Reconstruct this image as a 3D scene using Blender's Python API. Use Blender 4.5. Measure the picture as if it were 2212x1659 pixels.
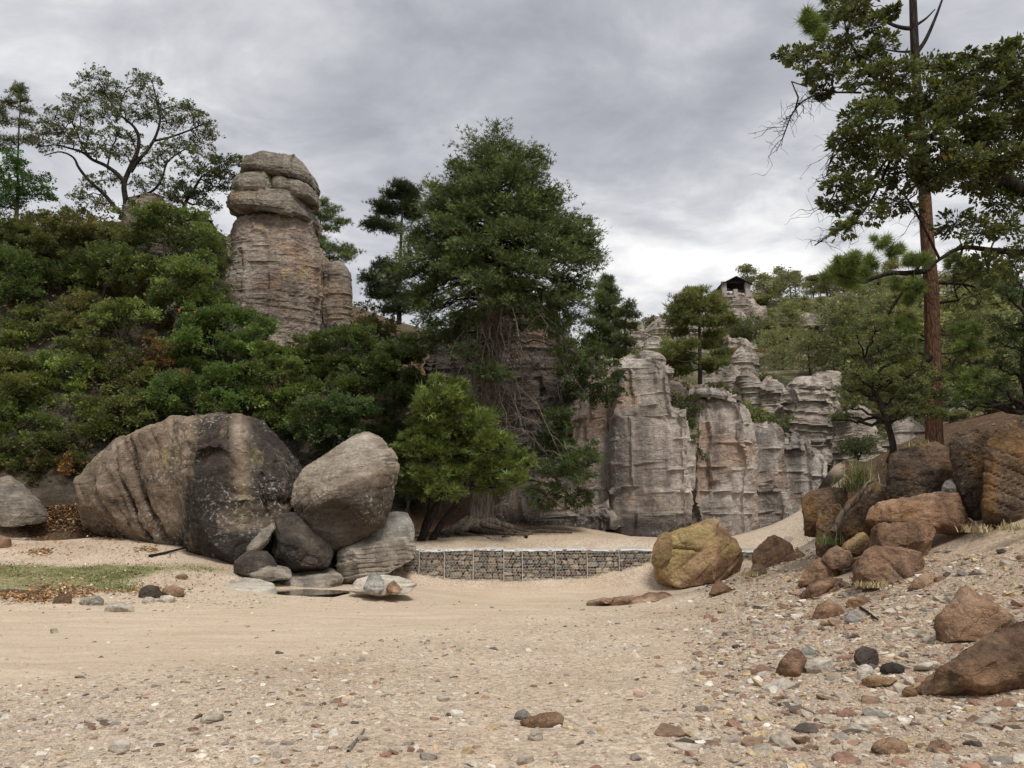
import bpy, bmesh, math
import numpy as np

for o in list(bpy.data.objects):
    bpy.data.objects.remove(o, do_unlink=True)
SC = bpy.context.scene
COL = SC.collection

# ------------------------------------------------------------------ camera
# the photograph was measured on a 2212 x 1659 grid; horizon near row 1120
F, CX, CY, CAMZ = 1671.0, 1106.0, 829.5, 2.1
TH = math.atan((1120 - CY) / F)
cam = bpy.data.objects.new('camera', bpy.data.cameras.new('camera'))
COL.objects.link(cam)
cam.data.sensor_width = 36
cam.data.lens = 36 * F / 2212
cam.data.clip_start = 0.1
cam.data.clip_end = 3000
cam.location = (0, 0, CAMZ)
cam.rotation_euler = (math.pi / 2 + TH, 0, 0)
SC.camera = cam

# ------------------------------------------------------------------ world, sun, exposure
SUN_EL, SUN_AZ = math.radians(57), math.radians(155)     # azimuth clockwise from +Y
W = bpy.data.worlds.new('World')
SC.world = W
W.use_nodes = True
wt = W.node_tree
wt.nodes.clear()


class NT:
    """tiny helper to write node trees"""
    def __init__(s, tree):
        s.t = tree

    def n(s, typ, props=None, **inp):
        nd = s.t.nodes.new(typ)
        for k, v in (props or {}).items():
            setattr(nd, k, v)
        for k, v in inp.items():
            key = int(k[1:]) if k[0] == 'i' and k[1:].isdigit() else k.replace('_', ' ')
            sock = nd.inputs[key]
            if isinstance(v, bpy.types.NodeSocket):
                s.t.links.new(v, sock)
            elif isinstance(v, bpy.types.Node):
                s.t.links.new(v.outputs[0], sock)
            else:
                if sock.type == 'RGBA' and len(v) == 3:
                    v = (*v, 1.0)
                sock.default_value = v
        return nd

    def math(s, op, a, b=0.0, c=None, clamp=False):
        kw = dict(i0=a, i1=b)
        if c is not None:
            kw['i2'] = c
        return s.n('ShaderNodeMath', dict(operation=op, use_clamp=clamp), **kw).outputs[0]

    def ramp(s, fac, stops, interp='LINEAR'):
        nd = s.n('ShaderNodeValToRGB', None, Fac=fac)
        cr = nd.color_ramp
        cr.interpolation = interp
        while len(cr.elements) > 1:
            cr.elements.remove(cr.elements[-1])
        for i, (p, c) in enumerate(stops):
            e = cr.elements[0] if i == 0 else cr.elements.new(p)
            e.position = p
            c = (c, c, c) if isinstance(c, (int, float)) else c
            e.color = (*c[:3], 1)
        return nd.outputs[0]

    def mix(s, fac, a, b, mode='MIX'):
        nd = s.n('ShaderNodeMix', dict(data_type='RGBA', blend_type=mode))
        for sock, v in ((nd.inputs[0], fac), (nd.inputs[6], a), (nd.inputs[7], b)):
            if isinstance(v, bpy.types.NodeSocket):
                s.t.links.new(v, sock)
            elif isinstance(v, (int, float)):
                sock.default_value = v if sock == nd.inputs[0] else (v, v, v, 1)
            else:
                sock.default_value = (*v[:3], 1)
        return nd.outputs[2]

    def noise(s, vec, scale, detail=4, rough=0.55, dist=0.0):
        return s.n('ShaderNodeTexNoise', None, Vector=vec, Scale=scale, Detail=detail, Roughness=rough, Distortion=dist).outputs[0]

    def mapping(s, vec, scale=(1, 1, 1), rot=(0, 0, 0), loc=(0, 0, 0)):
        return s.n('ShaderNodeMapping', None, Vector=vec, Scale=scale, Rotation=rot, Location=loc).outputs[0]


w = NT(wt)
sky = w.n('ShaderNodeTexSky', dict(sky_type='NISHITA', sun_disc=False, sun_elevation=SUN_EL, sun_rotation=SUN_AZ))
tc = w.n('ShaderNodeTexCoord')
sep = w.n('ShaderNodeSeparateXYZ', None, Vector=tc.outputs['Generated'])
den = w.math('ADD', w.math('MAXIMUM', sep.outputs[2], 0.0), 0.22)
px = w.math('DIVIDE', sep.outputs[0], den)
py = w.math('DIVIDE', sep.outputs[1], den)
pv = w.n('ShaderNodeCombineXYZ', None, X=px, Y=py, Z=0.0).outputs[0]
pv = w.mapping(pv, (1.0, 1.25, 1), (0, 0, math.radians(-24)), (3.7, 1.2, 0))
c1 = w.noise(pv, 0.95, 6, 0.52, 0.5)
c2 = w.noise(pv, 3.4, 8, 0.58, 0.35)
cc = w.math('ADD', w.math('MULTIPLY', c1, 0.56), w.math('MULTIPLY', c2, 0.44))
low = w.ramp(sep.outputs[2], [(0.0, 0.07), (0.22, 0.05), (0.5, 0.0), (1.0, 0.0)])
cc = w.math('ADD', cc, low)
cloud = w.ramp(cc, [(0.37, (2.3, 2.36, 2.6)), (0.45, (2.95, 3.0, 3.22)), (0.52, (3.85, 3.88, 4.05)), (0.58, (5.2, 5.15, 5.15)), (0.66, (6.9, 6.7, 6.5))])
skyc = w.mix(0.95, sky.outputs[0], cloud)
bg = w.n('ShaderNodeBackground', None, Color=skyc, Strength=0.1)
wo = w.n('ShaderNodeOutputWorld', None, Surface=bg)

sun = bpy.data.objects.new('sun', bpy.data.lights.new('sun', 'SUN'))
COL.objects.link(sun)
sun.data.energy = 1.5
sun.data.angle = math.radians(16)
sun.data.color = (1.0, 0.95, 0.88)
sun.rotation_euler = (math.pi / 2 - SUN_EL, 0, math.pi - SUN_AZ)
SC.view_settings.view_transform = 'Standard'
SC.view_settings.look = 'None'
SC.view_settings.exposure = 0.8
SC.view_settings.gamma = 1
SC.view_settings.use_curve_mapping = False
SC.render.engine = 'CYCLES'
SC.cycles.max_bounces = 6
SC.cycles.diffuse_bounces = 4
SC.cycles.use_denoising = True


# ------------------------------------------------------------------ geometry helpers
def P(x, y, d):
    """world point seen at grid pixel (x, y) at forward distance d"""
    dx, dy = (x - CX) / F, (CY - y) / F
    vy, vz = math.cos(TH) - dy * math.sin(TH), math.sin(TH) + dy * math.cos(TH)
    s = d / vy
    return np.array((dx * s, d, CAMZ + vz * s))


def proj(p):
    """inverse of P: world points (n,3) to grid pixels"""
    p = np.atleast_2d(np.asarray(p, float))
    rx, ry, rz = p[:, 0], p[:, 1], p[:, 2] - CAMZ
    f = ry * math.cos(TH) + rz * math.sin(TH)
    u = -ry * math.sin(TH) + rz * math.cos(TH)
    return CX + F * rx / f, CY - F * u / f


def _hash(ix, iy, iz, seed):
    h = (ix.astype(np.int64) * 374761393 + iy.astype(np.int64) * 668265263 + iz.astype(np.int64) * 2147483647 + seed * 144269) & 0xFFFFFFFF
    h = ((h ^ (h >> 13)) * 1274126177) & 0xFFFFFFFF
    h = ((h ^ (h >> 16)) * 2246822519) & 0xFFFFFFFF
    return ((h ^ (h >> 15)) & 0xFFFFFF) / float(0xFFFFFF)


def vnoise(p, seed=0):
    i = np.floor(p)
    f = p - i
    f = f * f * f * (f * (f * 6 - 15) + 10)
    i = i.astype(np.int64)
    x0, y0, z0 = i[:, 0], i[:, 1], i[:, 2]
    fx, fy, fz = f[:, 0], f[:, 1], f[:, 2]
    def L(a, b, t):
        return a + (b - a) * t
    r = L(L(L(_hash(x0, y0, z0, seed), _hash(x0 + 1, y0, z0, seed), fx), L(_hash(x0, y0 + 1, z0, seed), _hash(x0 + 1, y0 + 1, z0, seed), fx), fy),
          L(L(_hash(x0, y0, z0 + 1, seed), _hash(x0 + 1, y0, z0 + 1, seed), fx), L(_hash(x0, y0 + 1, z0 + 1, seed), _hash(x0 + 1, y0 + 1, z0 + 1, seed), fx), fy), fz)
    return r * 2 - 1


def fbm(p, octv=4, seed=0, gain=0.5):
    a, s, t = 1.0, np.zeros(len(p)), 0.0
    for k in range(octv):
        s += a * vnoise(p, seed + k * 17)
        t += a
        a *= gain
        p = p * 2.03 + 7.31
    return s / t


def sink_pts(pts, dz):
    z = sorted(p[2] for p in pts)
    cut = z[len(z) // 3]
    return list(pts) + [np.asarray(p) - (0, 0, dz) for p in pts if p[2] <= cut]


def mk_mesh(name, V, Fs, mat=None, smooth=True, attrs=None):
    """V (n,3); Fs list of (m,k) index arrays"""
    me = bpy.data.meshes.new(name)
    V = np.asarray(V, np.float32)
    me.vertices.add(len(V))
    me.vertices.foreach_set('co', V.ravel())
    Fs = [np.asarray(f, np.int32) for f in Fs if len(f)]
    loops = np.concatenate([f.ravel() for f in Fs])
    tot = np.concatenate([np.full(len(f), f.shape[1], np.int32) for f in Fs])
    start = np.concatenate(([0], np.cumsum(tot)[:-1])).astype(np.int32)
    me.loops.add(len(loops))
    me.loops.foreach_set('vertex_index', loops)
    me.polygons.add(len(tot))
    me.polygons.foreach_set('loop_start', start)
    me.polygons.foreach_set('loop_total', tot)
    me.update(calc_edges=True)
    me.polygons.foreach_set('use_smooth', np.full(len(tot), smooth))
    for k, a in (attrs or {}).items():
        a = np.asarray(a, np.float32)
        at = me.attributes.new(k, 'FLOAT_COLOR', 'POINT')
        at.data.foreach_set('color', a.ravel())
    if mat:
        me.materials.append(mat)
    me.update()
    return me


def tag(o, label=None, cat=None, group=None, kind=None):
    for k, v in (('label', label), ('category', cat), ('group', group), ('kind', kind)):
        if v:
            o[k] = v
    return o


def link(name, me, loc=(0, 0, 0), parent=None):
    o = bpy.data.objects.new(name, me)
    COL.objects.link(o)
    o.location = loc
    if parent is not None:
        o.parent = parent
    return o


def thing(name, label, cat, loc, group=None):
    o = bpy.data.objects.new(name, None)
    COL.objects.link(o)
    o.location = loc
    o.empty_display_size = 0.2
    return tag(o, label, cat, group)


def mesh_thing(name, label, cat, V, Fs, mat, loc=None, group=None, smooth=True, attrs=None):
    V = np.asarray(V, float)
    if loc is None:
        loc = np.array((V[:, 0].mean(), V[:, 1].mean(), V[:, 2].min()))
    o = link(name, mk_mesh(name, V - np.asarray(loc), Fs, mat, smooth, attrs), loc)
    return tag(o, label, cat, group)


def part(name, V, Fs, mat, parent, smooth=True, attrs=None, off=None, label=None):
    """a child whose mesh is given in world coordinates"""
    off = np.array(parent.location) if off is None else np.asarray(off)
    o = link(name, mk_mesh(name, np.asarray(V, float) - off, Fs, mat, smooth, attrs), (0, 0, 0), parent)
    if label:
        o['label'] = label
    return o


def vnormals(V, Fs):
    N = np.zeros_like(V)
    for f in Fs:
        a, b, c = V[f[:, 0]], V[f[:, 1]], V[f[:, 2]]
        n = np.cross(b - a, c - a) if f.shape[1] == 3 else np.cross(V[f[:, 2]] - V[f[:, 0]], V[f[:, 3]] - V[f[:, 1]])
        for k in range(f.shape[1]):
            for ax in range(3):
                N[:, ax] += np.bincount(f[:, k], n[:, ax], len(V))
    return N / (np.linalg.norm(N, axis=1, keepdims=True) + 1e-9)


def lap(V, Fs, it=1, w_=0.5):
    for _ in range(it):
        S, c = np.zeros_like(V), np.zeros(len(V))
        for f in Fs:
            k = f.shape[1]
            for i in range(k):
                a, b = f[:, i], f[:, (i + 1) % k]
                for ax in range(3):
                    S[:, ax] += np.bincount(a, V[b, ax], len(V))
                c += np.bincount(a, minlength=len(V))
        V = V * (1 - w_) + w_ * S / np.maximum(c, 1)[:, None]
    return V


def hull_bm(pts):
    bm = bmesh.new()
    for p in pts:
        bm.verts.new(p)
    r = bmesh.ops.convex_hull(bm, input=bm.verts)
    bad = list({g for g in r['geom_interior'] + r['geom_unused'] if isinstance(g, bmesh.types.BMVert)})
    if bad:
        bmesh.ops.delete(bm, geom=bad, context='VERTS')
    return bm


def bm_arrays(bm):
    bm.verts.index_update()
    bmesh.ops.triangulate(bm, faces=bm.faces)
    V = np.array([v.co for v in bm.verts])
    T = np.array([[v.index for v in f.verts] for f in bm.faces])
    bm.free()
    return V, T


def hulls_remesh(hulls, voxel):
    """union of convex hulls as one even quad skin"""
    me = bpy.data.meshes.new('tmp')
    Vs, Ts, n = [], [], 0
    for h in hulls:
        V, T = bm_arrays(hull_bm(h))
        Vs.append(V)
        Ts.append(T + n)
        n += len(V)
    me = mk_mesh('tmp', np.concatenate(Vs), [np.concatenate(Ts)])
    o = link('tmp', me)
    m = o.modifiers.new('r', 'REMESH')
    m.mode = 'VOXEL'
    m.voxel_size = voxel
    dg = bpy.context.evaluated_depsgraph_get()
    ev = o.evaluated_get(dg)
    m2 = ev.to_mesh()
    V = np.empty(len(m2.vertices) * 3, np.float32)
    m2.vertices.foreach_get('co', V)
    V = V.reshape(-1, 3).astype(float)
    lt = np.empty(len(m2.polygons), np.int32)
    m2.polygons.foreach_get('loop_total', lt)
    li = np.empty(len(m2.loops), np.int32)
    m2.loops.foreach_get('vertex_index', li)
    st = np.cumsum(lt) - lt
    Fs = []
    for k in (3, 4):
        s = st[lt == k]
        if len(s):
            Fs.append(li[s[:, None] + np.arange(k)])
    ev.to_mesh_clear()
    bpy.data.objects.remove(o)
    bpy.data.meshes.remove(me)
    return V, Fs


def strata(p, thick, seed, nrm=(0, 0, 1), wob=0.5):
    """bedding: random stand-out per layer, a groove at every joint"""
    n = np.asarray(nrm, float)
    n /= np.linalg.norm(n)
    t = p @ n / thick + wob * fbm(p * (0.35 / thick ** 0.5), 3, seed)
    k = np.floor(t)
    f = t - k
    z = np.zeros_like(k)
    a, b = _hash(k, z, z, seed + 5), _hash(k + 1, z, z, seed + 5)
    s = np.clip((f - 0.82) / 0.18, 0, 1)
    s = s * s * (3 - 2 * s)
    lay = a + (b - a) * s - 0.5
    dist = np.minimum(f, 1 - f)
    gm = np.clip(0.45 + 0.9 * vnoise(p * 0.8 / thick ** 0.5, seed + 31), 0, 1)
    g = np.exp(-(dist / 0.09) ** 2) * gm
    return lay, g


def facet(V, seed, K=10, lo=0.945, hi=0.99, front=True, round_=0.12):
    """knock flat faces off a rounded rock; each cut leaves a crisp edge"""
    rng = np.random.default_rng(seed)
    for k in range(K):
        n = rng.normal(size=3)
        if front and n[1] > 0.3:
            n[1] *= -1
        n = unit(n * (1, 1, 0.8))
        s = V @ n
        h = np.quantile(s, rng.uniform(lo, hi))
        over = np.clip(s - h, 0, None)
        V = V - n * (over * (1 - round_))[:, None]
    return V


def blocks(V, N, seed, su, sz_, amp, groove):
    """jointed blocks: cells along the face standing out by different amounts"""
    w1 = 0.35 * su * fbm(V * 0.5 / su, 3, seed + 1)
    w2 = 0.3 * sz_ * fbm(V * 0.6 / sz_, 3, seed + 2)
    row = np.floor((V[:, 2] + w2) / sz_)
    fz = (V[:, 2] + w2) / sz_ - row
    zr = np.zeros_like(row)
    u = (V[:, 0] + 0.6 * V[:, 1] + w1) / su + 0.55 * _hash(np.floor(row / 3), zr, zr, seed + 3)
    colm = np.floor(u)
    fu = u - colm
    off = 0.82 * _hash(colm, np.floor(row / 3), zr, seed + 4) + 0.18 * _hash(colm, row, zr, seed + 5) - 0.5
    gm = np.clip(0.35 + 1.1 * vnoise(V * 0.7, seed + 6), 0, 1)
    gz_ = np.exp(-(np.minimum(fz, 1 - fz) * sz_ / 0.05) ** 2) * gm
    gu = np.exp(-(np.minimum(fu, 1 - fu) * su / 0.07) ** 2)
    return V + N * (amp * off - groove * np.maximum(gz_ * 0.7, gu))[:, None]


def plane_cut(V, q, n, keep=0.1):
    n = unit(n)
    over = np.clip((V - np.asarray(q)) @ n, 0, None)
    return V - n * (over * (1 - keep))[:, None]


def rockify(V, Fs, seed, amp=0.1, scale=1.0, st=None, fine=0.02, cracks=None):
    N = vnormals(V, Fs)
    q = V + seed * 3.17
    d = amp * fbm(q * scale, 4, seed) + fine * fbm(q * scale * 6, 3, seed + 50)
    r = 1 - np.abs(vnoise(q * scale * 1.7, seed + 9))
    d -= amp * 0.5 * np.clip(r - 0.75, 0, 1) * 4 * 0.5
    if st:
        sa, thick, nrm = st[:3]
        wob = st[3] if len(st) > 3 else 0.5
        lay, g = strata(q, thick, seed, nrm, wob)
        side = 1 - np.abs(N @ (np.asarray(nrm, float) / np.linalg.norm(nrm))) ** 2
        d += side * (sa * lay - sa * 0.9 * g)
    return V + N * d[:, None]


def tube(pts, rad, ns=5):
    pts = np.asarray(pts, float)
    n = len(pts)
    rad = np.broadcast_to(np.asarray(rad, float), (n,))
    t = np.gradient(pts, axis=0)
    t /= np.linalg.norm(t, axis=1, keepdims=True) + 1e-9
    ref = np.array((0.31, 0.2, 0.93)) if abs(t[0, 2]) < 0.85 else np.array((1.0, 0.1, 0.0))
    u = np.cross(t, ref)
    u /= np.linalg.norm(u, axis=1, keepdims=True) + 1e-9
    v = np.cross(t, u)
    a = np.arange(ns) * 2 * math.pi / ns
    V = pts[:, None, :] + rad[:, None, None] * (np.cos(a)[None, :, None] * u[:, None, :] + np.sin(a)[None, :, None] * v[:, None, :])
    V = V.reshape(-1, 3)
    i = np.arange(n - 1)[:, None] * ns
    j = np.arange(ns)[None, :]
    j2 = (j + 1) % ns
    Q = np.stack([i + j, i + j2, i + ns + j2, i + ns + j], -1).reshape(-1, 4)
    return V, Q


def merge(parts):
    """[(V, Q)] to one (V, Q)"""
    if not parts:
        return np.zeros((0, 3)), np.zeros((0, 4), int)
    n, Vs, Qs = 0, [], []
    for V, Q in parts:
        Vs.append(V)
        Qs.append(Q + n)
        n += len(V)
    return np.concatenate(Vs), np.concatenate(Qs)


def spline(pts, n):
    """Catmull-Rom through pts"""
    pts = np.asarray(pts, float)
    if len(pts) == 2:
        t = np.linspace(0, 1, n)[:, None]
        return pts[0] * (1 - t) + pts[1] * t
    p = np.vstack([2 * pts[0] - pts[1], pts, 2 * pts[-1] - pts[-2]])
    s = np.linspace(0, len(pts) - 1 - 1e-6, n)
    i = s.astype(int)
    t = (s - i)[:, None]
    a, b, c, d = p[i], p[i + 1], p[i + 2], p[i + 3]
    return 0.5 * (2 * b + (c - a) * t + (2 * a - 5 * b + 4 * c - d) * t ** 2 + (3 * b - a - 3 * c + d) * t ** 3)


def box(c, s, rz=0.0):
    c, s = np.asarray(c, float), np.asarray(s, float) / 2
    V = np.array([(x, y, z) for x in (-1, 1) for y in (-1, 1) for z in (-1, 1)], float) * s
    if rz:
        cr, sr = math.cos(rz), math.sin(rz)
        V = np.stack([V[:, 0] * cr - V[:, 1] * sr, V[:, 0] * sr + V[:, 1] * cr, V[:, 2]], 1)
    Q = np.array([(0, 1, 3, 2), (4, 6, 7, 5), (0, 4, 5, 1), (2, 3, 7, 6), (0, 2, 6, 4), (1, 5, 7, 3)])
    return V + c, Q


def unit(v):
    v = np.asarray(v, float)
    return v / (np.linalg.norm(v, axis=-1, keepdims=True) + 1e-9)


# ------------------------------------------------------------------ materials
def new_mat(name):
    m = bpy.data.materials.new(name)
    m.use_nodes = True
    m.node_tree.nodes.clear()
    return m, NT(m.node_tree)


def finish(nt, col, rough=0.9, bump=None, bstr=0.5, bdist=0.05, spec=0.25):
    b = nt.n('ShaderNodeBsdfPrincipled', None, Base_Color=col, Roughness=rough)
    b.inputs['Specular IOR Level'].default_value = spec
    if bump is not None:
        bn = nt.n('ShaderNodeBump', None, Height=bump, Strength=bstr, Distance=bdist)
        nt.t.links.new(bn.outputs[0], b.inputs['Normal'])
    nt.n('ShaderNodeOutputMaterial', None, Surface=b.outputs[0])
    return b


def obj_vec(nt):
    tc = nt.n('ShaderNodeTexCoord')
    oi = nt.n('ShaderNodeObjectInfo')
    off = nt.math('MULTIPLY', oi.outputs['Random'], 37.0)
    return nt.n('ShaderNodeVectorMath', dict(operation='ADD'), i0=tc.outputs['Object'], i1=off).outputs[0], oi


def rock_mat(name, dark, mid, light, stain=0.5, lichen=0.3, lcol=(0.5, 0.5, 0.43), warm=None, warm_amt=0.0, yellow=0.0,
             bed=6.0, bedrot=(0, 0, 0), bscale=1.0, bstr=0.7, bdist=0.06, stain_col=(0.035, 0.03, 0.028), stain_z=0.16, vary=0.0, bedw=0.75, bedb=1.1, fs=22.0, fc=0.6, bx=0.7):
    m, nt = new_mat(name)
    v, oi = obj_vec(nt)
    big = nt.noise(v, 0.45 * bscale, 8, 0.6, 0.4)
    col = nt.ramp(big, [(0.33, dark), (0.5, mid), (0.66, light)])
    if warm is not None:
        wn = nt.noise(v, 0.33 * bscale, 5, 0.55, 0.6)
        wf = nt.math('MULTIPLY', nt.ramp(wn, [(0.5, 0.0), (0.62, 1.0)]), warm_amt)
        col = nt.mix(wf, col, warm)
    if yellow:
        yn = nt.noise(nt.mapping(v, (1, 1, 0.5)), 0.8 * bscale, 7, 0.65)
        yf = nt.math('MULTIPLY', nt.ramp(yn, [(0.6, 0.0), (0.68, 1.0)]), yellow)
        col = nt.mix(yf, col, (0.42, 0.36, 0.10))
    bv = nt.mapping(v, (bx, bx, bed), bedrot)
    bedn = nt.noise(bv, 1.0 * bscale, 7, 0.62)
    col = nt.mix(bedw, col, nt.ramp(bedn, [(0.3, 0.5), (0.5, 1.0), (0.7, 1.35)]), 'MULTIPLY')
    # mineral stain running down the faces
    sv = nt.mapping(v, (1.3, 1.3, stain_z))
    sn = nt.noise(sv, 0.9 * bscale, 7, 0.62, 0.3)
    sf = nt.math('MULTIPLY', nt.ramp(sn, [(0.47, 0.0), (0.6, 1.0)]), stain)
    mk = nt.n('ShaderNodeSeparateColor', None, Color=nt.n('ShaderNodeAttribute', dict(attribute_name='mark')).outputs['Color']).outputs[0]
    sf = nt.math('MAXIMUM', sf, nt.math('MULTIPLY', mk, nt.ramp(sn, [(0.3, 0.25), (0.44, 0.97)])))  # mark mask: stain, plus shade painted at pillar feet and perched underside
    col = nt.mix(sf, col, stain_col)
    # lichen crust in patches
    ln = nt.noise(v, 8.0 * bscale, 9, 0.75)
    lm = nt.noise(v, 0.6 * bscale, 3)
    lf = nt.math('MULTIPLY', nt.ramp(ln, [(0.54, 0.0), (0.6, 1.0)]), nt.ramp(lm, [(0.42, 0.0), (0.62, 1.0)]))
    col = nt.mix(nt.math('MULTIPLY', lf, lichen), col, lcol)
    fine = nt.noise(v, fs * bscale, 9, 0.75)
    col = nt.mix(fc, col, nt.ramp(fine, [(0.32, 0.35), (0.43, 0.85), (0.55, 1.05), (0.7, 1.6)]), 'MULTIPLY')
    if vary:
        vc = nt.ramp(oi.outputs['Random'], [(0.0, 1 - vary), (0.5, 1.0), (1.0, 1 + vary)])
        col = nt.mix(1.0, col, vc, 'MULTIPLY')
    cr = nt.n('ShaderNodeTexVoronoi', dict(feature='DISTANCE_TO_EDGE'), Vector=nt.n('ShaderNodeVectorMath', dict(operation='ADD'), i0=nt.mapping(v, (1, 1, 1.9), bedrot), i1=nt.n('ShaderNodeTexNoise', None, Vector=v, Scale=1.6 * bscale, Detail=3).outputs[1]).outputs[0], Scale=0.75 * bscale).outputs[0]
    crk = nt.ramp(cr, [(0.0, 0.0), (0.03, 1.0)])
    h = nt.math('ADD', nt.math('MULTIPLY', nt.noise(v, 7 * bscale, 9, 0.68), 1.0), nt.math('MULTIPLY', bedn, bedb))
    h = nt.math('ADD', h, nt.math('MULTIPLY', crk, 0.25))
    h = nt.math('ADD', h, nt.math('MULTIPLY', fine, 0.35))
    finish(nt, col, 0.92, h, bstr, bdist, 0.2)
    return m


def leaf_mat(name, gain=1.0, trans=0.4):
    m, nt = new_mat(name)
    a = nt.n('ShaderNodeAttribute', dict(attribute_name='col'))
    oi = nt.n('ShaderNodeObjectInfo')
    col = nt.mix(1.0, a.outputs['Color'], nt.ramp(oi.outputs['Random'], [(0, (gain * .78, gain * .8, gain * .78)), (0.5, (gain * .98, gain * 1.0, gain * .95)), (1, (gain * 1.3, gain * 1.26, gain * 1.15))]), 'MULTIPLY')
    p = nt.n('ShaderNodeBsdfPrincipled', None, Base_Color=col, Roughness=0.55)
    p.inputs['Specular IOR Level'].default_value = 0.3
    t = nt.n('ShaderNodeBsdfTranslucent', None, Color=nt.mix(1.0, col, (1.25, 1.22, 0.8), 'MULTIPLY'))
    mx = nt.n('ShaderNodeMixShader', None, Fac=trans, i1=p.outputs[0], i2=t.outputs[0])
    nt.n('ShaderNodeOutputMaterial', None, Surface=mx.outputs[0])
    return m


def bark_mat(name, dark, light, zs=0.25, scale=9.0, bstr=0.8):
    m, nt = new_mat(name)
    v, oi = obj_vec(nt)
    bv = nt.mapping(v, (1, 1, zs))
    n1 = nt.noise(bv, scale, 8, 0.65, 0.4)
    vo = nt.n('ShaderNodeTexVoronoi', dict(feature='DISTANCE_TO_EDGE'), Vector=bv, Scale=scale * 0.9).outputs[0]
    col = nt.ramp(n1, [(0.3, dark), (0.7, light)])
    col = nt.mix(nt.ramp(vo, [(0.0, 0.75), (0.12, 0.0)]), col, tuple(c * 0.35 for c in dark))
    finish(nt, col, 0.95, nt.math('ADD', n1, nt.math('MULTIPLY', vo, 1.2)), bstr, 0.05, 0.15)
    return m


def plain_mat(name, col, rough=0.8, var=0.25, scale=6.0, metal=0.0, spec=0.3):
    m, nt = new_mat(name)
    v, oi = obj_vec(nt)
    n1 = nt.noise(v, scale, 7, 0.65)
    c = nt.mix(1.0, tuple(col), nt.ramp(n1, [(0.25, 1 - var), (0.75, 1 + var)]), 'MULTIPLY')
    b = finish(nt, c, rough, n1, 0.4, 0.02, spec)
    b.inputs['Metallic'].default_value = metal
    return m


M = {}
M['boulder'] = rock_mat('boulder_rock', (0.13, 0.095, 0.07), (0.26, 0.20, 0.148), (0.39, 0.315, 0.24), stain=0.3, lichen=0.75, lcol=(0.48, 0.47, 0.42), warm=(0.24, 0.15, 0.08), warm_amt=0.6, yellow=0.35, bed=2.5, bedrot=(0, math.radians(28), 0), stain_z=0.22, fs=7.0, fc=0.75, bstr=1.0, bdist=0.08)
M['perched'] = rock_mat('perched_rock', (0.18, 0.14, 0.108), (0.34, 0.28, 0.22), (0.5, 0.44, 0.36), stain=0.2, lichen=0.7, lcol=(0.52, 0.5, 0.38), warm=(0.22, 0.13, 0.07), warm_amt=0.6, bed=4.5, bedrot=(0, math.radians(32), 0), bscale=1.2, fs=7.0, fc=0.8, bstr=1.0, bdist=0.08)
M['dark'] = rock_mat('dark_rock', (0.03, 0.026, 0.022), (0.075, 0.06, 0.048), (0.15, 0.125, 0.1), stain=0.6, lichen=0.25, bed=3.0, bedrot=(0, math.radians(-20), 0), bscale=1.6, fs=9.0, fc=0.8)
M['grey'] = rock_mat('grey_rock', (0.12, 0.115, 0.1), (0.23, 0.215, 0.19), (0.36, 0.345, 0.31), stain=0.25, lichen=0.6, lcol=(0.5, 0.5, 0.45), bed=5.0, bscale=1.7, vary=0.15, fs=9.0, fc=0.75)
M['layered'] = rock_mat('layered_rock', (0.12, 0.1, 0.08), (0.3, 0.26, 0.21), (0.45, 0.4, 0.33), stain=0.35, lichen=0.25, bed=9.0, bedrot=(0, math.radians(8), 0), bscale=1.4, fs=9.0, fc=0.75, bx=1.6)
M['pale'] = rock_mat('pale_rock', (0.36, 0.315, 0.25), (0.52, 0.465, 0.385), (0.65, 0.6, 0.51), stain=0.12, lichen=0.3, lcol=(0.6, 0.57, 0.5), bed=5.0, bscale=2.0, vary=0.1, fs=9.0, fc=0.65)
M['cliff'] = rock_mat('cliff_rock', (0.26, 0.22, 0.19), (0.40, 0.35, 0.305), (0.52, 0.465, 0.41), stain=0.6, lichen=0.55, lcol=(0.55, 0.54, 0.48), warm=(0.38, 0.25, 0.17), warm_amt=0.6, bed=2.2, stain_z=0.2, bscale=0.9, stain_col=(0.08, 0.07, 0.065), bedw=0.25, bedb=0.3, bstr=0.9, fs=6.0, fc=0.85, bx=1.2, bdist=0.1)
M['hoodoo'] = rock_mat('hoodoo_rock', (0.17, 0.135, 0.11), (0.29, 0.235, 0.19), (0.37, 0.32, 0.265), stain=0.3, lichen=0.55, lcol=(0.4, 0.39, 0.31), warm=(0.36, 0.21, 0.12), warm_amt=0.6, yellow=0.6, bed=5.0, bscale=0.9, fs=5.0, fc=0.9, bx=1.6, bstr=1.0, bdist=0.12)
M['hoodcap'] = rock_mat('hoodoo_cap_rock', (0.12, 0.105, 0.085), (0.24, 0.205, 0.165), (0.33, 0.295, 0.24), stain=0.35, lichen=0.7, lcol=(0.36, 0.36, 0.29), warm=(0.3, 0.18, 0.1), warm_amt=0.35, bed=6.0, bscale=1.0, fs=5.0, fc=0.9, bx=1.4, bstr=1.0, bdist=0.12)
M['hillrock'] = rock_mat('hill_rock', (0.2, 0.165, 0.135), (0.39, 0.335, 0.28), (0.56, 0.5, 0.425), stain=0.35, lichen=0.5, lcol=(0.52, 0.5, 0.42), bed=6.5, bscale=0.7, bdist=0.12, fs=3.5, fc=0.8, bx=1.0, bstr=1.0)
M['backwall'] = rock_mat('back_wall_rock', (0.05, 0.042, 0.036), (0.12, 0.1, 0.085), (0.22, 0.19, 0.165), stain=0.6, lichen=0.35, warm=(0.2, 0.12, 0.07), warm_amt=0.5, bed=5.0, bscale=0.9, fs=5.0, fc=0.9, bx=1.2, bstr=1.0, bdist=0.12)
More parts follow.
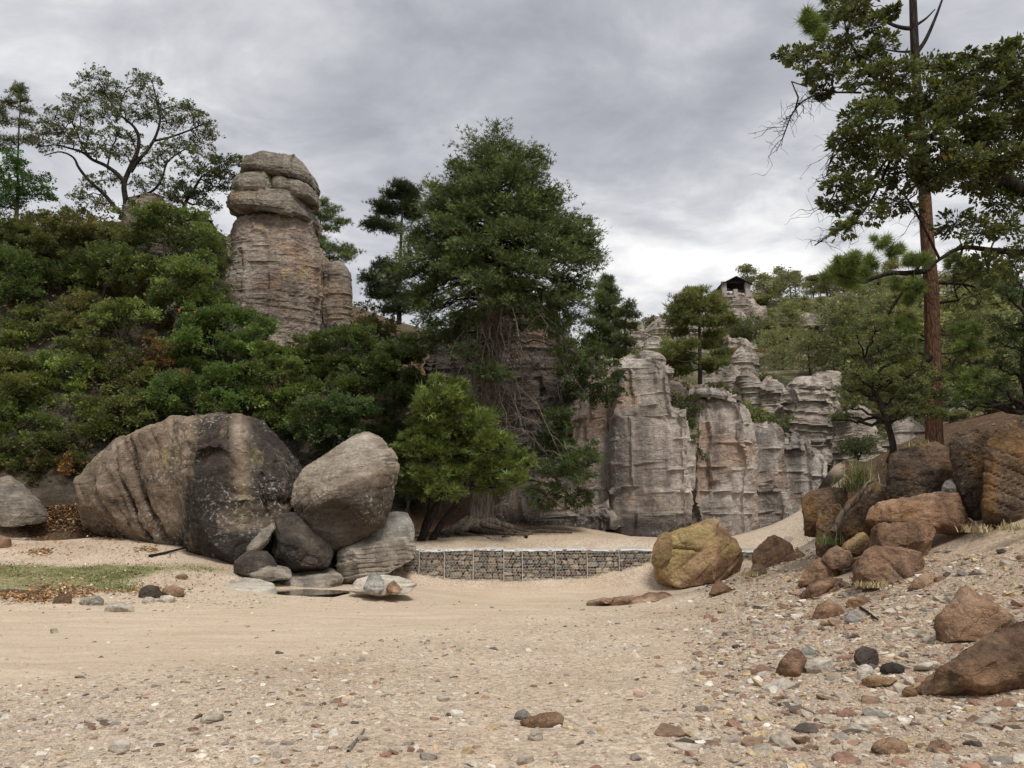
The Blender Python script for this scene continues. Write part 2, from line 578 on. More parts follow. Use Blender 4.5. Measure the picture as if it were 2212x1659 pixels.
M['brown'] = rock_mat('brown_rock', (0.145, 0.083, 0.05), (0.295, 0.182, 0.115), (0.44, 0.3, 0.205), stain=0.4, lichen=0.25, lcol=(0.36, 0.3, 0.22), warm=(0.3, 0.17, 0.07), warm_amt=0.35, bed=2.5, bscale=2.6, bstr=1.0, bdist=0.05, vary=0.22, fs=8.0, fc=0.75)
M['block'] = rock_mat('ochre_block_rock', (0.05, 0.036, 0.026), (0.13, 0.086, 0.055), (0.22, 0.15, 0.095), stain=0.65, lichen=0.35, lcol=(0.3, 0.29, 0.25), warm=(0.24, 0.13, 0.04), warm_amt=0.6, bed=2.0, bscale=2.2, bstr=1.0, bdist=0.06, vary=0.15, fs=8.0, fc=0.8)
M['yellow'] = rock_mat('yellow_rock', (0.2, 0.11, 0.06), (0.33, 0.21, 0.11), (0.46, 0.33, 0.19), stain=0.25, lichen=0.2, warm=(0.36, 0.28, 0.12), warm_amt=0.7, bed=2.0, bscale=1.9, bstr=1.0, bdist=0.05, fs=8.0, fc=0.75, stain_col=(0.13, 0.075, 0.045))
M['bark'] = bark_mat('oak_bark', (0.035, 0.028, 0.022), (0.1, 0.085, 0.068))
M['darkbark'] = bark_mat('dark_bark', (0.02, 0.016, 0.013), (0.055, 0.045, 0.036))
M['cypbark'] = bark_mat('cypress_bark', (0.06, 0.045, 0.035), (0.2, 0.16, 0.125), zs=0.12, scale=7)
M['deadwood'] = bark_mat('dead_wood', (0.11, 0.088, 0.07), (0.28, 0.235, 0.195), zs=0.2, scale=14, bstr=0.4)
M['pinebark'] = bark_mat('red_pine_bark', (0.06, 0.034, 0.022), (0.21, 0.115, 0.07), zs=0.2, scale=16, bstr=1.0)
M['leaf'] = leaf_mat('leaf_surface', 1.25, 0.38)
M['needle'] = leaf_mat('needle_surface', 1.25, 0.3)
# ------------------------------------------------------------------ terrain
CTRL = []
for x, y, d in [
    (0, 1659, 5.0), (550, 1659, 5.0), (1106, 1659, 5.0), (1650, 1659, 5.0), (2212, 1659, 4.9),
    (0, 1450, 8.9), (700, 1450, 8.9), (1300, 1450, 8.7), (1700, 1430, 8.6), (2212, 1450, 7.0),
    (0, 1330, 16.6), (600, 1312, 18.2), (1106, 1310, 18.2), (1500, 1312, 16.2), (1800, 1310, 12.6), (2212, 1310, 9.6),
    (-300, 1320, 17), (-300, 1230, 23.5), (-300, 1140, 29), (0, 1288, 19.6), (300, 1286, 20), (560, 1292, 20.3), (0, 1225, 24), (400, 1213, 25.6), (480, 1236, 24.4),
    (0, 1165, 28.5), (200, 1160, 29), (400, 1182, 28), (110, 1118, 31.8), (0, 1126, 31), (220, 1110, 33),
    (650, 1262, 25.5), (800, 1262, 25.6), (800, 1250, 27.4), (960, 1250, 27.6), (1106, 1249, 27.7), (1250, 1247, 27.6), (1410, 1246, 27.2), (1550, 1240, 26.6), (1650, 1222, 27),
    (720, 1190, 28.8), (800, 1187, 28.7), (950, 1189, 28.9), (1106, 1190, 29.0), (1250, 1187, 28.9), (1410, 1184, 28.4), (1550, 1180, 28.0), (1680, 1182, 29),
    (1000, 1140, 34.5), (1035, 1148, 33.5), (900, 1165, 31.5), (1200, 1150, 34), (1100, 1122, 37.2), (1250, 1133, 37.4), (1420, 1172, 34.5), (1600, 1178, 36), (1760, 1178, 38),
    (1700, 1220, 18), (1640, 1236, 19), (1740, 1192, 22), (1700, 1200, 24), (1790, 1182, 20), (1740, 1186, 28), (1900, 1255, 13), (2000, 1200, 13.4), (1850, 1195, 15.5), (2100, 1138, 14), (2212, 1128, 12.6), (2212, 1230, 10.6), (1760, 1215, 16.5), (2400, 1125, 11), (2212, 1030, 16), (2060, 1020, 17.5), (2500, 1060, 15),
    (2015, 985, 22), (2200, 990, 18), (2420, 1050, 14), (1925, 980, 27), (1850, 1010, 33), (1800, 1000, 40), (2100, 900, 30),
    (1400, 1170, 37.6), (1540, 1174, 40), (1640, 1166, 42), (1710, 1160, 44), (1780, 1162, 46), (1250, 1142, 39), (1330, 1152, 38.6), (1400, 1166, 40), (1540, 1172, 42.5), (1640, 1162, 44.5), (1710, 1156, 46.5), (1150, 1122, 38.5),
    (1380, 800, 43), (1560, 855, 48), (1700, 940, 52), (1510, 848, 50), (1640, 930, 46), (1780, 1000, 55),
    (1400, 770, 75), (1400, 712, 105), (1500, 690, 122), (1585, 655, 141), (1700, 655, 150), (1900, 655, 160), (2130, 645, 160), (2450, 610, 150), (2700, 650, 120),
    (1600, 800, 80), (1700, 770, 92), (1800, 805, 76), (1950, 800, 70), (2100, 800, 62), (1700, 712, 118), (1900, 725, 112), (2350, 800, 50), (1600, 720, 115),
    (0, 520, 43), (150, 492, 44), (300, 480, 45), (450, 500, 45), (600, 740, 43), (750, 720, 47), (850, 740, 49), (1000, 770, 51), (1200, 790, 51), (1300, 760, 60), (-300, 500, 43), (-700, 480, 40),
    (0, 900, 35), (300, 900, 36), (600, 920, 36.5), (800, 960, 37.5), (150, 1050, 32.6), (400, 1060, 34), (620, 1090, 34.5), (780, 1110, 35.5), (900, 1100, 37), (-300, 950, 33), (-700, 1000, 28),
]:
    CTRL.append(P(x, y, d))
CTRL += [np.array(q, float) for q in [
    (0, 0, .5), (0, -8, .6), (-14, -8, .5), (14, -8, 1.8), (6, 0, 1.0), (-8, 0, .45), (-14, 5, .4), (12, 4, 2.2), (18, 10, 2.9), (26, 2, 3.5), (-30, 5, 1.2), (-26, 15, 1.2), (-40, -10, 3), (0, -40, 1), (50, -40, 10), (-60, -60, 6), (60, 20, 16), (-60, 20, 12), (70, -10, 16),
    (-45, 90, 17), (-12, 95, 16), (20, 110, 18), (35, 130, 24), (90, 230, 34), (140, 220, 34), (200, 160, 34), (150, 60, 26), (-120, 60, 16), (-80, 140, 15), (0, 200, 16), (60, 300, 22), (300, 0, 20), (0, -300, 8), (-300, 0, 10), (-200, 300, 14), (300, 300, 24)]]
CTRL = np.array(CTRL)
_d = np.linalg.norm(CTRL[:, None, :2] - CTRL[None, :, :2], axis=2)
_K = np.sqrt(_d ** 2 + 0.7 ** 2)
_n = len(CTRL)
_A = np.block([[-_K + 0.02 * np.eye(_n), np.ones((_n, 1))], [np.ones((1, _n)), np.zeros((1, 1))]])
_w = np.linalg.solve(_A, np.append(CTRL[:, 2], 0.0))


def gz(xy):
    """terrain height without the fine relief"""
    xy = np.atleast_2d(np.asarray(xy, float))
    out = np.empty(len(xy))
    for s in range(0, len(xy), 20000):
        q = xy[s:s + 20000]
        k = -np.sqrt(((q[:, None, :] - CTRL[None, :, :2]) ** 2).sum(2) + 0.49)
        out[s:s + 20000] = k @ _w[:-1] + _w[-1]
    # basin of the pool
    out -= 0.3 * np.exp(-(((xy[:, 0] + 6.3) / 1.15) ** 4 + ((xy[:, 1] - 23.1) / 0.95) ** 4))
    return out


def ground_hit(x, y, d0=4.0, d1=60.0):
    """where the ray of a grid pixel first meets the ground"""
    ds = np.exp(np.linspace(math.log(d0), math.log(d1), 500))
    pts = np.array([P(x, y, d) for d in ds])
    h = pts[:, 2] - gz(pts[:, :2])
    k = np.argmax(h < 0)
    if h[k] >= 0:
        k = len(ds) - 1
    if k > 0:
        t = h[k - 1] / (h[k - 1] - h[k] + 1e-9)
        return pts[k - 1] + (pts[k] - pts[k - 1]) * t
    return pts[0]


rows = np.concatenate([np.linspace(0.4, 4, 14)[:-1], np.exp(np.linspace(math.log(4), math.log(62), 340)), np.exp(np.linspace(math.log(64), math.log(900), 90))])
angs = np.radians(np.concatenate([np.linspace(-38, 38, 360), np.linspace(40, 320, 90)]))
R, A = np.meshgrid(rows, angs, indexing='ij')
gxy = np.stack([R * np.sin(A), R * np.cos(A)], -1).reshape(-1, 2)
gzv = gz(gxy)
slope = np.zeros(len(gxy))
e = 0.4
gx_ = (gz(gxy + (e, 0)) - gzv) / e
gy_ = (gz(gxy + (0, e)) - gzv) / e
slope = np.hypot(gx_, gy_)
far = np.clip((R.ravel() - 30) / 40, 0, 1)
q3 = np.column_stack([gxy, np.zeros(len(gxy))])
gzv = gzv + (0.05 * fbm(q3 * 0.7, 4, 3) + 0.018 * fbm(q3 * 3.1, 4, 9) + 0.008 * fbm(q3 * 11, 3, 12)) * (1 - far) + far * 0.9 * fbm(q3 * 0.12, 5, 21)
ru, rv = proj(np.column_stack([gxy, gzv]))
front = gxy[:, 1] > 3
def band(v, a, b, s):
    return np.clip((v - a) / s + 0.5, 0, 1) * np.clip((b - v) / s + 0.5, 0, 1)
# land cover as it lies on the ground (metres), broken up by the material's noise
X, Y = gxy[:, 0], gxy[:, 1]
wob = 1.6 * fbm(q3 * 0.35, 4, 77)
grass = band(Y + wob * 0.7, 20.9 + 0.0 * X, 24.6, 1.0) * np.clip((-9.2 - X + wob) / 1.5, 0, 1) * np.clip((24.6 + 0.05 * (X + 20) - Y + .4 * wob) / 0.6, 0, 1)
grass = np.maximum(grass, 0.7 * np.exp(-(((X + 9.6) / 1.8) ** 2 + ((Y - 24.6) / .8) ** 2)))
grass = np.maximum(grass, 0.55 * np.exp(-(((X + 1.2) / 2.6) ** 2 + ((Y - 30.3) / 0.7) ** 2)))
litter = np.clip((Y + 0.25 * X + wob - 24.6) / 1.6, 0, 1) * np.clip((-12.5 - X) / 3, 0, 1)
litter = np.maximum(litter, band(Y + 0.5 * wob, 19.9, 21.0, 0.7) * np.clip((-10.5 - X) / 2, 0, 1) * 0.8)
litter = np.maximum(litter, np.clip((Y - 31.8 - 0.35 * np.maximum(X + 4, 0) + wob) / 2.5, 0, 1))
litter = np.maximum(litter, 0.8 * np.exp(-(((X + 1.0) / 5.5) ** 2 + ((Y - 32.5) / 2.2) ** 2)))
path = np.clip((1490 - 0.13 * ru - rv + 14 * wob) / 60 + 0.5, 0, 1) * np.clip((rv - 1255 + 5 * wob) / 25, 0, 1) * np.clip((1480 - ru + 30 * wob) / 250, 0, 1) * front * (Y < 30)
right = np.clip((X - 0.22 * Y + 0.1 + wob * 0.35) / 1.6, 0, 1) * np.clip((22 - Y) / 5, 0, 1)
steep = np.clip((slope - 0.75) / 0.5, 0, 1) * np.clip((Y - 29) / 4, 0, 1)
moss = np.clip((R.ravel() - 45) / 30, 0, 1)
back_r = front * np.clip((1135 - rv) / 40, 0, 1) * np.clip((ru - 1790) / 40, 0, 1) * np.clip((Y - 12.5) / 1.5, 0, 1)
litter = np.maximum(litter, 0.75 * back_r * (Y < 60))
grass = np.maximum(grass, 0.55 * back_r * (Y < 60))
cover = np.column_stack([grass, litter, path, np.ones_like(grass)])
cover2 = np.column_stack([right, steep, moss, np.ones_like(grass)])
na = len(angs)
i = np.arange(len(rows) - 1)[:, None] * na
j = np.arange(na)[None, :]
j2 = (j + 1) % na
GQ = np.stack([i + j, i + na + j, i + na + j2, i + j2], -1).reshape(-1, 4)
GQ = GQ[:, ::-1]
GV = np.column_stack([gxy, gzv])

gm, nt = new_mat('ground_soil')
tcg = nt.n('ShaderNodeTexCoord').outputs['Object']
ca = nt.n('ShaderNodeSeparateColor', None, Color=nt.n('ShaderNodeAttribute', dict(attribute_name='cover')).outputs['Color'])
cb = nt.n('ShaderNodeSeparateColor', None, Color=nt.n('ShaderNodeAttribute', dict(attribute_name='cover2')).outputs['Color'])
n_big = nt.noise(tcg, 0.5, 6, 0.6)
n_mid = nt.noise(tcg, 5.0, 8, 0.7)
n_fine = nt.noise(tcg, 38.0, 6, 0.75)
n_str = nt.noise(nt.mapping(tcg, (0.35, 2.2, 1), (0, 0, 0.12)), 1.2, 8, 0.7)
sand = nt.ramp(n_big, [(0.3, (0.435, 0.33, 0.235)), (0.5, (0.52, 0.417, 0.313)), (0.7, (0.60, 0.49, 0.375))])
pathc = nt.ramp(n_str, [(0.3, (0.48, 0.37, 0.26)), (0.5, (0.552, 0.447, 0.332)), (0.7, (0.62, 0.51, 0.385))])
col = nt.mix(ca.outputs[2], sand, pathc)
redc = nt.ramp(n_mid, [(0.3, (0.27, 0.19, 0.125)), (0.5, (0.42, 0.32, 0.225)), (0.7, (0.53, 0.425, 0.32))])
col = nt.mix(nt.math('MULTIPLY', cb.outputs[0], 0.75), col, redc)
gr = nt.ramp(n_mid, [(0.3, (0.15, 0.15, 0.06)), (0.5, (0.235, 0.23, 0.10)), (0.65, (0.38, 0.33, 0.2))])
gf = nt.ramp(nt.math('ADD', ca.outputs[0], nt.math('MULTIPLY', nt.math('SUBTRACT', n_mid, 0.5), 1.8)), [(0.4, 0), (0.7, 0.9)])
col = nt.mix(gf, col, gr)
lt = nt.ramp(nt.noise(tcg, 9.0, 6, 0.75), [(0.3, (0.03, 0.021, 0.014)), (0.5, (0.10, 0.062, 0.036)), (0.7, (0.22, 0.14, 0.08))])
lf = nt.ramp(nt.math('ADD', ca.outputs[1], nt.math('MULTIPLY', nt.math('SUBTRACT', n_mid, 0.5), 0.8)), [(0.45, 0), (0.7, 1)])
col = nt.mix(lf, col, lt)
hillc = nt.ramp(nt.noise(tcg, 0.25, 8, 0.7), [(0.36, (0.04, 0.05, 0.022)), (0.5, (0.085, 0.09, 0.042)), (0.58, (0.17, 0.14, 0.085)), (0.68, (0.33, 0.26, 0.19))])
col = nt.mix(cb.outputs[2], col, hillc)
stp = nt.ramp(nt.noise(nt.mapping(tcg, (1, 1, 2.5)), 0.8, 9, 0.7), [(0.36, (0.022, 0.02, 0.015)), (0.5, (0.06, 0.05, 0.038)), (0.6, (0.11, 0.095, 0.08)), (0.72, (0.22, 0.195, 0.17))])
col = nt.mix(cb.outputs[1], col, stp)
vg = nt.n('ShaderNodeTexVoronoi', None, Vector=tcg, Scale=26.0, Randomness=1.0)
grav = nt.ramp(nt.n('ShaderNodeSeparateColor', None, Color=vg.outputs['Color']).outputs[0], [(0.0, 0.62), (0.3, 0.86), (0.6, 1.0), (0.9, 1.22)])
notpath = nt.math('SUBTRACT', 0.9, nt.math('MULTIPLY', ca.outputs[2], 0.65))
col = nt.mix(notpath, col, nt.mix(1.0, col, grav, 'MULTIPLY'))
col = nt.mix(0.55, col, nt.ramp(n_fine, [(0.28, 0.5), (0.5, 1.0), (0.72, 1.4)]), 'MULTIPLY')
hb = nt.math('ADD', nt.math('MULTIPLY', n_mid, 0.8), nt.math('ADD', nt.math('MULTIPLY', n_fine, 0.5), nt.math('MULTIPLY', nt.ramp(vg.outputs['Distance'], [(0.0, 1.0), (0.6, 0.0)]), nt.math('MULTIPLY', notpath, 0.5))))
finish(nt, col, 0.95, hb, 0.6, 0.03, 0.12)
ground = link('ground', mk_mesh('ground', GV, [GQ], gm, True, dict(cover=cover, cover2=cover2)))
tag(ground, 'pale sandy river bed and gravel rising into wooded rocky slopes', kind='structure')

# still water of the pool among the rocks
wm, nt = new_mat('pool_water')
tcw = nt.n('ShaderNodeTexCoord').outputs['Object']
b = finish(nt, (0.035, 0.03, 0.02), 0.04, nt.noise(tcw, 3.0, 3), 0.04, 0.02, 0.5)
pa = np.linspace(0, 2 * math.pi, 40, endpoint=False)
pr = 1 + 0.1 * np.sin(3 * pa + 1) + 0.06 * np.sin(5 * pa)
pz = gz([(-6.3, 23.1)])[0] + 0.235
PV = np.column_stack([-6.3 + 1.4 * pr * np.cos(pa), 23.1 + 1.15 * pr * np.sin(pa), np.full(40, pz)])
PV = np.vstack([PV, [(-6.3, 23.1, pz)]])
PT = np.array([(k, (k + 1) % 40, 40) for k in range(40)])
tag(link('pool_water', mk_mesh('pool_water', PV, [PT], wm)), 'small dark still pool between pale rocks', kind='structure')

# ------------------------------------------------------------------ rock formations
def pillar(rows, d, seed, depth=0.8, expo=3.0, nt_=110, dz=0.1, st=(0.12, 0.5, (0, 0, 1)), amp=0.16, fine=0.035, tilt=0.0, scale=0.8, yo=0.0, blk=None, dome=0.22):
    """rock column from its outline rows (y, left, right), top first, seen at distance d"""
    rows = sorted(rows)
    hw = np.array([(b - a) / 2 * d / F for y, a, b in rows])
    ds = d + hw.max() * depth * 0.9 + yo          # the outline is the girth, behind the front face
    hw = hw * ds / d
    z = np.array([P((a + b) / 2, y, ds)[2] for y, a, b in rows])
    cx = np.array([P((a + b) / 2, y, ds)[0] for y, a, b in rows])
    H = z[0] - z[-1]
    n = max(8, int(H / dz))
    zz = np.linspace(z[0], z[-1], n)
    zi, ci, hi = z[::-1], cx[::-1], hw[::-1]
    c = np.interp(zz, zi, ci)
    h = np.interp(zz, zi, hi)
    hm = hw.max() * depth
    hd = hm * (h / hw.max()) ** 0.75
    # round off the top
    kk = np.array([0.22, 0.45, 0.66, 0.84, 0.95])
    zz = np.concatenate([zz[0] + dome * h[0] * np.sqrt(1 - kk ** 2), zz])
    c = np.concatenate([[c[0]] * 5, c])
    h = np.concatenate([h[0] * kk, h])
    hd = np.concatenate([hd[0] * kk, hd])
    n += 5
    t = np.linspace(0, 2 * math.pi, nt_, endpoint=False)
    ct, sn = np.cos(t), np.sin(t)
    e2 = 2 / expo
    ux, uy = np.sign(ct) * np.abs(ct) ** e2, np.sign(sn) * np.abs(sn) ** e2
    V = np.empty((n, nt_, 3))
    V[..., 0] = c[:, None] + h[:, None] * ux
    V[..., 1] = ds + hd[:, None] * uy
    V[..., 2] = zz[:, None] + tilt * (V[..., 0] - c[:, None])
    V = V.reshape(-1, 3)
    i = np.arange(n - 1)[:, None] * nt_
    j = np.arange(nt_)[None, :]
    j2 = (j + 1) % nt_
    Q = np.stack([i + j, i + nt_ + j, i + nt_ + j2, i + j2], -1).reshape(-1, 4)[:, ::-1]
    # joints running down, then bedding and weathering
    m = len(V)
    V = np.vstack([V, [V[:nt_].mean(0) + (0, 0, 0.05)], [V[m - nt_:].mean(0)]])
    T = np.concatenate([np.column_stack([np.arange(nt_), (np.arange(nt_) + 1) % nt_, np.full(nt_, m)]),
                        np.column_stack([(np.arange(nt_) + 1) % nt_ + m - nt_, np.arange(nt_) + m - nt_, np.full(nt_, m + 1)])])
    Fs = [Q, T]
    N = vnormals(V, Fs)
    q = V * (1, 1, 0.18) + seed * 5.1
    r = 1 - np.abs(vnoise(q * 0.75, seed + 3))
    jn = np.clip((r - 0.86) / 0.14, 0, 1)
    V = V + N * (0.16 * amp / 0.16 * vnoise(q * 0.5, seed + 8) - 0.3 * amp / 0.16 * jn ** 2)[:, None]
    if blk:
        V = blocks(V, vnormals(V, Fs), seed, *blk)
    V = rockify(V, Fs, seed, amp, scale, st, fine)
    return V, Fs


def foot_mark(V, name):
    """water stain and painted shade along the cliff pillar feet, plus dark upright streaks"""
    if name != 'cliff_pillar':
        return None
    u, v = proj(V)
    m = np.clip((v - 1085 - 14 * fbm(V * 0.6, 3, 4)) / 40, 0, 1) * np.clip((1560 - u) / 120, 0, 1)  # foot darkening: water stain together with shade put into the colour
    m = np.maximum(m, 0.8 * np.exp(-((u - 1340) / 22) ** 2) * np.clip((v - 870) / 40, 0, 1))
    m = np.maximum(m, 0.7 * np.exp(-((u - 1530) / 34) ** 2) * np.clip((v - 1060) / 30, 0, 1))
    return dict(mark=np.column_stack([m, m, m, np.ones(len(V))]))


def formation(name, label, cat, parts, d, mat, group=None, single=False, **kw):
    """parts: [(part_name, rows, overrides)]; one Empty (or one mesh) per formation"""
    built = []
    for pn, rows, ov in parts:
        k = dict(kw)
        k.update(ov)
        mm = k.pop('mat', mat)
        dd = k.pop('d', d)
        built.append((pn, pillar(rows, dd, **k), mm))
    low = min((b[1][0] for b in built), key=lambda V: V[:, 2].min())
    loc = np.array((low[:, 0].mean(), low[:, 1].mean(), low[:, 2].min()))
    if len(built) == 1:
        V, Fs = built[0][1]
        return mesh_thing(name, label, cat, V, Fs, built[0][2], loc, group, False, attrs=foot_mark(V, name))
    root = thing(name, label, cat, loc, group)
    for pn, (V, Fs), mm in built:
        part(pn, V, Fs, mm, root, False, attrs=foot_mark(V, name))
    return root


HS = (0.13, 0.3, (0.05, 0, 1))
formation('rock_pillar', 'tall ochre rock pillar crowned by three overhanging stone caps above the oaks', 'rock pillar', [
    ('column', [(489, 516, 684), (494, 510, 688), (508, 504, 691), (524, 502, 693), (560, 497, 705), (640, 484, 708), (700, 476, 705), (770, 468, 704), (1010, 440, 705)], dict(seed=11, expo=2.7, nt_=190, dz=0.075, st=(0.05, 0.3, (0.04, 0, 1)), amp=0.13, blk=(1.9, 0.7, 0.1, 0.06))),
    ('lower_cap', [(440, 520, 660), (446, 508, 676), (458, 498, 685), (468, 496, 688), (478, 504, 689), (484, 518, 688), (487, 540, 680)], dict(seed=12, depth=0.95, tilt=-0.12)),
    ('neck', [(424, 560, 648), (432, 556, 650), (450, 552, 652)], dict(seed=16, depth=0.8)),
    ('middle_cap', [(390, 528, 588), (398, 518, 594), (412, 513, 597), (424, 517, 596), (430, 526, 590)], dict(seed=13, depth=1.3, tilt=0.04)),
    ('middle_cap', [(400, 592, 676), (406, 588, 684), (418, 587, 688), (428, 590, 689), (434, 600, 687), (437, 615, 680)], dict(seed=14, depth=1.0, tilt=-0.22)),
    ('top_cap', [(341, 592, 625), (346, 574, 648), (354, 556, 664), (366, 540, 676), (380, 528, 685), (392, 522, 688), (399, 530, 688), (402, 560, 680)], dict(seed=15, depth=0.9, tilt=-0.2, dome=0.1)),
], 43, M['hoodcap'], amp=0.10, fine=0.05, scale=1.1, dz=0.07, nt_=150, st=(0.06, 0.35, (0.1, 0, 1)), dome=0.04)
bpy.data.objects['column'].data.materials[0] = M['hoodoo']
formation('rock_pillar', 'short grey rock shoulder standing against the right side of the capped pillar', 'rock pillar', [('column', [(571, 716, 742), (577, 708, 752), (590, 705, 758), (630, 704, 760), (700, 703, 760), (820, 698, 765)], {})], 44.5, M['hoodcap'], seed=17, amp=0.12, depth=0.9, st=(0.08, 0.4, (0, 0, 1)))
formation('rock_dome', 'rounded grey rock dome poking above the oaks left of the capped pillar', 'rock formation', [('column', [(436, 305, 340), (444, 288, 370), (458, 280, 420), (470, 276, 452), (500, 272, 460), (560, 268, 470), (700, 262, 480), (900, 250, 480)], {})], 44, M['hoodcap'], seed=19, amp=0.2, depth=0.6, st=(0.12, 0.5, (0, 0, 1)))
for seed, rows, d, lab in [
    (23, [(560, 60, 200), (600, 10, 250), (700, -30, 270), (1010, -80, 300)], 42.5, 'dark brown cliff face half hidden behind the oaks at the far left'),
    (24, [(720, 610, 720), (760, 570, 800), (900, 560, 900), (1090, 560, 930)], 43.5, 'dark cliff face behind the oaks below the capped pillar'),
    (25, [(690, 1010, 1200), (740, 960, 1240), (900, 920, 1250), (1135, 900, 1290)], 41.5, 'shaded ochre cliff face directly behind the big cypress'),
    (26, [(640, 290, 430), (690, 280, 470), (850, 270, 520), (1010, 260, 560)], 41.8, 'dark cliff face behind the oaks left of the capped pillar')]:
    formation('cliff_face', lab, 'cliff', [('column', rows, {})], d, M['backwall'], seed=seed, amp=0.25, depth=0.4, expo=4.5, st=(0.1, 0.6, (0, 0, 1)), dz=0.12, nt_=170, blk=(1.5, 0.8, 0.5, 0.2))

CS = (0.03, 0.9, (0.03, 0, 1), 0.35)
G = 'pillars of the pale cliff along the river bed'
formation('cliff_pillar', 'dark stained narrow cliff pillar nearest the big cypress', 'cliff', [
    ('column', [(792, 1290, 1326), (802, 1276, 1332), (840, 1262, 1334), (900, 1250, 1334), (1000, 1226, 1322), (1060, 1200, 1320), (1160, 1170, 1330)], {}),
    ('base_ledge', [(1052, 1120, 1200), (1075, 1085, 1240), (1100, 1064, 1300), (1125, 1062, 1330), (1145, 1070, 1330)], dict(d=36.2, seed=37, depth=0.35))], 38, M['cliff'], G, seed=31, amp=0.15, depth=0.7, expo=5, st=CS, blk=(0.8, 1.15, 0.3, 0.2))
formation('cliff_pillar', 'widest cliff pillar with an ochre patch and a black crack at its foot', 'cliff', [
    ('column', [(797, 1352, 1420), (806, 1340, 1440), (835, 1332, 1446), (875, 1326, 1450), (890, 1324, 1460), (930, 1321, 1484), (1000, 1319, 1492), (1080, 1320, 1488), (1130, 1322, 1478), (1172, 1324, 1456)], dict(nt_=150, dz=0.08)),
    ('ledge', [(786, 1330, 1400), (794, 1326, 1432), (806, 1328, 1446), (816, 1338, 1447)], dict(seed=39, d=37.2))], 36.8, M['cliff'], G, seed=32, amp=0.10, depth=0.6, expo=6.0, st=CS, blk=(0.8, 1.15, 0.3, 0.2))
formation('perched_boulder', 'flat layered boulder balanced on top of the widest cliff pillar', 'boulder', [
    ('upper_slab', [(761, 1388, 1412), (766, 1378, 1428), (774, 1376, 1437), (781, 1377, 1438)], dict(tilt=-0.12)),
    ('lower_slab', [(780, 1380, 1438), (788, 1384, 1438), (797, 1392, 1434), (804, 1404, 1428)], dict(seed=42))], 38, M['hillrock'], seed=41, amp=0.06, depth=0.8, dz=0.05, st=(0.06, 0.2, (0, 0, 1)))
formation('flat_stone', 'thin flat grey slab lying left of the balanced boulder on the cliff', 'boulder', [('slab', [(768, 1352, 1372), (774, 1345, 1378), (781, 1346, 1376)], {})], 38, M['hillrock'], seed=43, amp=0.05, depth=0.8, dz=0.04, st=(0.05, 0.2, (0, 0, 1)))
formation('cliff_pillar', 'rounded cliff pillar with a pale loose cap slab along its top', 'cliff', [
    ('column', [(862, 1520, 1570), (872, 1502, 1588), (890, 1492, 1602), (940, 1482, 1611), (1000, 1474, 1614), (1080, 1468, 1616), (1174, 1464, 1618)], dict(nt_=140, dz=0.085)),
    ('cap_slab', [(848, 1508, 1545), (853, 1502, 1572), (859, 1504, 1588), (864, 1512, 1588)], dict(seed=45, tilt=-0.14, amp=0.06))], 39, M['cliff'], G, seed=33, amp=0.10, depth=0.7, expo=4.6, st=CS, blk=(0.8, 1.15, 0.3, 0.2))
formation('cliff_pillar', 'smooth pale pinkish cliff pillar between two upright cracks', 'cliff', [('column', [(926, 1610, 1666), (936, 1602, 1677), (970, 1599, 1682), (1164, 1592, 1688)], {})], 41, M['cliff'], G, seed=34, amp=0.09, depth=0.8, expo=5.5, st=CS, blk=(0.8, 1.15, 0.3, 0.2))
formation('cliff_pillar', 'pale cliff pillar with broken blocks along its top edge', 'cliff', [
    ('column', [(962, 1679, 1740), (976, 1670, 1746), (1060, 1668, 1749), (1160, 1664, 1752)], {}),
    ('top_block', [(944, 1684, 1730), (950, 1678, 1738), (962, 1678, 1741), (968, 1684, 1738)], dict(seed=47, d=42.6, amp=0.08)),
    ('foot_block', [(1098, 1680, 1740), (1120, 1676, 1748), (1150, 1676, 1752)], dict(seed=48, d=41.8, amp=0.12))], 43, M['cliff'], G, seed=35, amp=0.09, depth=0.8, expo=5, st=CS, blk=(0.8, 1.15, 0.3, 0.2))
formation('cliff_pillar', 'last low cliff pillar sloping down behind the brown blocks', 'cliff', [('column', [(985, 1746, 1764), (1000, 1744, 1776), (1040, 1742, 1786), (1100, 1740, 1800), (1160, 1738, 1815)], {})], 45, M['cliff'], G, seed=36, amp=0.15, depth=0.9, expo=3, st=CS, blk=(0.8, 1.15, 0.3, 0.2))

formation('cliff_face', 'dark recessed rock closing the cracks between the pale cliff pillars', 'cliff', [
    ('column', [(850, 1300, 1460), (900, 1290, 1500), (1170, 1280, 1520)], {}),
    ('column', [(905, 1500, 1590), (940, 1480, 1640), (1170, 1470, 1680)], dict(d=43.5, seed=142)),
    ('column', [(985, 1620, 1740), (1010, 1610, 1780), (1170, 1600, 1800)], dict(d=47, seed=143))], 41, M['backwall'], seed=141, amp=0.2, depth=0.3, expo=4, st=CS)
LS = (0.26, 0.42, (0.03, 0.05, 1), 0.35)
formation('mushroom_rock', 'big layered mushroom rock overhanging above the right end of the cliff', 'rock formation', [
    ('foot', [(955, 1742, 1800), (1000, 1735, 1810), (1060, 1730, 1815)], dict(seed=54, depth=0.8)),
    ('body', [(872, 1700, 1790), (885, 1692, 1796), (905, 1684, 1800), (925, 1686, 1803), (945, 1700, 1805), (962, 1722, 1806)], dict(seed=52, nt_=130)),
    ('middle_slab', [(846, 1706, 1785), (852, 1700, 1793), (864, 1694, 1796), (874, 1696, 1796)], dict(seed=55)),
    ('cap_slab', [(826, 1712, 1780), (831, 1702, 1790), (841, 1696, 1793), (847, 1698, 1790)], dict(seed=53))], 50, M['hillrock'], seed=51, amp=0.18, depth=0.75, dz=0.08, st=(0.16, 0.4, (0.1, 0, 1), 0.4))
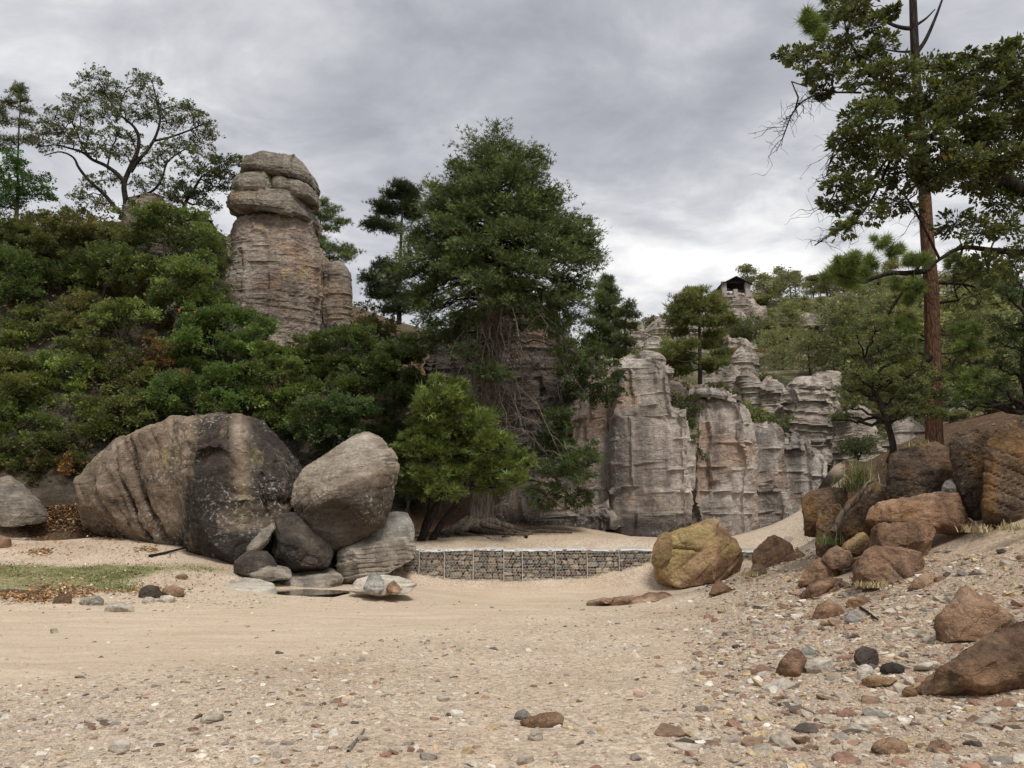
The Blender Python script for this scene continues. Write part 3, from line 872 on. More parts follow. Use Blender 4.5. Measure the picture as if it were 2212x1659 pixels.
formation('layered_rock', 'slim layered rock fin standing behind the big mushroom rock', 'rock formation', [('column', [(805, 1790, 1810), (812, 1765, 1816), (830, 1740, 1817), (842, 1742, 1816), (850, 1785, 1812), (930, 1785, 1818), (1020, 1780, 1818)], {})], 54, M['hillrock'], seed=56, amp=0.15, depth=0.7, st=(0.16, 0.4, (0.1, 0, 1), 0.4))
n_ = 0
for lab, rows, d in [
    ('broad layered rock stack behind the trunk of the tall slope pine', [(792, 1530, 1560), (800, 1520, 1588), (820, 1515, 1602), (850, 1508, 1622), (880, 1505, 1636), (930, 1500, 1640)], 62),
    ('narrow layered rock stack right of the broad one behind the slope pine', [(807, 1600, 1630), (814, 1592, 1638), (835, 1596, 1644), (860, 1600, 1650), (900, 1605, 1655)], 61),
    ('small layered knob above the narrow rock stack on the slope', [(756, 1596, 1612), (762, 1586, 1622), (780, 1582, 1628), (800, 1580, 1630), (830, 1578, 1632)], 72),
    ('pointed layered rock just left of the mushroom rock', [(822, 1655, 1680), (835, 1648, 1690), (855, 1640, 1695), (880, 1638, 1695), (930, 1630, 1700)], 60),
    ('layered rock shelf under the pine right of the pavilion outcrop', [(696, 1616, 1640), (702, 1600, 1646), (720, 1595, 1652), (745, 1590, 1660)], 125),
    ('layered outcrop on the upper left of the hill below the shrubs', [(696, 1425, 1470), (704, 1408, 1500), (720, 1400, 1520), (745, 1398, 1535), (775, 1395, 1540)], 96),
    ('stepped rock tower at the left end of the hill beside the thin pine', [(692, 1340, 1370), (702, 1325, 1380), (720, 1330, 1392), (745, 1322, 1400), (790, 1310, 1405)], 68),
    ('small stacked rock tower left of the tall slope pine', [(734, 1402, 1418), (740, 1394, 1424), (752, 1390, 1430), (772, 1388, 1436), (800, 1384, 1442)], 62),
    ('thin layered rock ledge in shade right of the tall slope pine', [(730, 1558, 1580), (738, 1548, 1610), (750, 1550, 1622), (764, 1552, 1630)], 95),
    ('rounded layered boulder on the slope below the red brush', [(718, 1836, 1856), (726, 1824, 1866), (745, 1820, 1872), (770, 1818, 1874)], 88),
    ('pale layered ledge high on the hill left of the red pine trunk', [(664, 1790, 1830), (670, 1772, 1850), (684, 1770, 1860)], 118),
    ('pale stepped ledges on the hill in the middle of the ridge', [(690, 1700, 1760), (698, 1690, 1790), (712, 1690, 1800)], 112),
    ('low pale rock ledge under the red brush on the hill', [(708, 1790, 1850), (714, 1770, 1880), (730, 1770, 1890)], 104),
    ('tall thin rock stack on the skyline left of the red pine trunk', [(640, 1930, 1937), (648, 1922, 1942), (664, 1916, 1948), (690, 1912, 1950)], 120),
    ('rounded pale rocks low on the hill beside the red pine trunk', [(680, 1918, 1950), (690, 1908, 1975), (710, 1905, 1990)], 100),
    ('pale ledge half hidden by bushes behind the leaning tree', [(720, 1860, 1900), (730, 1850, 1920), (760, 1845, 1930)], 84),
    ('shaded reddish rock face behind the bushes at the right', [(858, 2060, 2110), (866, 2050, 2122), (900, 2048, 2130), (930, 2045, 2130)], 34),
    ('stacked pale boulder seen low between the leaning tree and the pine', [(906, 1945, 1965), (914, 1936, 1985), (926, 1930, 1990), (938, 1930, 1992), (970, 1920, 2010)], 31),
    ('layered dark rock face in the gap left of the leaning tree', [(890, 1815, 1850), (905, 1812, 1880), (960, 1808, 1900), (1030, 1800, 1915)], 46),
]:
    n_ += 1
    s_ = d / 62
    formation('layered_rock', lab, 'rock formation', [('column', rows, {})], d, M['hillrock'], seed=60 + n_, nt_=80, dz=0.11 * s_ ** 0.7, amp=0.2 * s_ ** 0.5, depth=0.8, st=(0.24 * s_ ** 0.6, 0.45 * s_ ** 0.7, (0.04, 0.05, 1), 0.35))
formation('layered_outcrop', 'tiered rock outcrop carrying the open pavilion on the ridge', 'rock formation', [
    ('upper_tier', [(640, 1562, 1612), (644, 1552, 1622), (654, 1548, 1630), (668, 1546, 1632), (690, 1545, 1634)], {}),
    ('left_tier', [(652, 1535, 1560), (660, 1530, 1564), (680, 1528, 1566), (700, 1526, 1568)], dict(seed=92, d=137)),
    ('lower_tier', [(676, 1570, 1600), (682, 1560, 1610), (694, 1552, 1614), (712, 1548, 1620)], dict(seed=93, d=134)),
    ('rounded_boulder', [(664, 1622, 1640), (668, 1614, 1648), (682, 1610, 1652), (700, 1612, 1652)], dict(seed=94, d=135, st=(0.1, .6, (0, 0, 1)))),
    ('right_tier', [(634, 1620, 1650), (638, 1612, 1660), (650, 1612, 1664), (668, 1612, 1664)], dict(seed=95, d=141))], 138, M['hillrock'], seed=91, amp=0.3, nt_=90, dz=0.15, depth=0.8, st=(0.4, 0.75, (0.03, 0, 1), 0.3))
# ------------------------------------------------------------------ boulders
def px_pts(lst):
    return [P(*q) for q in lst]


def boulder(name, label, hulls, mat, voxel, seed, amp=0.1, scale=0.9, st=None, fine=0.02, smooth=3, carve=None, group=None, cat='boulder', sink=0.3, mark=None, cuts=7):
    V, Fs = hulls_remesh([sink_pts(px_pts(h), sink) for h in hulls], voxel)
    V = lap(V, Fs, smooth)
    if cuts:
        V = facet(V, seed, cuts, *((0.945, 0.99) if cuts < 12 else (0.9, 0.975)))
    if carve:
        V = carve(V, vnormals(V, Fs))
    V = rockify(V, Fs, seed, amp, scale, st, fine)
    at = None
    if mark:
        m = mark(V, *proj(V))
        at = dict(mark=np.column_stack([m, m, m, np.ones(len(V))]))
    return mesh_thing(name, label, cat, V, Fs, mat, None, group, voxel < 0.03, attrs=at)


def line_groove(V, N, a, b, width, depth, step=0.0, lo=-0.15, hi=1.15):
    """cut along the plane through two marked points and the view depth"""
    a, b = np.asarray(a), np.asarray(b)
    ab = b - a
    t = ((V - a) @ ab) / (ab @ ab)
    n = unit(np.cross(ab, (0, 1, 0)))
    s = (V - a) @ n + 0.10 * vnoise(V * 0.9, 5)
    m = np.clip((t - lo) / 0.15, 0, 1) * np.clip((hi - t) / 0.15, 0, 1)
    g = np.exp(-(s / width) ** 2) * depth
    if step:
        g = g + step * np.exp(-np.clip(s, 0, None) / 0.5) * (s > 0)
    return V - N * (m * g)[:, None]


def dent(V, N, c, r, depth):
    q = (V - np.asarray(c)) / np.asarray(r)
    k = np.clip(1 - (q ** 2).sum(1), 0, 1) ** 0.7
    return V + np.array((0, 1.0, 0.25)) * (k * depth)[:, None]


def carve_big(V, N):
    for q, n, k in [(P(520, 1050, 26.15), (0.22, -0.97, 0.12), .12), (P(470, 899, 28), (0.02, -0.12, 1), .1), (P(612, 962, 28.2), (0.62, -0.25, 0.74), .1), (P(205, 1110, 29.2), (-0.45, -0.55, -0.7), .1), (P(560, 1170, 26), (0.45, -0.8, -0.4), .1)]:
        V = plane_cut(V, q, n, k)
    N = N
    V = line_groove(V, N, P(236, 985, 28.5), P(318, 1160, 28.3), 0.10, 0.34)
    V = line_groove(V, N, P(268, 955, 28.3), P(352, 1160, 28.0), 0.10, 0.42)
    V = line_groove(V, N, P(188, 1035, 29), P(250, 1130, 29), 0.09, 0.12)
    V = line_groove(V, N, P(330, 960, 27.8), P(420, 1150, 27.4), 0.2, 0.06)
    V = line_groove(V, N, P(425, 935, 26.6), P(398, 1010, 26.6), 0.12, 0.22)
    V = dent(V, N, P(447, 990, 26.2), (0.75, 1.3, 0.42), 0.55)
    V = dent(V, N, P(470, 950, 26.4), (0.3, 1.2, 0.7), 0.3)
    V = dent(V, N, P(560, 1120, 26.3), (1.1, 1.2, 0.7), 0.25)
    V = line_groove(V, N, P(490, 1060, 26.0), P(620, 1085, 26.6), 0.12, 0.12)
    V = line_groove(V, N, P(560, 1030, 26.2), P(575, 1110, 26.2), 0.07, 0.14)
    return V


boulder('boulder', 'largest dark streaked boulder with two deep slanting grooves on its left', [
    [(163, 1042, 29.6), (172, 1024, 30), (216, 985, 30), (232, 968, 30.4), (205, 1152, 29.5), (192, 1112, 29.2), (170, 1080, 29.3), (262, 1140, 28.6), (300, 1162, 28.8), (240, 975, 29.2), (205, 1050, 28.7), (250, 1080, 28.2), (300, 1050, 30), (180, 1100, 33), (230, 980, 33), (300, 1100, 34), (300, 950, 33)],
    [(214, 990, 29.2), (236, 964, 29.4), (250, 952, 29.4), (275, 948, 29), (330, 1160, 28.6), (290, 1158, 28.9), (240, 1020, 28.4), (300, 1120, 28.2), (330, 1100, 28), (250, 950, 33), (350, 1050, 33), (340, 930, 32)],
    [(268, 942, 28.8), (300, 930, 28.6), (345, 919, 28.6), (376, 903, 28.6), (425, 897, 28.3), (402, 1172, 27.9), (330, 1160, 28.5), (350, 1090, 27.8), (395, 1010, 27.2), (300, 980, 28), (420, 1120, 27.1), (440, 940, 27.2), (300, 930, 33), (440, 900, 33), (480, 1100, 34), (330, 1100, 33)],
    [(374, 905, 28), (400, 899, 27.8), (470, 893, 28), (530, 892, 28.2), (552, 905, 28), (575, 922, 28), (600, 948, 28.2), (628, 975, 28.4), (652, 1010, 28.6), (650, 1060, 27.8), (400, 915, 27.2), (397, 1010, 26.5), (410, 1100, 26.2), (402, 1192, 26.6), (440, 1200, 26), (505, 1209, 25.7), (560, 1196, 25.9), (610, 1150, 26.4), (600, 1040, 26.4), (540, 925, 27.0), (470, 1000, 25.9), (520, 1100, 25.6), (455, 1130, 25.7), (580, 1000, 26.6), (420, 905, 32.5), (560, 910, 32.5), (650, 1040, 32), (640, 1140, 32), (420, 1180, 32)],
], M['boulder'], 0.065, 101, cuts=0, amp=0.19, scale=0.85, fine=0.05, smooth=1, carve=carve_big, st=(0.12, 0.6, (0.87, 0.1, 0.5), 0.6),
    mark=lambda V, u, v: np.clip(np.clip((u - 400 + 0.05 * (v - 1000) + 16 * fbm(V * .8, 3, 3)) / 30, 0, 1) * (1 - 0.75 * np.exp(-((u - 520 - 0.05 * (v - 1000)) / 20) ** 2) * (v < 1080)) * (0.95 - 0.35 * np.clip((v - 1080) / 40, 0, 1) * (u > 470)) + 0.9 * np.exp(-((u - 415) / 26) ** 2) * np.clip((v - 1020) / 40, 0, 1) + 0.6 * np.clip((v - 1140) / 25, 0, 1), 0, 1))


def carve_perch(V, N):
    for q, n in [(P(755, 985, 25.7), (-0.38, -0.55, 0.75)), (P(745, 1095, 24.9), (0.0, -0.8, -0.6)), (P(856, 1010, 26), (0.85, -0.35, 0.25)), (P(660, 1100, 25.4), (-0.6, -0.7, -0.3)), (P(820, 955, 26.4), (0.45, -0.4, 0.8))]:
        V = plane_cut(V, q, n, 0.1)
    V = line_groove(V, N, P(690, 1045, 25), P(850, 985, 25), 0.06, 0.08)
    V = line_groove(V, N, P(660, 1030, 25.4), P(840, 955, 25.8), 0.05, 0.06)
    V = dent(V, N, P(720, 1120, 24.9), (0.9, 1.2, 0.5), 0.25)
    return V


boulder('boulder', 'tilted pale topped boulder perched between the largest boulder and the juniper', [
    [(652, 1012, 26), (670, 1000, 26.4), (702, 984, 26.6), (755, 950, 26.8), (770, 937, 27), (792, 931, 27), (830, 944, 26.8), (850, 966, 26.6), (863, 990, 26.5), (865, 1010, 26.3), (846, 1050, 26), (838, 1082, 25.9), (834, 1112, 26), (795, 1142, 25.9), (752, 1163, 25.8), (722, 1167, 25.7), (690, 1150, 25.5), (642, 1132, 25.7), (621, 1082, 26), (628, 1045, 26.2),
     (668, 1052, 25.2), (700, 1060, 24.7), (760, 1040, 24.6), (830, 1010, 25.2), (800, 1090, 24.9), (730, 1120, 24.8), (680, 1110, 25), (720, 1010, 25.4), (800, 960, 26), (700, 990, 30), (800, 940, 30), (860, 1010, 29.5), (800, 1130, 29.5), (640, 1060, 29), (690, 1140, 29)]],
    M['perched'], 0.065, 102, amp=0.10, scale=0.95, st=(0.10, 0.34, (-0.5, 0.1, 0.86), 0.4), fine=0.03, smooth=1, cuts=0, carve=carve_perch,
    mark=lambda V, u, v: np.clip((v - 1062 + 0.28 * (u - 690) + 14 * fbm(V * .9, 3, 8)) / 30, 0, 1) * 0.75)  # darkens the underside: stain together with painted shading
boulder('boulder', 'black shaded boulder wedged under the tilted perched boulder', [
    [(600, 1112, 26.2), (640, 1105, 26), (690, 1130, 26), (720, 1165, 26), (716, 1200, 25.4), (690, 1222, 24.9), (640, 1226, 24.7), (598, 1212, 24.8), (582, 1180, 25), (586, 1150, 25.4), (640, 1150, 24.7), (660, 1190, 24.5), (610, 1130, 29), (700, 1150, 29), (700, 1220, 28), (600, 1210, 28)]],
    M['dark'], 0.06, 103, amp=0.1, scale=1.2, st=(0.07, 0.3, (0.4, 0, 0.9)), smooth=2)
boulder('rock_slab', 'thin pale edged slab leaning over a black hollow beside the largest boulder', [
    [(531, 1184, 25.3), (545, 1165, 25.5), (572, 1140, 25.6), (592, 1127, 25.6), (601, 1128, 25.4), (598, 1146, 25.1), (570, 1168, 25), (540, 1188, 25), (590, 1132, 26.3), (545, 1180, 26.4)]],
    M['layered'], 0.04, 104, amp=0.05, scale=1.5, st=(0.04, 0.16, (-0.55, 0, 0.83)), smooth=1)
boulder('boulder', 'grey lichen covered boulder behind the tilted perched boulder near the trunks', [
    [(735, 1180, 27), (770, 1142, 27.3), (812, 1120, 27.6), (850, 1104, 27.8), (880, 1104, 28), (894, 1130, 27.6), (896, 1160, 27.2), (880, 1190, 26.8), (745, 1215, 26.3), (725, 1222, 26.3), (790, 1160, 26.5), (860, 1140, 26.9), (850, 1108, 30), (780, 1140, 30), (890, 1150, 30)]],
    M['grey'], 0.07, 105, amp=0.1, scale=1.0, smooth=2)
boulder('boulder', 'rounded finely layered boulder at the left end of the gabion wall', [
    [(727, 1222, 26), (724, 1200, 26.1), (735, 1178, 26.3), (760, 1160, 26.6), (800, 1154, 26.8), (850, 1155, 27), (892, 1163, 27), (906, 1182, 27), (900, 1205, 26.6), (850, 1215, 26), (800, 1235, 25.6), (765, 1254, 25.4), (740, 1248, 25.5), (760, 1190, 25.4), (820, 1180, 25.8), (780, 1225, 25.2), (800, 1158, 29), (890, 1180, 29), (740, 1200, 28.5)]],
    M['layered'], 0.055, 106, amp=0.07, scale=0.9, st=(0.09, 0.16, (-0.12, 0.1, 1), 0.6), smooth=3, fine=0.02)
boulder('rock_shelf', 'flat pale brown rock shelf rising behind the small pool', [
    [(540, 1262, 24.9), (570, 1240, 25.6), (610, 1226, 26.2), (660, 1222, 26.4), (705, 1222, 26.6), (735, 1232, 26.3), (745, 1252, 25.3), (735, 1268, 24.6), (640, 1270, 24.4), (590, 1272, 24.2), (620, 1250, 24.6), (700, 1245, 24.9), (620, 1235, 29), (720, 1230, 29), (600, 1300, 25), (730, 1295, 25.2)]],
    M['layered'], 0.06, 107, amp=0.06, scale=1.0, st=(0.06, 0.2, (0.1, 0, 1)), smooth=2)
boulder('rock_shelf', 'low whitish rock shelf left of the small pool', [
    [(408, 1290, 22), (430, 1272, 22.6), (470, 1256, 23.4), (500, 1246, 24.2), (560, 1246, 24.4), (590, 1262, 23.6), (601, 1278, 22.6), (590, 1294, 21.8), (520, 1292, 21.4), (440, 1296, 21.5), (500, 1268, 22.2), (560, 1270, 22.2), (480, 1260, 25), (580, 1262, 25), (420, 1310, 22.5), (590, 1310, 22.5)]],
    M['pale'], 0.05, 108, amp=0.08, scale=1.3, smooth=2)
for lab, hull, mat, seed, vox in [
    ('brown wet looking rock at the foot of the largest boulder', [(493, 1232, 24.2), (510, 1205, 24.6), (540, 1186, 25), (580, 1190, 25), (600, 1215, 24.8), (596, 1240, 24.2), (540, 1246, 23.9), (540, 1210, 24), (560, 1200, 27), (600, 1230, 26)], 'dark', 111, .05),
    ('tan flat rock between the brown wet rock and the whitish shelf', [(520, 1240, 24), (545, 1222, 24.6), (590, 1218, 24.8), (628, 1226, 24.8), (630, 1242, 24.2), (560, 1250, 23.7), (570, 1226, 24), (600, 1230, 26)], 'layered', 112, .05),
    ('pale humped rock at the right edge of the small pool', [(752, 1270, 22.4), (770, 1254, 22.8), (795, 1243, 23.2), (830, 1242, 23.4), (870, 1250, 23.2), (905, 1262, 22.8), (880, 1274, 22.2), (800, 1278, 22), (800, 1252, 22.4), (800, 1250, 24.4), (880, 1262, 24)], 'pale', 113, .04),
    ('grey pointed stone leaning on the pale humped rock', [(781, 1275, 21.9), (792, 1252, 22.1), (806, 1236, 22.3), (816, 1238, 22.3), (832, 1256, 22.1), (832, 1270, 21.8), (815, 1281, 21.6), (790, 1281, 21.6), (810, 1255, 21.6), (810, 1242, 22.8)], 'grey', 114, .03),
    ('small dark brown stone right of the grey pointed stone', [(832, 1278, 21.8), (840, 1262, 22), (852, 1252, 22.1), (862, 1262, 22), (872, 1274, 21.9), (862, 1280, 21.6), (845, 1282, 21.6), (850, 1262, 22.6)], 'brown', 115, .03),
    ('large grey boulder at the far left edge under the oaks', [(-60, 1120, 31), (-50, 1060, 31.5), (0, 1032, 31.6), (25, 1022, 31.8), (50, 1040, 31.6), (85, 1075, 31.2), (108, 1110, 31), (100, 1128, 30.4), (30, 1134, 29.9), (-40, 1136, 29.9), (0, 1080, 30), (50, 1085, 30.2), (0, 1060, 34), (80, 1090, 33)], 'hoodcap', 116, .07),
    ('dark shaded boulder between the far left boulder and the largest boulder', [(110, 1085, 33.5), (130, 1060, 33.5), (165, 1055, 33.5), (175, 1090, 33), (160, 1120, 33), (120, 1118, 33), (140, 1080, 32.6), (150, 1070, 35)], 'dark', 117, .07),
    ('dark low rock at the foot of the cliff behind the yellow boulder', [(1630, 1160, 33), (1640, 1140, 33.4), (1670, 1130, 33.6), (1700, 1135, 33.5), (1716, 1160, 33), (1700, 1172, 32.6), (1640, 1172, 32.6), (1670, 1145, 32.6), (1680, 1140, 35)], 'dark', 118, .06),
]:
    boulder('boulder', lab, [hull], M[mat], vox, seed, amp=0.08, scale=1.2, smooth=1, st=(0.04, 0.2, (0.1, 0, 1)), sink=0.03 if seed in (114, 115) else 0.12)

# ---- brown rocks of the right-hand slope: outlines met at the ground
def outline_rock(label, pts, seed, mat, dep=0.8, vox=None, amp=None, d=None, sink=6, front=0.55, group=None, top=0.0, name='rock', st=None, mark=None, carve=None):
    mx_, my_ = np.mean([p[0] for p in pts]), max(p[1] for p in pts)
    pts = [(mx_ + (x - mx_) * 1.06, my_ + (y - my_) * 1.06) for x, y in pts]
    xs, ys = [p[0] for p in pts], [p[1] for p in pts]
    cx_, yb = (min(xs) + max(xs)) / 2, max(ys)
    if d is None:
        d = ground_hit(cx_, yb)[1]
    wd = (max(xs) - min(xs)) * d / F
    rng = np.random.default_rng(seed)
    my = (min(ys) + max(ys)) / 2
    dp = wd * dep
    tilt = unit(rng.normal(size=3) * (1, 0.5, 1))
    st = st or (wd * 0.032, wd * 0.17, tilt, 0.4)
    H = []
    for x, y in pts:
        lowk = (y - min(ys)) / (yb - min(ys) + 1e-6)
        H.append((x, y, d + dp * (0.42 - 0.36 * lowk ** 2)))
        H.append((cx_ + (x - cx_) * 0.85, my + (y - my) * 0.9 + top, d + dp * (0.9 + 0.1 * rng.random())))
    sx_, sy_ = (max(xs) - min(xs)) / 2, (yb - min(ys)) / 2
    for k in range(4):
        a_ = k * math.pi / 2 + rng.uniform(0.3, 1.3)
        rr = front * rng.uniform(0.55, 1.25)
        H.append((cx_ + math.cos(a_) * sx_ * rr, my + 0.15 * sy_ + math.sin(a_) * sy_ * rr * 0.9, d + dp * rng.uniform(0.0, 0.1) + 0.02))
    for x, y in pts:
        if y > my:
            H.append((x, y + sink, d + dp * 0.4))
    vox = vox or max(0.012, wd / (36 if name == 'rock' else 26))
    amp = (amp if amp is not None else wd * 0.036) * 1.15
    return boulder(name, label, [H], M[mat], vox, seed, amp=amp, scale=2.6 / max(wd, 0.3), fine=amp * 0.5, smooth=0, mark=mark, carve=carve, group=group, cat='rock', st=st, sink=0.0, cuts=3 if mat == 'block' else 12)


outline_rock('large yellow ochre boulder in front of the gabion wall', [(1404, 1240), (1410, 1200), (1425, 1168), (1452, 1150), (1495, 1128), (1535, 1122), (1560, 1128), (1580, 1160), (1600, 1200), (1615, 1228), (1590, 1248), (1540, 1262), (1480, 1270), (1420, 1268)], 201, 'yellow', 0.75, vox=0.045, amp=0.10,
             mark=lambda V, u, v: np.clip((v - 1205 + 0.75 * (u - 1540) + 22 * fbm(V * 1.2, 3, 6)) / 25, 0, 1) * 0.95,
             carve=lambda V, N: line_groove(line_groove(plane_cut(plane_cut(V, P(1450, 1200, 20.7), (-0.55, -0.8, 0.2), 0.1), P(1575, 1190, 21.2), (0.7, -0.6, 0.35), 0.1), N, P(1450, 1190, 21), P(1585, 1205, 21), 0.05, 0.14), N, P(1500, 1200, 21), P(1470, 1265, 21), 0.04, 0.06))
outline_rock('knobbly yellow stone against the left side of the large yellow boulder', [(1408, 1206), (1412, 1178), (1422, 1158), (1440, 1150), (1452, 1156), (1450, 1200), (1440, 1225), (1412, 1226)], 202, 'yellow', 0.7, d=20.9)
outline_rock('brown wedge shaped rock just right of the large yellow boulder', [(1622, 1222), (1630, 1192), (1650, 1172), (1668, 1158), (1700, 1172), (1720, 1188), (1706, 1214), (1670, 1230), (1632, 1232)], 203, 'brown', 0.7, d=19.2)
outline_rock('low brown rock with a dark underside right of the wedge shaped rock', [(1688, 1216), (1710, 1196), (1724, 1188), (1740, 1196), (1746, 1212), (1720, 1220)], 204, 'brown', 0.7, d=18.3)
outline_rock('dark little rock at the foot of the brown wedge shaped rock', [(1620, 1234), (1626, 1222), (1640, 1218), (1652, 1224), (1656, 1240), (1640, 1246), (1622, 1244)], 205, 'block', 0.7)
outline_rock('tall ochre block at the far right edge of the slope', [(2128, 1110), (2124, 1000), (2130, 960), (2150, 935), (2185, 916), (2230, 905), (2270, 910), (2280, 1120), (2200, 1122), (2150, 1120)], 206, 'block', 0.55, d=12.8, vox=0.035, amp=0.05, sink=25, front=0.8)
outline_rock('leaning ochre block just left of the tall right hand block', [(2052, 965), (2062, 942), (2100, 936), (2134, 938), (2140, 1000), (2138, 1095), (2110, 1104), (2080, 1090), (2062, 1030)], 207, 'block', 0.6, d=13.6, vox=0.035, amp=0.05, sink=25, front=0.8)
outline_rock('dark brown block with a rounded top behind the long slab', [(1917, 1070), (1922, 1010), (1930, 985), (1960, 970), (2010, 964), (2046, 972), (2060, 1000), (2068, 1050), (2060, 1085), (1990, 1090), (1930, 1092)], 208, 'block', 0.7, d=14.2, vox=0.035, amp=0.06, sink=25, front=0.75)
outline_rock('long flat pinkish brown slab lying below the dark brown block', [(1874, 1112), (1876, 1096), (1920, 1084), (1980, 1078), (2040, 1068), (2064, 1066), (2080, 1085), (2096, 1120), (2092, 1138), (2020, 1134), (1940, 1138), (1882, 1134)], 209, 'brown', 0.4, d=13.4, vox=0.03, sink=16, front=0.8)
outline_rock('brown tilted block tucked under the long flat slab', [(1874, 1180), (1880, 1148), (1900, 1136), (1940, 1132), (1990, 1130), (2014, 1142), (2020, 1168), (2000, 1186), (1930, 1190)], 210, 'brown', 0.6, d=13.1, sink=18)
outline_rock('massive russet rock in front of the tilted block', [(1841, 1248), (1850, 1215), (1868, 1192), (1890, 1182), (1940, 1184), (1985, 1198), (2008, 1220), (2004, 1236), (1960, 1246), (1930, 1262), (1880, 1270), (1850, 1264)], 211, 'brown', 0.65, vox=0.03)
outline_rock('light topped wedge rock beside the massive russet rock', [(1812, 1186), (1830, 1168), (1856, 1154), (1872, 1152), (1878, 1170), (1872, 1190), (1850, 1202), (1822, 1200)], 212, 'yellow', 0.7, d=14.4)
outline_rock('flat faced pinkish block left of the light topped wedge', [(1776, 1204), (1790, 1190), (1808, 1180), (1838, 1196), (1848, 1210), (1834, 1222), (1800, 1226)], 213, 'brown', 0.7, d=14.2)
outline_rock('rounded brown rock below the flat faced pinkish block', [(1724, 1262), (1738, 1236), (1756, 1214), (1780, 1208), (1808, 1226), (1822, 1246), (1800, 1256), (1760, 1264)], 214, 'brown', 0.8)
outline_rock('broad low brown rock half buried in rubble left of the russet rock', [(1722, 1290), (1750, 1266), (1790, 1252), (1826, 1254), (1836, 1270), (1800, 1280), (1760, 1290)], 215, 'brown', 0.9)
outline_rock('square topped brown block at the left end of the block pile', [(1738, 1120), (1736, 1080), (1750, 1064), (1800, 1056), (1826, 1060), (1830, 1090), (1810, 1110), (1770, 1124)], 216, 'block', 0.6, d=16.3, sink=40)
outline_rock('upright grey brown block under the square topped block', [(1763, 1180), (1766, 1110), (1780, 1096), (1812, 1094), (1824, 1110), (1820, 1160), (1806, 1184), (1780, 1190)], 217, 'block', 0.6, d=15.9, sink=25)
outline_rock('dark leaning block under the bent root in the block pile', [(1812, 1120), (1830, 1092), (1870, 1052), (1910, 1038), (1922, 1060), (1920, 1120), (1880, 1150), (1838, 1158), (1820, 1150)], 218, 'block', 0.6, d=15.2, sink=25)
outline_rock('small russet rock right below the massive russet rock', [(1962, 1272), (1976, 1252), (1998, 1238), (2014, 1240), (2024, 1258), (2012, 1270), (1985, 1278)], 219, 'brown', 0.8)
outline_rock('brown pyramid shaped rock near the right edge of the gravel', [(2022, 1380), (2026, 1340), (2050, 1310), (2074, 1284), (2090, 1272), (2115, 1288), (2150, 1312), (2190, 1336), (2212, 1352), (2190, 1378), (2100, 1386), (2040, 1386)], 220, 'brown', 0.8, vox=0.022, amp=0.035)
outline_rock('huge mottled brown rock at the lower right edge of the picture', [(1978, 1490), (2010, 1465), (2060, 1430), (2120, 1390), (2160, 1362), (2200, 1352), (2270, 1350), (2300, 1470), (2260, 1512), (2150, 1506), (2080, 1512), (2010, 1508)], 221, 'brown', 0.7, vox=0.024, amp=0.05, front=0.6)
outline_rock('grey lump of the block pile peeking between the two tall ochre blocks', [(2034, 1060), (2040, 1042), (2060, 1034), (2072, 1050), (2068, 1068), (2046, 1070)], 222, 'grey', 0.8, d=13.7)
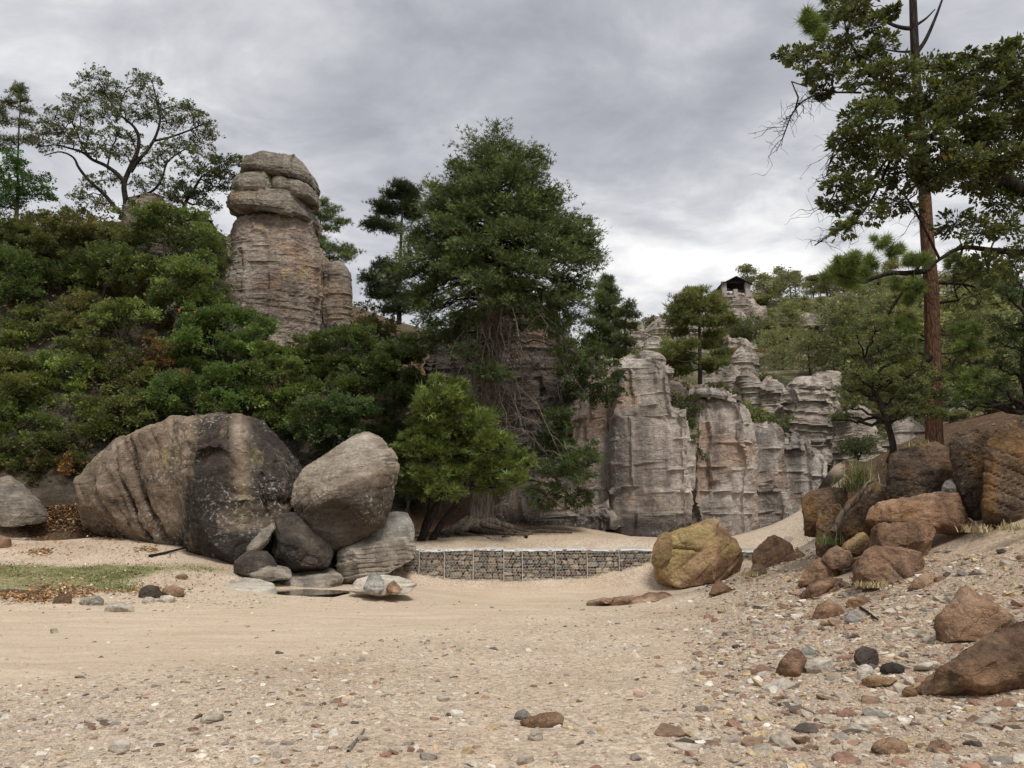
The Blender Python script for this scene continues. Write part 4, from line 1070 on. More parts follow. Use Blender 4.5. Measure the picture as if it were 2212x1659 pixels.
for lab, pts, seed, mat in [
    ('rusty flat slab lying alone in the gravel at the bottom centre', [(1115, 1566), (1135, 1552), (1170, 1540), (1205, 1538), (1218, 1548), (1212, 1566), (1180, 1574), (1140, 1574)], 231, 'brown'),
    ('pointed pale stone just below the rusty flat slab', [(1140, 1594), (1150, 1580), (1160, 1570), (1172, 1582), (1174, 1596), (1158, 1602)], 232, 'pale'),
    ('grey stone just above the left end of the rusty flat slab', [(1110, 1550), (1116, 1538), (1130, 1532), (1146, 1540), (1150, 1550), (1130, 1556)], 233, 'grey'),
    ('brown sloping stone left of the rounded pale stone in the rubble', [(1672, 1458), (1690, 1430), (1712, 1404), (1726, 1406), (1744, 1426), (1738, 1450), (1710, 1464)], 234, 'brown'),
    ('grey brown stone on top of the brown sloping stone', [(1726, 1414), (1732, 1400), (1750, 1398), (1764, 1408), (1760, 1424), (1740, 1428)], 235, 'grey'),
    ('smooth rounded pale stone in the middle of the right rubble', [(1734, 1444), (1742, 1428), (1766, 1422), (1794, 1424), (1804, 1438), (1796, 1452), (1750, 1456)], 236, 'pale'),
    ('dark charcoal stone standing in the sand right of the rounded pale stone', [(1842, 1424), (1846, 1406), (1866, 1398), (1890, 1404), (1902, 1428), (1886, 1438), (1856, 1440)], 237, 'dark'),
    ('dark greenish stone lower right of the charcoal stone', [(1898, 1450), (1904, 1436), (1930, 1432), (1950, 1440), (1952, 1452), (1930, 1458)], 238, 'dark'),
    ('small pale stone at the foot of the charcoal stone', [(1852, 1452), (1858, 1438), (1872, 1434), (1886, 1442), (1886, 1456), (1866, 1460)], 239, 'pale'),
    ('dark red slab on the slope below the massive russet rock', [(1826, 1312), (1834, 1296), (1860, 1288), (1882, 1292), (1884, 1302), (1850, 1316)], 240, 'brown'),
    ('grey rounded stone below the dark red slab', [(1824, 1340), (1832, 1326), (1850, 1320), (1862, 1330), (1864, 1346), (1842, 1350)], 241, 'grey'),
    ('pinkish embedded slab left of the grey rounded stone', [(1752, 1334), (1764, 1312), (1790, 1296), (1822, 1312), (1832, 1330), (1800, 1340)], 242, 'brown'),
    ('brown flat stone near the bottom edge below the pale sand strip', [(1880, 1618), (1896, 1602), (1924, 1594), (1960, 1606), (1970, 1622), (1940, 1640), (1900, 1640)], 243, 'brown'),
    ('pinkish angular stone near the bottom edge right of the brown flat stone', [(2003, 1620), (2012, 1604), (2030, 1596), (2050, 1606), (2058, 1620), (2030, 1630)], 244, 'brown'),
    ('whitish flat stone beside the huge mottled rock', [(1974, 1442), (1990, 1432), (2030, 1428), (2036, 1436), (2010, 1446)], 245, 'pale'),
    ('long yellowish slab left of the huge mottled rock', [(1858, 1472), (1880, 1462), (1920, 1462), (1940, 1470), (1910, 1482), (1876, 1480)], 246, 'yellow'),
    ('yellow stone at the left tip of the huge mottled rock', [(1949, 1496), (1956, 1484), (1970, 1484), (1982, 1494), (1970, 1502)], 247, 'yellow'),
    ('russet wedge on the sand below the large yellow boulder', [(1530, 1282), (1540, 1262), (1552, 1254), (1570, 1268), (1590, 1280), (1560, 1286)], 248, 'brown'),
    ('long low reddish ledge in the sand below the large yellow boulder', [(1265, 1304), (1300, 1296), (1350, 1288), (1380, 1284), (1420, 1284), (1460, 1290), (1474, 1300), (1400, 1306), (1320, 1306)], 249, 'brown'),
    ('brown rounded stone at the creek edge nearest the left side', [(113, 1304), (118, 1290), (140, 1282), (156, 1282), (154, 1296), (140, 1308), (120, 1308)], 250, 'brown'),
    ('grey stone right of the brown rounded creek stone', [(186, 1308), (196, 1296), (212, 1288), (224, 1296), (222, 1308), (204, 1312)], 251, 'grey'),
    ('tan stone partly behind the grey creek stone', [(170, 1304), (174, 1294), (190, 1290), (204, 1298), (200, 1308), (180, 1310)], 252, 'layered'),
    ('dark brown boulder of the creek edge pair', [(298, 1286), (304, 1272), (322, 1264), (340, 1268), (348, 1280), (336, 1294), (312, 1292)], 253, 'dark'),
    ('purplish brown boulder touching the dark one at the creek edge', [(346, 1280), (358, 1268), (376, 1264), (394, 1274), (398, 1284), (380, 1288), (356, 1290)], 254, 'brown'),
    ('pale flat stone in front of the creek stones', [(225, 1318), (236, 1306), (262, 1302), (286, 1310), (290, 1318), (260, 1322)], 255, 'pale'),
    ('white rounded stone below the purplish boulder', [(342, 1298), (350, 1288), (368, 1286), (380, 1292), (376, 1302), (356, 1304)], 256, 'pale'),
    ('pale stone below the dark boulder of the creek pair', [(306, 1300), (312, 1290), (328, 1290), (336, 1298), (330, 1306), (312, 1306)], 257, 'pale'),
    ('small reddish flat stone in the green patch', [(377, 1248), (384, 1242), (400, 1240), (408, 1246), (404, 1252), (384, 1253)], 258, 'brown'),
    ('long spindle shaped tan stone in the left gravel', [(430, 1556), (440, 1548), (462, 1542), (482, 1544), (486, 1550), (466, 1556), (440, 1562)], 259, 'pale'),
    ('pale wedge stone among the pebbles at the lower left', [(230, 1614), (240, 1604), (262, 1596), (282, 1600), (280, 1616), (256, 1624)], 260, 'pale'),
    ('small white stone on the smooth left sand', [(106, 1362), (112, 1357), (124, 1357), (126, 1364), (114, 1368)], 261, 'pale'),
    ('brown stone heap at the left edge of the upper sand', [(-20, 1168), (-6, 1158), (10, 1160), (24, 1166), (26, 1178), (4, 1184), (-16, 1182)], 262, 'brown'),
    ('pale boulder on the gabion top right of the yellow boulder', [(1686, 1172), (1696, 1160), (1712, 1158), (1716, 1168), (1706, 1178)], 263, 'pale'),
]:
    outline_rock(lab, pts, seed, mat, 0.8, name='stone')

# ------------------------------------------------------------------ gabion wall
mesh_col = (0.55, 0.54, 0.5)
M['wire'] = plain_mat('galvanised_wire', (0.6, 0.6, 0.57), 0.5, 0.2, 20, 0.2, 0.5)
M['lidfill'] = plain_mat('dusted_top_stones', (0.66, 0.64, 0.6), 0.95, 0.3, 9)
GST = [rock_mat('gabion_stone_%s' % k, a, b_, c_, stain=0.2, lichen=0.2, bscale=4, bed=2, bdist=0.02, bstr=0.5, vary=0.25) for k, a, b_, c_ in [
    ('grey', (0.14, 0.125, 0.105), (0.23, 0.205, 0.175), (0.32, 0.29, 0.25)), ('brown', (0.15, 0.11, 0.085), (0.25, 0.19, 0.145), (0.34, 0.26, 0.2)), ('tan', (0.26, 0.21, 0.15), (0.38, 0.31, 0.23), (0.46, 0.4, 0.31))]]


def gab_stone_meshes():
    out = []
    for k in range(9):
        rng = np.random.default_rng(500 + k)
        p = unit(rng.normal(size=(22, 3)))
        p = np.sign(p) * np.abs(p) ** 0.62 * (0.5, 0.5, 0.5)
        bm = hull_bm(p)
        bmesh.ops.bevel(bm, geom=list(bm.edges), offset=0.02, segments=1, affect='EDGES')
        V, T = bm_arrays(bm)
        V = V / (V.max(0) - V.min(0))
        for m in GST:
            out.append(mk_mesh('stone', V, [T], m, False))
    return out


GMS = gab_stone_meshes()
bx = [800, 851, 905, 960, 1022, 1088, 1128, 1200, 1268, 1337, 1412]
wall_pts = [(P(x, 1247 + (4 if 840 < x < 1000 else 0), 27.8 - 0.35 * math.sin((x - 800) / 612 * math.pi)))[:2] for x in bx]
rngg = np.random.default_rng(77)
names_ = ['first', 'second', 'third', 'fourth', 'fifth', 'sixth', 'seventh', 'eighth', 'ninth', 'tenth']
GT = 1.02


def hex_sheet(u0, u1, v0, v1, to3d, cell, r):
    """real hexagonal wire netting over a patch, as thin three-sided wires"""
    segs = []
    w_, h_ = cell, cell * 0.87
    rows_ = int((v1 - v0) / h_) + 1
    cols_ = int((u1 - u0) / w_) + 1
    for i in range(rows_):
        for j in range(cols_):
            cu = u0 + (j + 0.5 * (i % 2)) * w_
            cv = v0 + i * h_
            a = (cu, cv + h_ * 0.33)
            b_ = (cu, cv - h_ * 0.33)
            c_ = (cu + w_ / 2, cv - h_ * 0.67 + 0.0)
            d_ = (cu - w_ / 2, cv - h_ * 0.67 + 0.0)
            for s, t in ((a, b_), (b_, c_), (b_, d_)):
                if all(u0 <= q[0] <= u1 and v0 <= q[1] <= v1 for q in (s, t)):
                    segs.append((s, t))
    out = []
    for s, t in segs:
        out.append(tube([to3d(*s), to3d(*t)], r, 3))
    return merge(out)


def gabion(a, b, zb, zt, thick, label, group, seed, nrow=8):
    rng = np.random.default_rng(seed)
    a, b = np.asarray(a), np.asarray(b)
    L = np.linalg.norm(b - a)
    ex = (b - a) / L
    ey = np.array((-ex[1], ex[0]))
    H = zt - zb
    def to3d(u, v, w_=0.0):
        q = a + ex * u + ey * w_
        return np.array((q[0], q[1], zb + v))
    root = thing('gabion_basket', label, 'gabion basket', (*((a + b) / 2 + ey * thick / 2), zb - 0.05), group)
    loc = np.array(root.location)
    ang = math.atan2(ex[1], ex[0])
    # stones packed in uneven courses
    v = 0.0
    while v < H - 0.06:
        h = rng.uniform(0.10, 0.22)
        if v + h > H - 0.05:
            h = H - v
        u = -0.02
        while u < L - 0.04:
            w_ = rng.uniform(0.14, 0.38) * (1.25 if rng.random() < 0.15 else 1)
            w_ = min(w_, L - u + 0.02)
            if w_ < 0.07:
                break
            me = GMS[rng.integers(len(GMS))] if rng.random() < 0.85 else GMS[3 * rng.integers(9) + 2]
            o = link('stone', me, to3d(u + w_ / 2, v + h / 2, 0.13 + rng.uniform(-0.02, 0.03)) - loc, root)
            o.scale = (w_ * rng.uniform(0.96, 1.08), 0.26, h * rng.uniform(0.98, 1.15))
            o.rotation_euler = (rng.normal(0, 0.08), rng.normal(0, 0.09), ang + rng.normal(0, 0.08))
            u += w_
        v += h
    # the dark packed core behind the facing stones
    cc_ = a + (b - a) / 2 + ey * (thick * 0.5 + 0.1)
    V, Q = box((*cc_, zb + H * 0.47), (L - 0.02, thick - 0.2, H * 0.94), ang)
    part('core', V, [Q], M['dark'], root, False)
    # pale dusted stones under the lid, a lumpy sheet
    nu, nv = 26, 12
    U, Vv = np.meshgrid(np.linspace(0, L, nu), np.linspace(0, thick, nv), indexing='ij')
    q = a[None] + U.ravel()[:, None] * ex + Vv.ravel()[:, None] * ey
    zz = zt + 0.012 + 0.035 * fbm(np.column_stack([q * 4.5, np.full(len(q), seed)]), 3, 4)
    zz -= 0.05 * (Vv.ravel() == 0)
    T3 = np.column_stack([q, zz])
    i = np.arange(nu - 1)[:, None] * nv
    j = np.arange(nv - 1)[None, :]
    part('top_fill', T3, [np.stack([i + j, i + nv + j, i + nv + j + 1, i + j + 1], -1).reshape(-1, 4)], M['lidfill'], root)
    wf = hex_sheet(0.02, L - 0.02, 0.0, H, lambda u, v_: to3d(u, v_, -0.035 - 0.02 * math.sin(v_ * 5 + u * 3)), 0.105, 0.0042)
    wl = hex_sheet(0.02, L - 0.02, 0.0, thick, lambda u, w_: to3d(u, H + 0.055 + 0.02 * math.sin(u * 6) * math.cos(w_ * 5), w_), 0.105, 0.005)
    V, Q = merge([wf, wl])
    part('wire_netting', V, [Q], M['wire'], root)['kind'] = 'stuff'
    V, Q = merge([tube([to3d(0.0, -0.05, -0.05), to3d(0.01, H * .5, -0.07), to3d(0.0, H + 0.05, -0.04)], 0.014, 5), tube([to3d(0, H + 0.05, -0.04), to3d(L / 2, H + 0.045, -0.05), to3d(L, H + 0.05, -0.04)], 0.011, 5)])
    part('edge_wire', V, [Q], M['wire'], root)


for k in range(len(bx) - 1):
    a, b = wall_pts[k], wall_pts[k + 1]
    gabion(a, b, min(gz([a])[0], gz([b])[0]) - 0.04, GT + 0.02 * math.sin(k * 2.1), 0.95,
           '%s wire gabion basket of stones counting from the layered boulder at the left' % names_[k], 'gabion baskets of the low river wall', 600 + k)
for k, (x0, x1) in enumerate([(1600, 1665), (1665, 1725)]):
    a, b = P(x0, 1240, 27.4 + k * 0.3)[:2], P(x1, 1240, 27.6 + k * 0.4)[:2]
    gabion(a, b, -0.1, 0.98, 0.95, ['gabion basket seen right behind the large yellow boulder', 'last gabion basket at the right end behind the brown rocks'][k], 'gabion baskets of the low river wall', 620 + k)
a, b = P(1722, 1190, 34)[:2], P(1775, 1190, 33)[:2]
gabion(a, b, gz([(a + b) / 2])[0] - 0.3, P(1745, 1136, 34)[2], 0.9, 'higher separate gabion basket against the foot of the last cliff pillar', 'gabion baskets by the cliff foot', 640)
# ------------------------------------------------------------------ vegetation
# leaf shapes in a local frame: x across, y along, z up off the blade
LEAF = {
    'oak': (np.array([(0, 0, 0), (0.27, 0.5, 0.07), (0, 1, 0), (-0.27, 0.5, 0.07)]), [np.array([(0, 1, 2, 3)])]),
    'clump': (np.array([(0, 0, 0), (0.4, 0.3, .1), (0.1, 0.75, -.05), (-0.25, 0.5, .1), (0.15, -0.1, .3), (0.55, 0.05, .45), (0.35, .35, .6), (-0.2, 0.0, .25), (-.6, 0.15, .1), (-.45, .5, .35)]), [np.array([(0, 1, 2, 3)]), np.array([(4, 5, 6), (7, 8, 9)])]),
    'spray': (np.array([(0, 0, 0), (0.10, 0.35, 0.03), (0, 1.0, -0.05), (-0.10, 0.35, 0.03), (0.05, 0.2, 0), (0.55, 0.6, 0.12), (0.16, 0.42, 0.0), (-0.05, 0.25, 0), (-0.5, 0.7, -0.1), (-0.16, 0.46, 0.0)]), [np.array([(0, 1, 2, 3)]), np.array([(4, 5, 6), (7, 8, 9)])]),
}
def _tuft(n, seed, w_=0.03, spread=0.9):
    rng = np.random.default_rng(seed)
    V, T = [], []
    for k in range(n):
        a, s = rng.uniform(0, 6.28), rng.uniform(0.15, spread)
        dv = unit(np.array((math.cos(a) * s, 1.0 * (1 - 0.55 * s * s), math.sin(a) * s)))
        sd = unit(np.cross(dv, rng.normal(size=3))) * w_
        V += [sd, -sd, dv * rng.uniform(0.8, 1.1)]
        T.append((3 * k, 3 * k + 1, 3 * k + 2))
    return np.array(V), [np.array(T)]
LEAF['needle'] = _tuft(9, 1, 0.04)
LEAF['fneedle'] = _tuft(8, 2, 0.06, 1.0)


def leaves(pos, dirs, size, kind, rng, up=0.6):
    n = len(pos)
    TV, TF = LEAF[kind]
    dirs = unit(dirs)
    nr = unit(rng.normal(size=(n, 3)) * 0.7 + (0, 0, up))
    s = unit(np.cross(dirs, nr))
    nr = np.cross(s, dirs)
    size = np.broadcast_to(size, (n,))
    V = pos[:, None, :] + size[:, None, None] * (TV[None, :, 0:1] * s[:, None, :] + TV[None, :, 1:2] * dirs[:, None, :] + TV[None, :, 2:3] * nr[:, None, :])
    k = len(TV)
    Fs = [(f[None] + (np.arange(n) * k)[:, None, None]).reshape(-1, f.shape[1]) for f in TF]
    return V.reshape(-1, 3), Fs, k


def leaf_cols(n, k, base, rng, var=0.25, hue=0.12, accent=None, acc=0.0, field=None):
    b = np.array(base)[None] * np.exp(rng.normal(0, var, (n, 1)))
    h = rng.normal(0, hue, n)
    b = b * np.column_stack([1 + h * 1.2, 1 + h * 0.4, 1 - h * .5])
    if field is not None:
        b = b * field[:, None]
    if accent is not None and acc > 0:
        m = rng.random(n) < acc
        b[m] = np.array(accent) * np.exp(rng.normal(0, 0.3, (m.sum(), 1)))
    c = np.column_stack([np.clip(b, 0.004, 0.9), np.ones(n)])
    return np.repeat(c, k, axis=0)


class Plant:
    def __init__(s, seed):
        s.rng = np.random.default_rng(seed)
        s.wood = []
        s.limbs = []
        s.lp, s.ld, s.lf = [], [], []

    def curve(s, a, b, n=7, sag=0.0, wig=0.06):
        a, b = np.asarray(a, float), np.asarray(b, float)
        t = np.linspace(0, 1, n)
        L = np.linalg.norm(b - a)
        p = a + (b - a) * t[:, None]
        p[:, 2] += sag * L * 4 * t * (1 - t)
        w_ = s.rng.normal(0, wig * L, (n, 3)) * np.sin(np.pi * t)[:, None]
        return p + w_

    def add_leaves(s, pos, dirs, field=None):
        s.lp.append(np.atleast_2d(pos))
        s.ld.append(np.atleast_2d(dirs))
        s.lf.append(np.ones(len(np.atleast_2d(pos))) if field is None else field)

    def clump(s, c, r, nleaf, nsub=14, hub=None, twig=0.018, tight=0.2, flat=0.6, shell=0.45, droop=0.0):
        """foliage mass made of twigs carrying small leaf bunches with gaps between"""
        rng = s.rng
        c, r = np.asarray(c, float), np.asarray(r, float)
        u = unit(rng.normal(size=(nsub, 3))) * (rng.random((nsub, 1)) ** shell)
        sub = c + u * r
        hub = c - (0, 0, r[2] * 0.35) if hub is None else hub
        per = max(1, nleaf // nsub)
        sr = r.mean() * tight * rng.uniform(0.65, 1.35, nsub)
        for k in range(nsub):
            if twig:
                cv = s.curve(hub, sub[k], 5, 0.06, 0.07)
                s.wood.append(tube(cv, np.linspace(twig, twig * 0.35, 5), 3))
            g = rng.normal(size=(per, 3)) * sr[k] * (1, 1, flat)
            s.add_leaves(sub[k] + g, unit(g + (sub[k] - hub) * 0.5 + rng.normal(size=(per, 3)) * 0.4 * sr[k] - (0, 0, droop)), np.full(per, math.exp(rng.normal(0, 0.26))))

    def build(s, name, label, cat, loc, woodmat, leafmat, kind, size, base, group=None, var=0.22, hue=0.1, accent=None, acc=0.0, up=0.6, trunk_parts=None, sizevar=0.25, crown='crown'):
        root = thing(name, label, cat, loc, group)
        for pn, w_, m in (trunk_parts or []):
            V, Q = merge(w_) if isinstance(w_, list) else w_
            part(pn, V, [Q], m, root)
        if s.wood:
            V, Q = merge(s.wood)
            o = part('branches' if trunk_parts else 'trunk', V, [Q], woodmat, root)
            if trunk_parts:
                o.name = 'twigs'
                o['kind'] = 'stuff'
        if s.lp:
            p, d = np.concatenate(s.lp), np.concatenate(s.ld)
            f = np.concatenate(s.lf)
            n = len(p)
            V, Fs, k = leaves(p, d, size * np.exp(s.rng.normal(0, sizevar, n)), kind, s.rng, up)
            col = leaf_cols(n, k, base, s.rng, var, hue, accent, acc, f)
            o = part(crown, V, Fs, leafmat, root, False, dict(col=col))
        return root


OAK, OAKL, OLIVE = (0.066, 0.095, 0.03), (0.085, 0.125, 0.042), (0.085, 0.09, 0.028)
CYP, JUN, PIN = (0.088, 0.115, 0.045), (0.075, 0.115, 0.028), (0.085, 0.12, 0.042)
ORNG = (0.33, 0.15, 0.05)


def oak(label, trunk, clumps, d, seed, base=OAK, leaf=0.15, dens=95, r0=0.16, name='oak_tree', cat='tree', group='oaks and shrubs on the left slope', acc=0.012, dd=0.9, kind='clump', ground_to=True, mat='bark', shell=0.5, nsub=None, tight=0.22, flat=0.6, hue=0.12):
    """trunk: pixel polyline from foot to crown; clumps: (x, y, rx, ry) in pixels"""
    T = Plant(seed)
    rng = T.rng
    tp = np.array([P(x, y, d) for x, y in trunk])
    tp[1:, 1] += rng.normal(0, 0.12, len(tp) - 1)
    sp = spline(tp, 16)
    rad = np.linspace(r0, r0 * 0.4, 16)
    rad[:2] *= (1.5, 1.15)
    trunk_w = [tube(sp, rad, 8)]
    limbs = []
    for x, y, rx, ry in clumps:
        s_ = d / F
        off = rng.uniform(-1, 1) * dd
        c = P(x, y, d + off)
        r = np.array((rx * s_, 0.5 * (rx + ry) * s_, ry * s_))
        # limb from the best place on the trunk
        k = np.argmin(np.linalg.norm(sp - (c - (0, 0, 0.4 * np.linalg.norm(c - sp[-1]))), axis=1))
        k = max(5, min(k, 15))
        hub = c - (0, 0, r[2] * 0.3)
        cv = T.curve(sp[k], hub, 8, 0.04, 0.05)
        rr = min(rad[k] * 0.7, 0.02 + 0.05 * np.linalg.norm(hub - sp[k]) ** 0.7)
        limbs.append(tube(cv, np.linspace(rr, 0.02, 8), 6))
        area = math.pi * r[0] * r[2]
        n = int(dens * area * 1.4)
        T.clump(c, r, n, nsub or max(8, int(6 + area * 5)), hub, 0.016, tight, flat, shell)
    foot = sp[0]
    parts_ = [('trunk', trunk_w, M[mat])] + [('limb', [l], M[mat]) for l in limbs]
    return T.build(name, label, cat, foot, M[mat], M['leaf'], kind, leaf, base, group, acc=acc, accent=ORNG, trunk_parts=parts_, hue=hue)


# the tall old oak on the left cliff top, limbs drawn from the photograph
def big_oak():
    d = 45.5
    T = Plant(301)
    rng = T.rng
    limbs_px = [
        ([(262, 475), (272, 440), (268, 400), (280, 365), (296, 330), (300, 300), (290, 275), (262, 250), (235, 215), (215, 180)], 0.30),
        ([(270, 415), (262, 385), (232, 360), (200, 345), (180, 330), (150, 320), (120, 313), (80, 318)], 0.22),
        ([(258, 460), (225, 420), (192, 390), (170, 362), (158, 340), (130, 328), (95, 336)], 0.2),
        ([(282, 372), (300, 345), (322, 320), (338, 290), (346, 255), (338, 215), (330, 180)], 0.2),
        ([(330, 305), (362, 298), (400, 285), (430, 272), (455, 262)], 0.12),
        ([(272, 430), (296, 425), (330, 412), (350, 385), (362, 350), (395, 325), (425, 312)], 0.15),
        ([(200, 345), (180, 320), (165, 285), (150, 255)], 0.1),
        ([(258, 252), (262, 220), (275, 190)], 0.09),
        ([(232, 360), (240, 325), (252, 300)], 0.09),
        ([(300, 345), (285, 300), (268, 278)], 0.08)]
    lw = []
    tips = []
    for pts, r in limbs_px:
        r *= 0.66
        n = len(pts)
        off = rng.normal(0, 0.7)
        w3 = np.array([P(x, y, d + off * (k / n)) for k, (x, y) in enumerate(pts)])
        sp = spline(w3, n * 4)
        lw.append(tube(sp, np.linspace(r, 0.03, len(sp)), 7))
        tips.append(sp)
    clumps = [(215, 168, 36, 20), (200, 200, 42, 24), (245, 205, 40, 26), (312, 172, 34, 20), (320, 205, 36, 26), (268, 235, 40, 22), (160, 218, 30, 16), (175, 245, 36, 20), (222, 250, 36, 20), (340, 240, 32, 22), (395, 232, 36, 20), (370, 265, 40, 22), (430, 262, 34, 20), (405, 225, 14, 12), (120, 250, 40, 16), (100, 285, 42, 20), (140, 280, 42, 18), (85, 312, 40, 12), (190, 290, 34, 20), (250, 290, 36, 18), (430, 300, 36, 20), (385, 315, 34, 22), (455, 285, 26, 18), (440, 335, 32, 18), (235, 325, 28, 18), (300, 255, 28, 18), (345, 330, 36, 22), (410, 360, 34, 18), (240, 385, 26, 18), (305, 395, 30, 18), (325, 360, 30, 18), (200, 400, 28, 18), (270, 330, 28, 20), (178, 425, 30, 18), (350, 395, 30, 18), (215, 435, 26, 16), (285, 300, 26, 18), (160, 310, 30, 16), (205, 320, 28, 16), (370, 430, 26, 14)]
    allp = np.concatenate(tips)
    for x, y, rx, ry in clumps:
        s_ = d / F
        c = P(x, y, d + rng.uniform(-1.6, 1.6))
        r = np.array((rx * s_, 0.55 * (rx + ry) * s_, ry * s_)) * 1.06
        k = np.argmin(np.linalg.norm(allp - c + (0, 0, 0.5), axis=1))
        T.wood.append(tube(T.curve(allp[k], c, 6, 0.05, 0.05), np.linspace(0.05, 0.02, 6), 4))
        T.clump(c, r, int(215 * math.pi * r[0] * r[2]), 26, c - (0, 0, r[2] * .3), 0.014, 0.15, 0.6, 0.4)
    trunk = [('trunk', [lw[0]], M['darkbark'])] + [('limb', [l], M['darkbark']) for l in lw[1:]]
    T.build('oak_tree', 'tallest wide spreading open oak on the skyline left of the capped pillar', 'tree', P(262, 480, d), M['bark'], M['leaf'], 'clump', 0.14, (0.078, 0.088, 0.045), None, acc=0.004, accent=ORNG, trunk_parts=trunk)


big_oak()
SKY = 'trees on the left skyline'
oak('leafy oak leaning right beside the capped rock pillar on the skyline', [(395, 475), (400, 440), (420, 410), (440, 385)], [(405, 400, 34, 22), (445, 375, 36, 22), (480, 355, 32, 18), (505, 345, 26, 14), (525, 352, 18, 14), (430, 420, 32, 20), (470, 400, 34, 18), (500, 385, 26, 14), (380, 430, 26, 18), (455, 440, 28, 14)], 44.6, 302, (0.062, 0.083, 0.034), dens=190, r0=0.15, group=SKY, nsub=14, mat='darkbark')
oak('bright green round oak at the left edge of the skyline', [(36, 500), (38, 470), (40, 430), (44, 400)], [(30, 360, 40, 24), (70, 390, 40, 28), (20, 410, 44, 28), (60, 425, 46, 24), (95, 415, 22, 22), (30, 340, 26, 14), (-20, 380, 40, 40), (5, 440, 40, 24)], 42, 303, (0.055, 0.11, 0.03), dens=170, r0=0.14, group=SKY, acc=0)
def thin_pine(label, trunk, tufts, d, seed, base=PIN, size=0.22, r0=0.09, group=None, dens=1.0, name='pine_tree', dead=0, kind='fneedle', mat='bark', per=26):
    """open pine: trunk polyline and branches ending in flat needle pads (x, y, rx, ry)"""
    T = Plant(seed)
    rng = T.rng
    sp = spline(np.array([P(x, y, d) for x, y in trunk]), 24)
    rad = np.linspace(r0, r0 * 0.25, 24)
    limbs = []
    for x, y, rx, ry in tufts:
        s_ = d / F
        c = P(x, y, d + rng.uniform(-1, 1) * min(1.6, abs(x - np.mean([q[0] for q in trunk])) * s_ * 0.8 + .3))
        r = np.array((rx * s_, (rx * 0.7 + ry * .3) * s_, ry * s_))
        k = np.argmin(np.abs(sp[:, 2] - (c[2] - 0.12 * abs(c[0] - sp[:, 0].mean()))))
        k = min(k, 22)
        cv = T.curve(sp[k], c, 7, -0.05, 0.04)
        limbs.append(tube(cv, np.linspace(max(0.015, rad[k] * 0.5), 0.012, 7), 5))
        m = max(5, int(7 + 26 * r[0] * (r[2] + 0.15)))
        u = unit(rng.normal(size=(m, 3))) * rng.random((m, 1)) ** 0.4
        sub = c + u * r
        for q in sub:
            T.wood.append(tube(T.curve(c - (0, 0, r[2] * 0.4), q, 4, 0, 0.05), np.linspace(0.014, 0.006, 4), 3))
            nn = int(per * dens)
            g = rng.normal(size=(nn, 3)) * (0.16 * r.mean() + 0.08) * (1, 1, 0.6)
            T.add_leaves(q + g, unit(g + (0, 0, 0.12) + rng.normal(size=(nn, 3)) * 0.08), np.full(nn, math.exp(rng.normal(0, 0.15))))
    for k in range(dead):
        t = rng.uniform(0.15, 0.6)
        q = sp[int(t * 23)]
        a = rng.uniform(0, 6.28)
        e_ = q + np.array((math.cos(a), math.sin(a), rng.uniform(-0.5, 0.1))) * rng.uniform(0.5, 1.6)
        T.wood.append(tube(T.curve(q, e_, 6, 0.05, 0.05), np.linspace(0.025, 0.006, 6), 3))
    return T.build(name, label, 'tree', sp[0], M[mat], M['needle'], kind, size, base, group, trunk_parts=[('trunk', [tube(sp, rad, 7)], M[mat])] + [('limb', [l], M[mat]) for l in limbs], up=0.3)


thin_pine('sparse thin pine at the top left corner of the skyline', [(34, 505), (38, 400), (40, 300), (46, 190)], [(44, 190, 14, 12), (30, 200, 16, 8), (52, 215, 16, 8), (18, 222, 20, 9), (56, 240, 18, 8), (12, 262, 22, 8), (60, 268, 18, 8), (20, 300, 26, 8), (8, 325, 26, 8), (62, 300, 20, 7), (0, 240, 14, 8)], 46, 304, (0.11, 0.12, 0.06), 0.2, 0.1, SKY, 0.6)
thin_pine('pale sparse pine showing right of the capped rock pillar', [(684, 600), (688, 540), (692, 480), (694, 436)], [(696, 440, 16, 9), (715, 455, 22, 8), (735, 478, 22, 8), (700, 470, 18, 8), (712, 492, 20, 7), (680, 460, 14, 8), (700, 530, 24, 10), (730, 538, 28, 9), (755, 545, 22, 8), (710, 560, 26, 8), (745, 555, 20, 6), (690, 515, 16, 8)], 49, 305, (0.12, 0.15, 0.06), 0.2, 0.1, SKY, 0.8)
thin_pine('flat topped dark pine behind the left side of the big cypress', [(862, 700), (864, 600), (867, 500), (872, 410)], [(862, 402, 24, 8), (885, 412, 20, 8), (850, 420, 30, 9), (890, 432, 22, 9), (825, 446, 30, 9), (875, 448, 30, 8), (840, 460, 28, 8), (895, 468, 20, 8), (812, 486, 32, 9), (845, 492, 28, 8), (830, 572, 34, 11), (800, 600, 24, 10), (850, 590, 36, 14), (840, 620, 40, 14), (815, 635, 26, 10), (870, 640, 36, 18), (855, 665, 40, 16)], 40, 306, (0.05, 0.065, 0.03), 0.2, 0.14, SKY, 1.2, dead=6, per=30)
oak('thin half bare shrub tree in the gap right of the capped pillar', [(800, 760), (795, 720), (790, 690)], [(785, 660, 24, 16), (810, 672, 24, 18), (775, 690, 22, 18), (800, 705, 32, 18), (830, 700, 26, 20), (760, 715, 24, 16)], 41.5, 307, (0.08, 0.075, 0.03), dens=110, r0=0.07, group=SKY, acc=0.02)

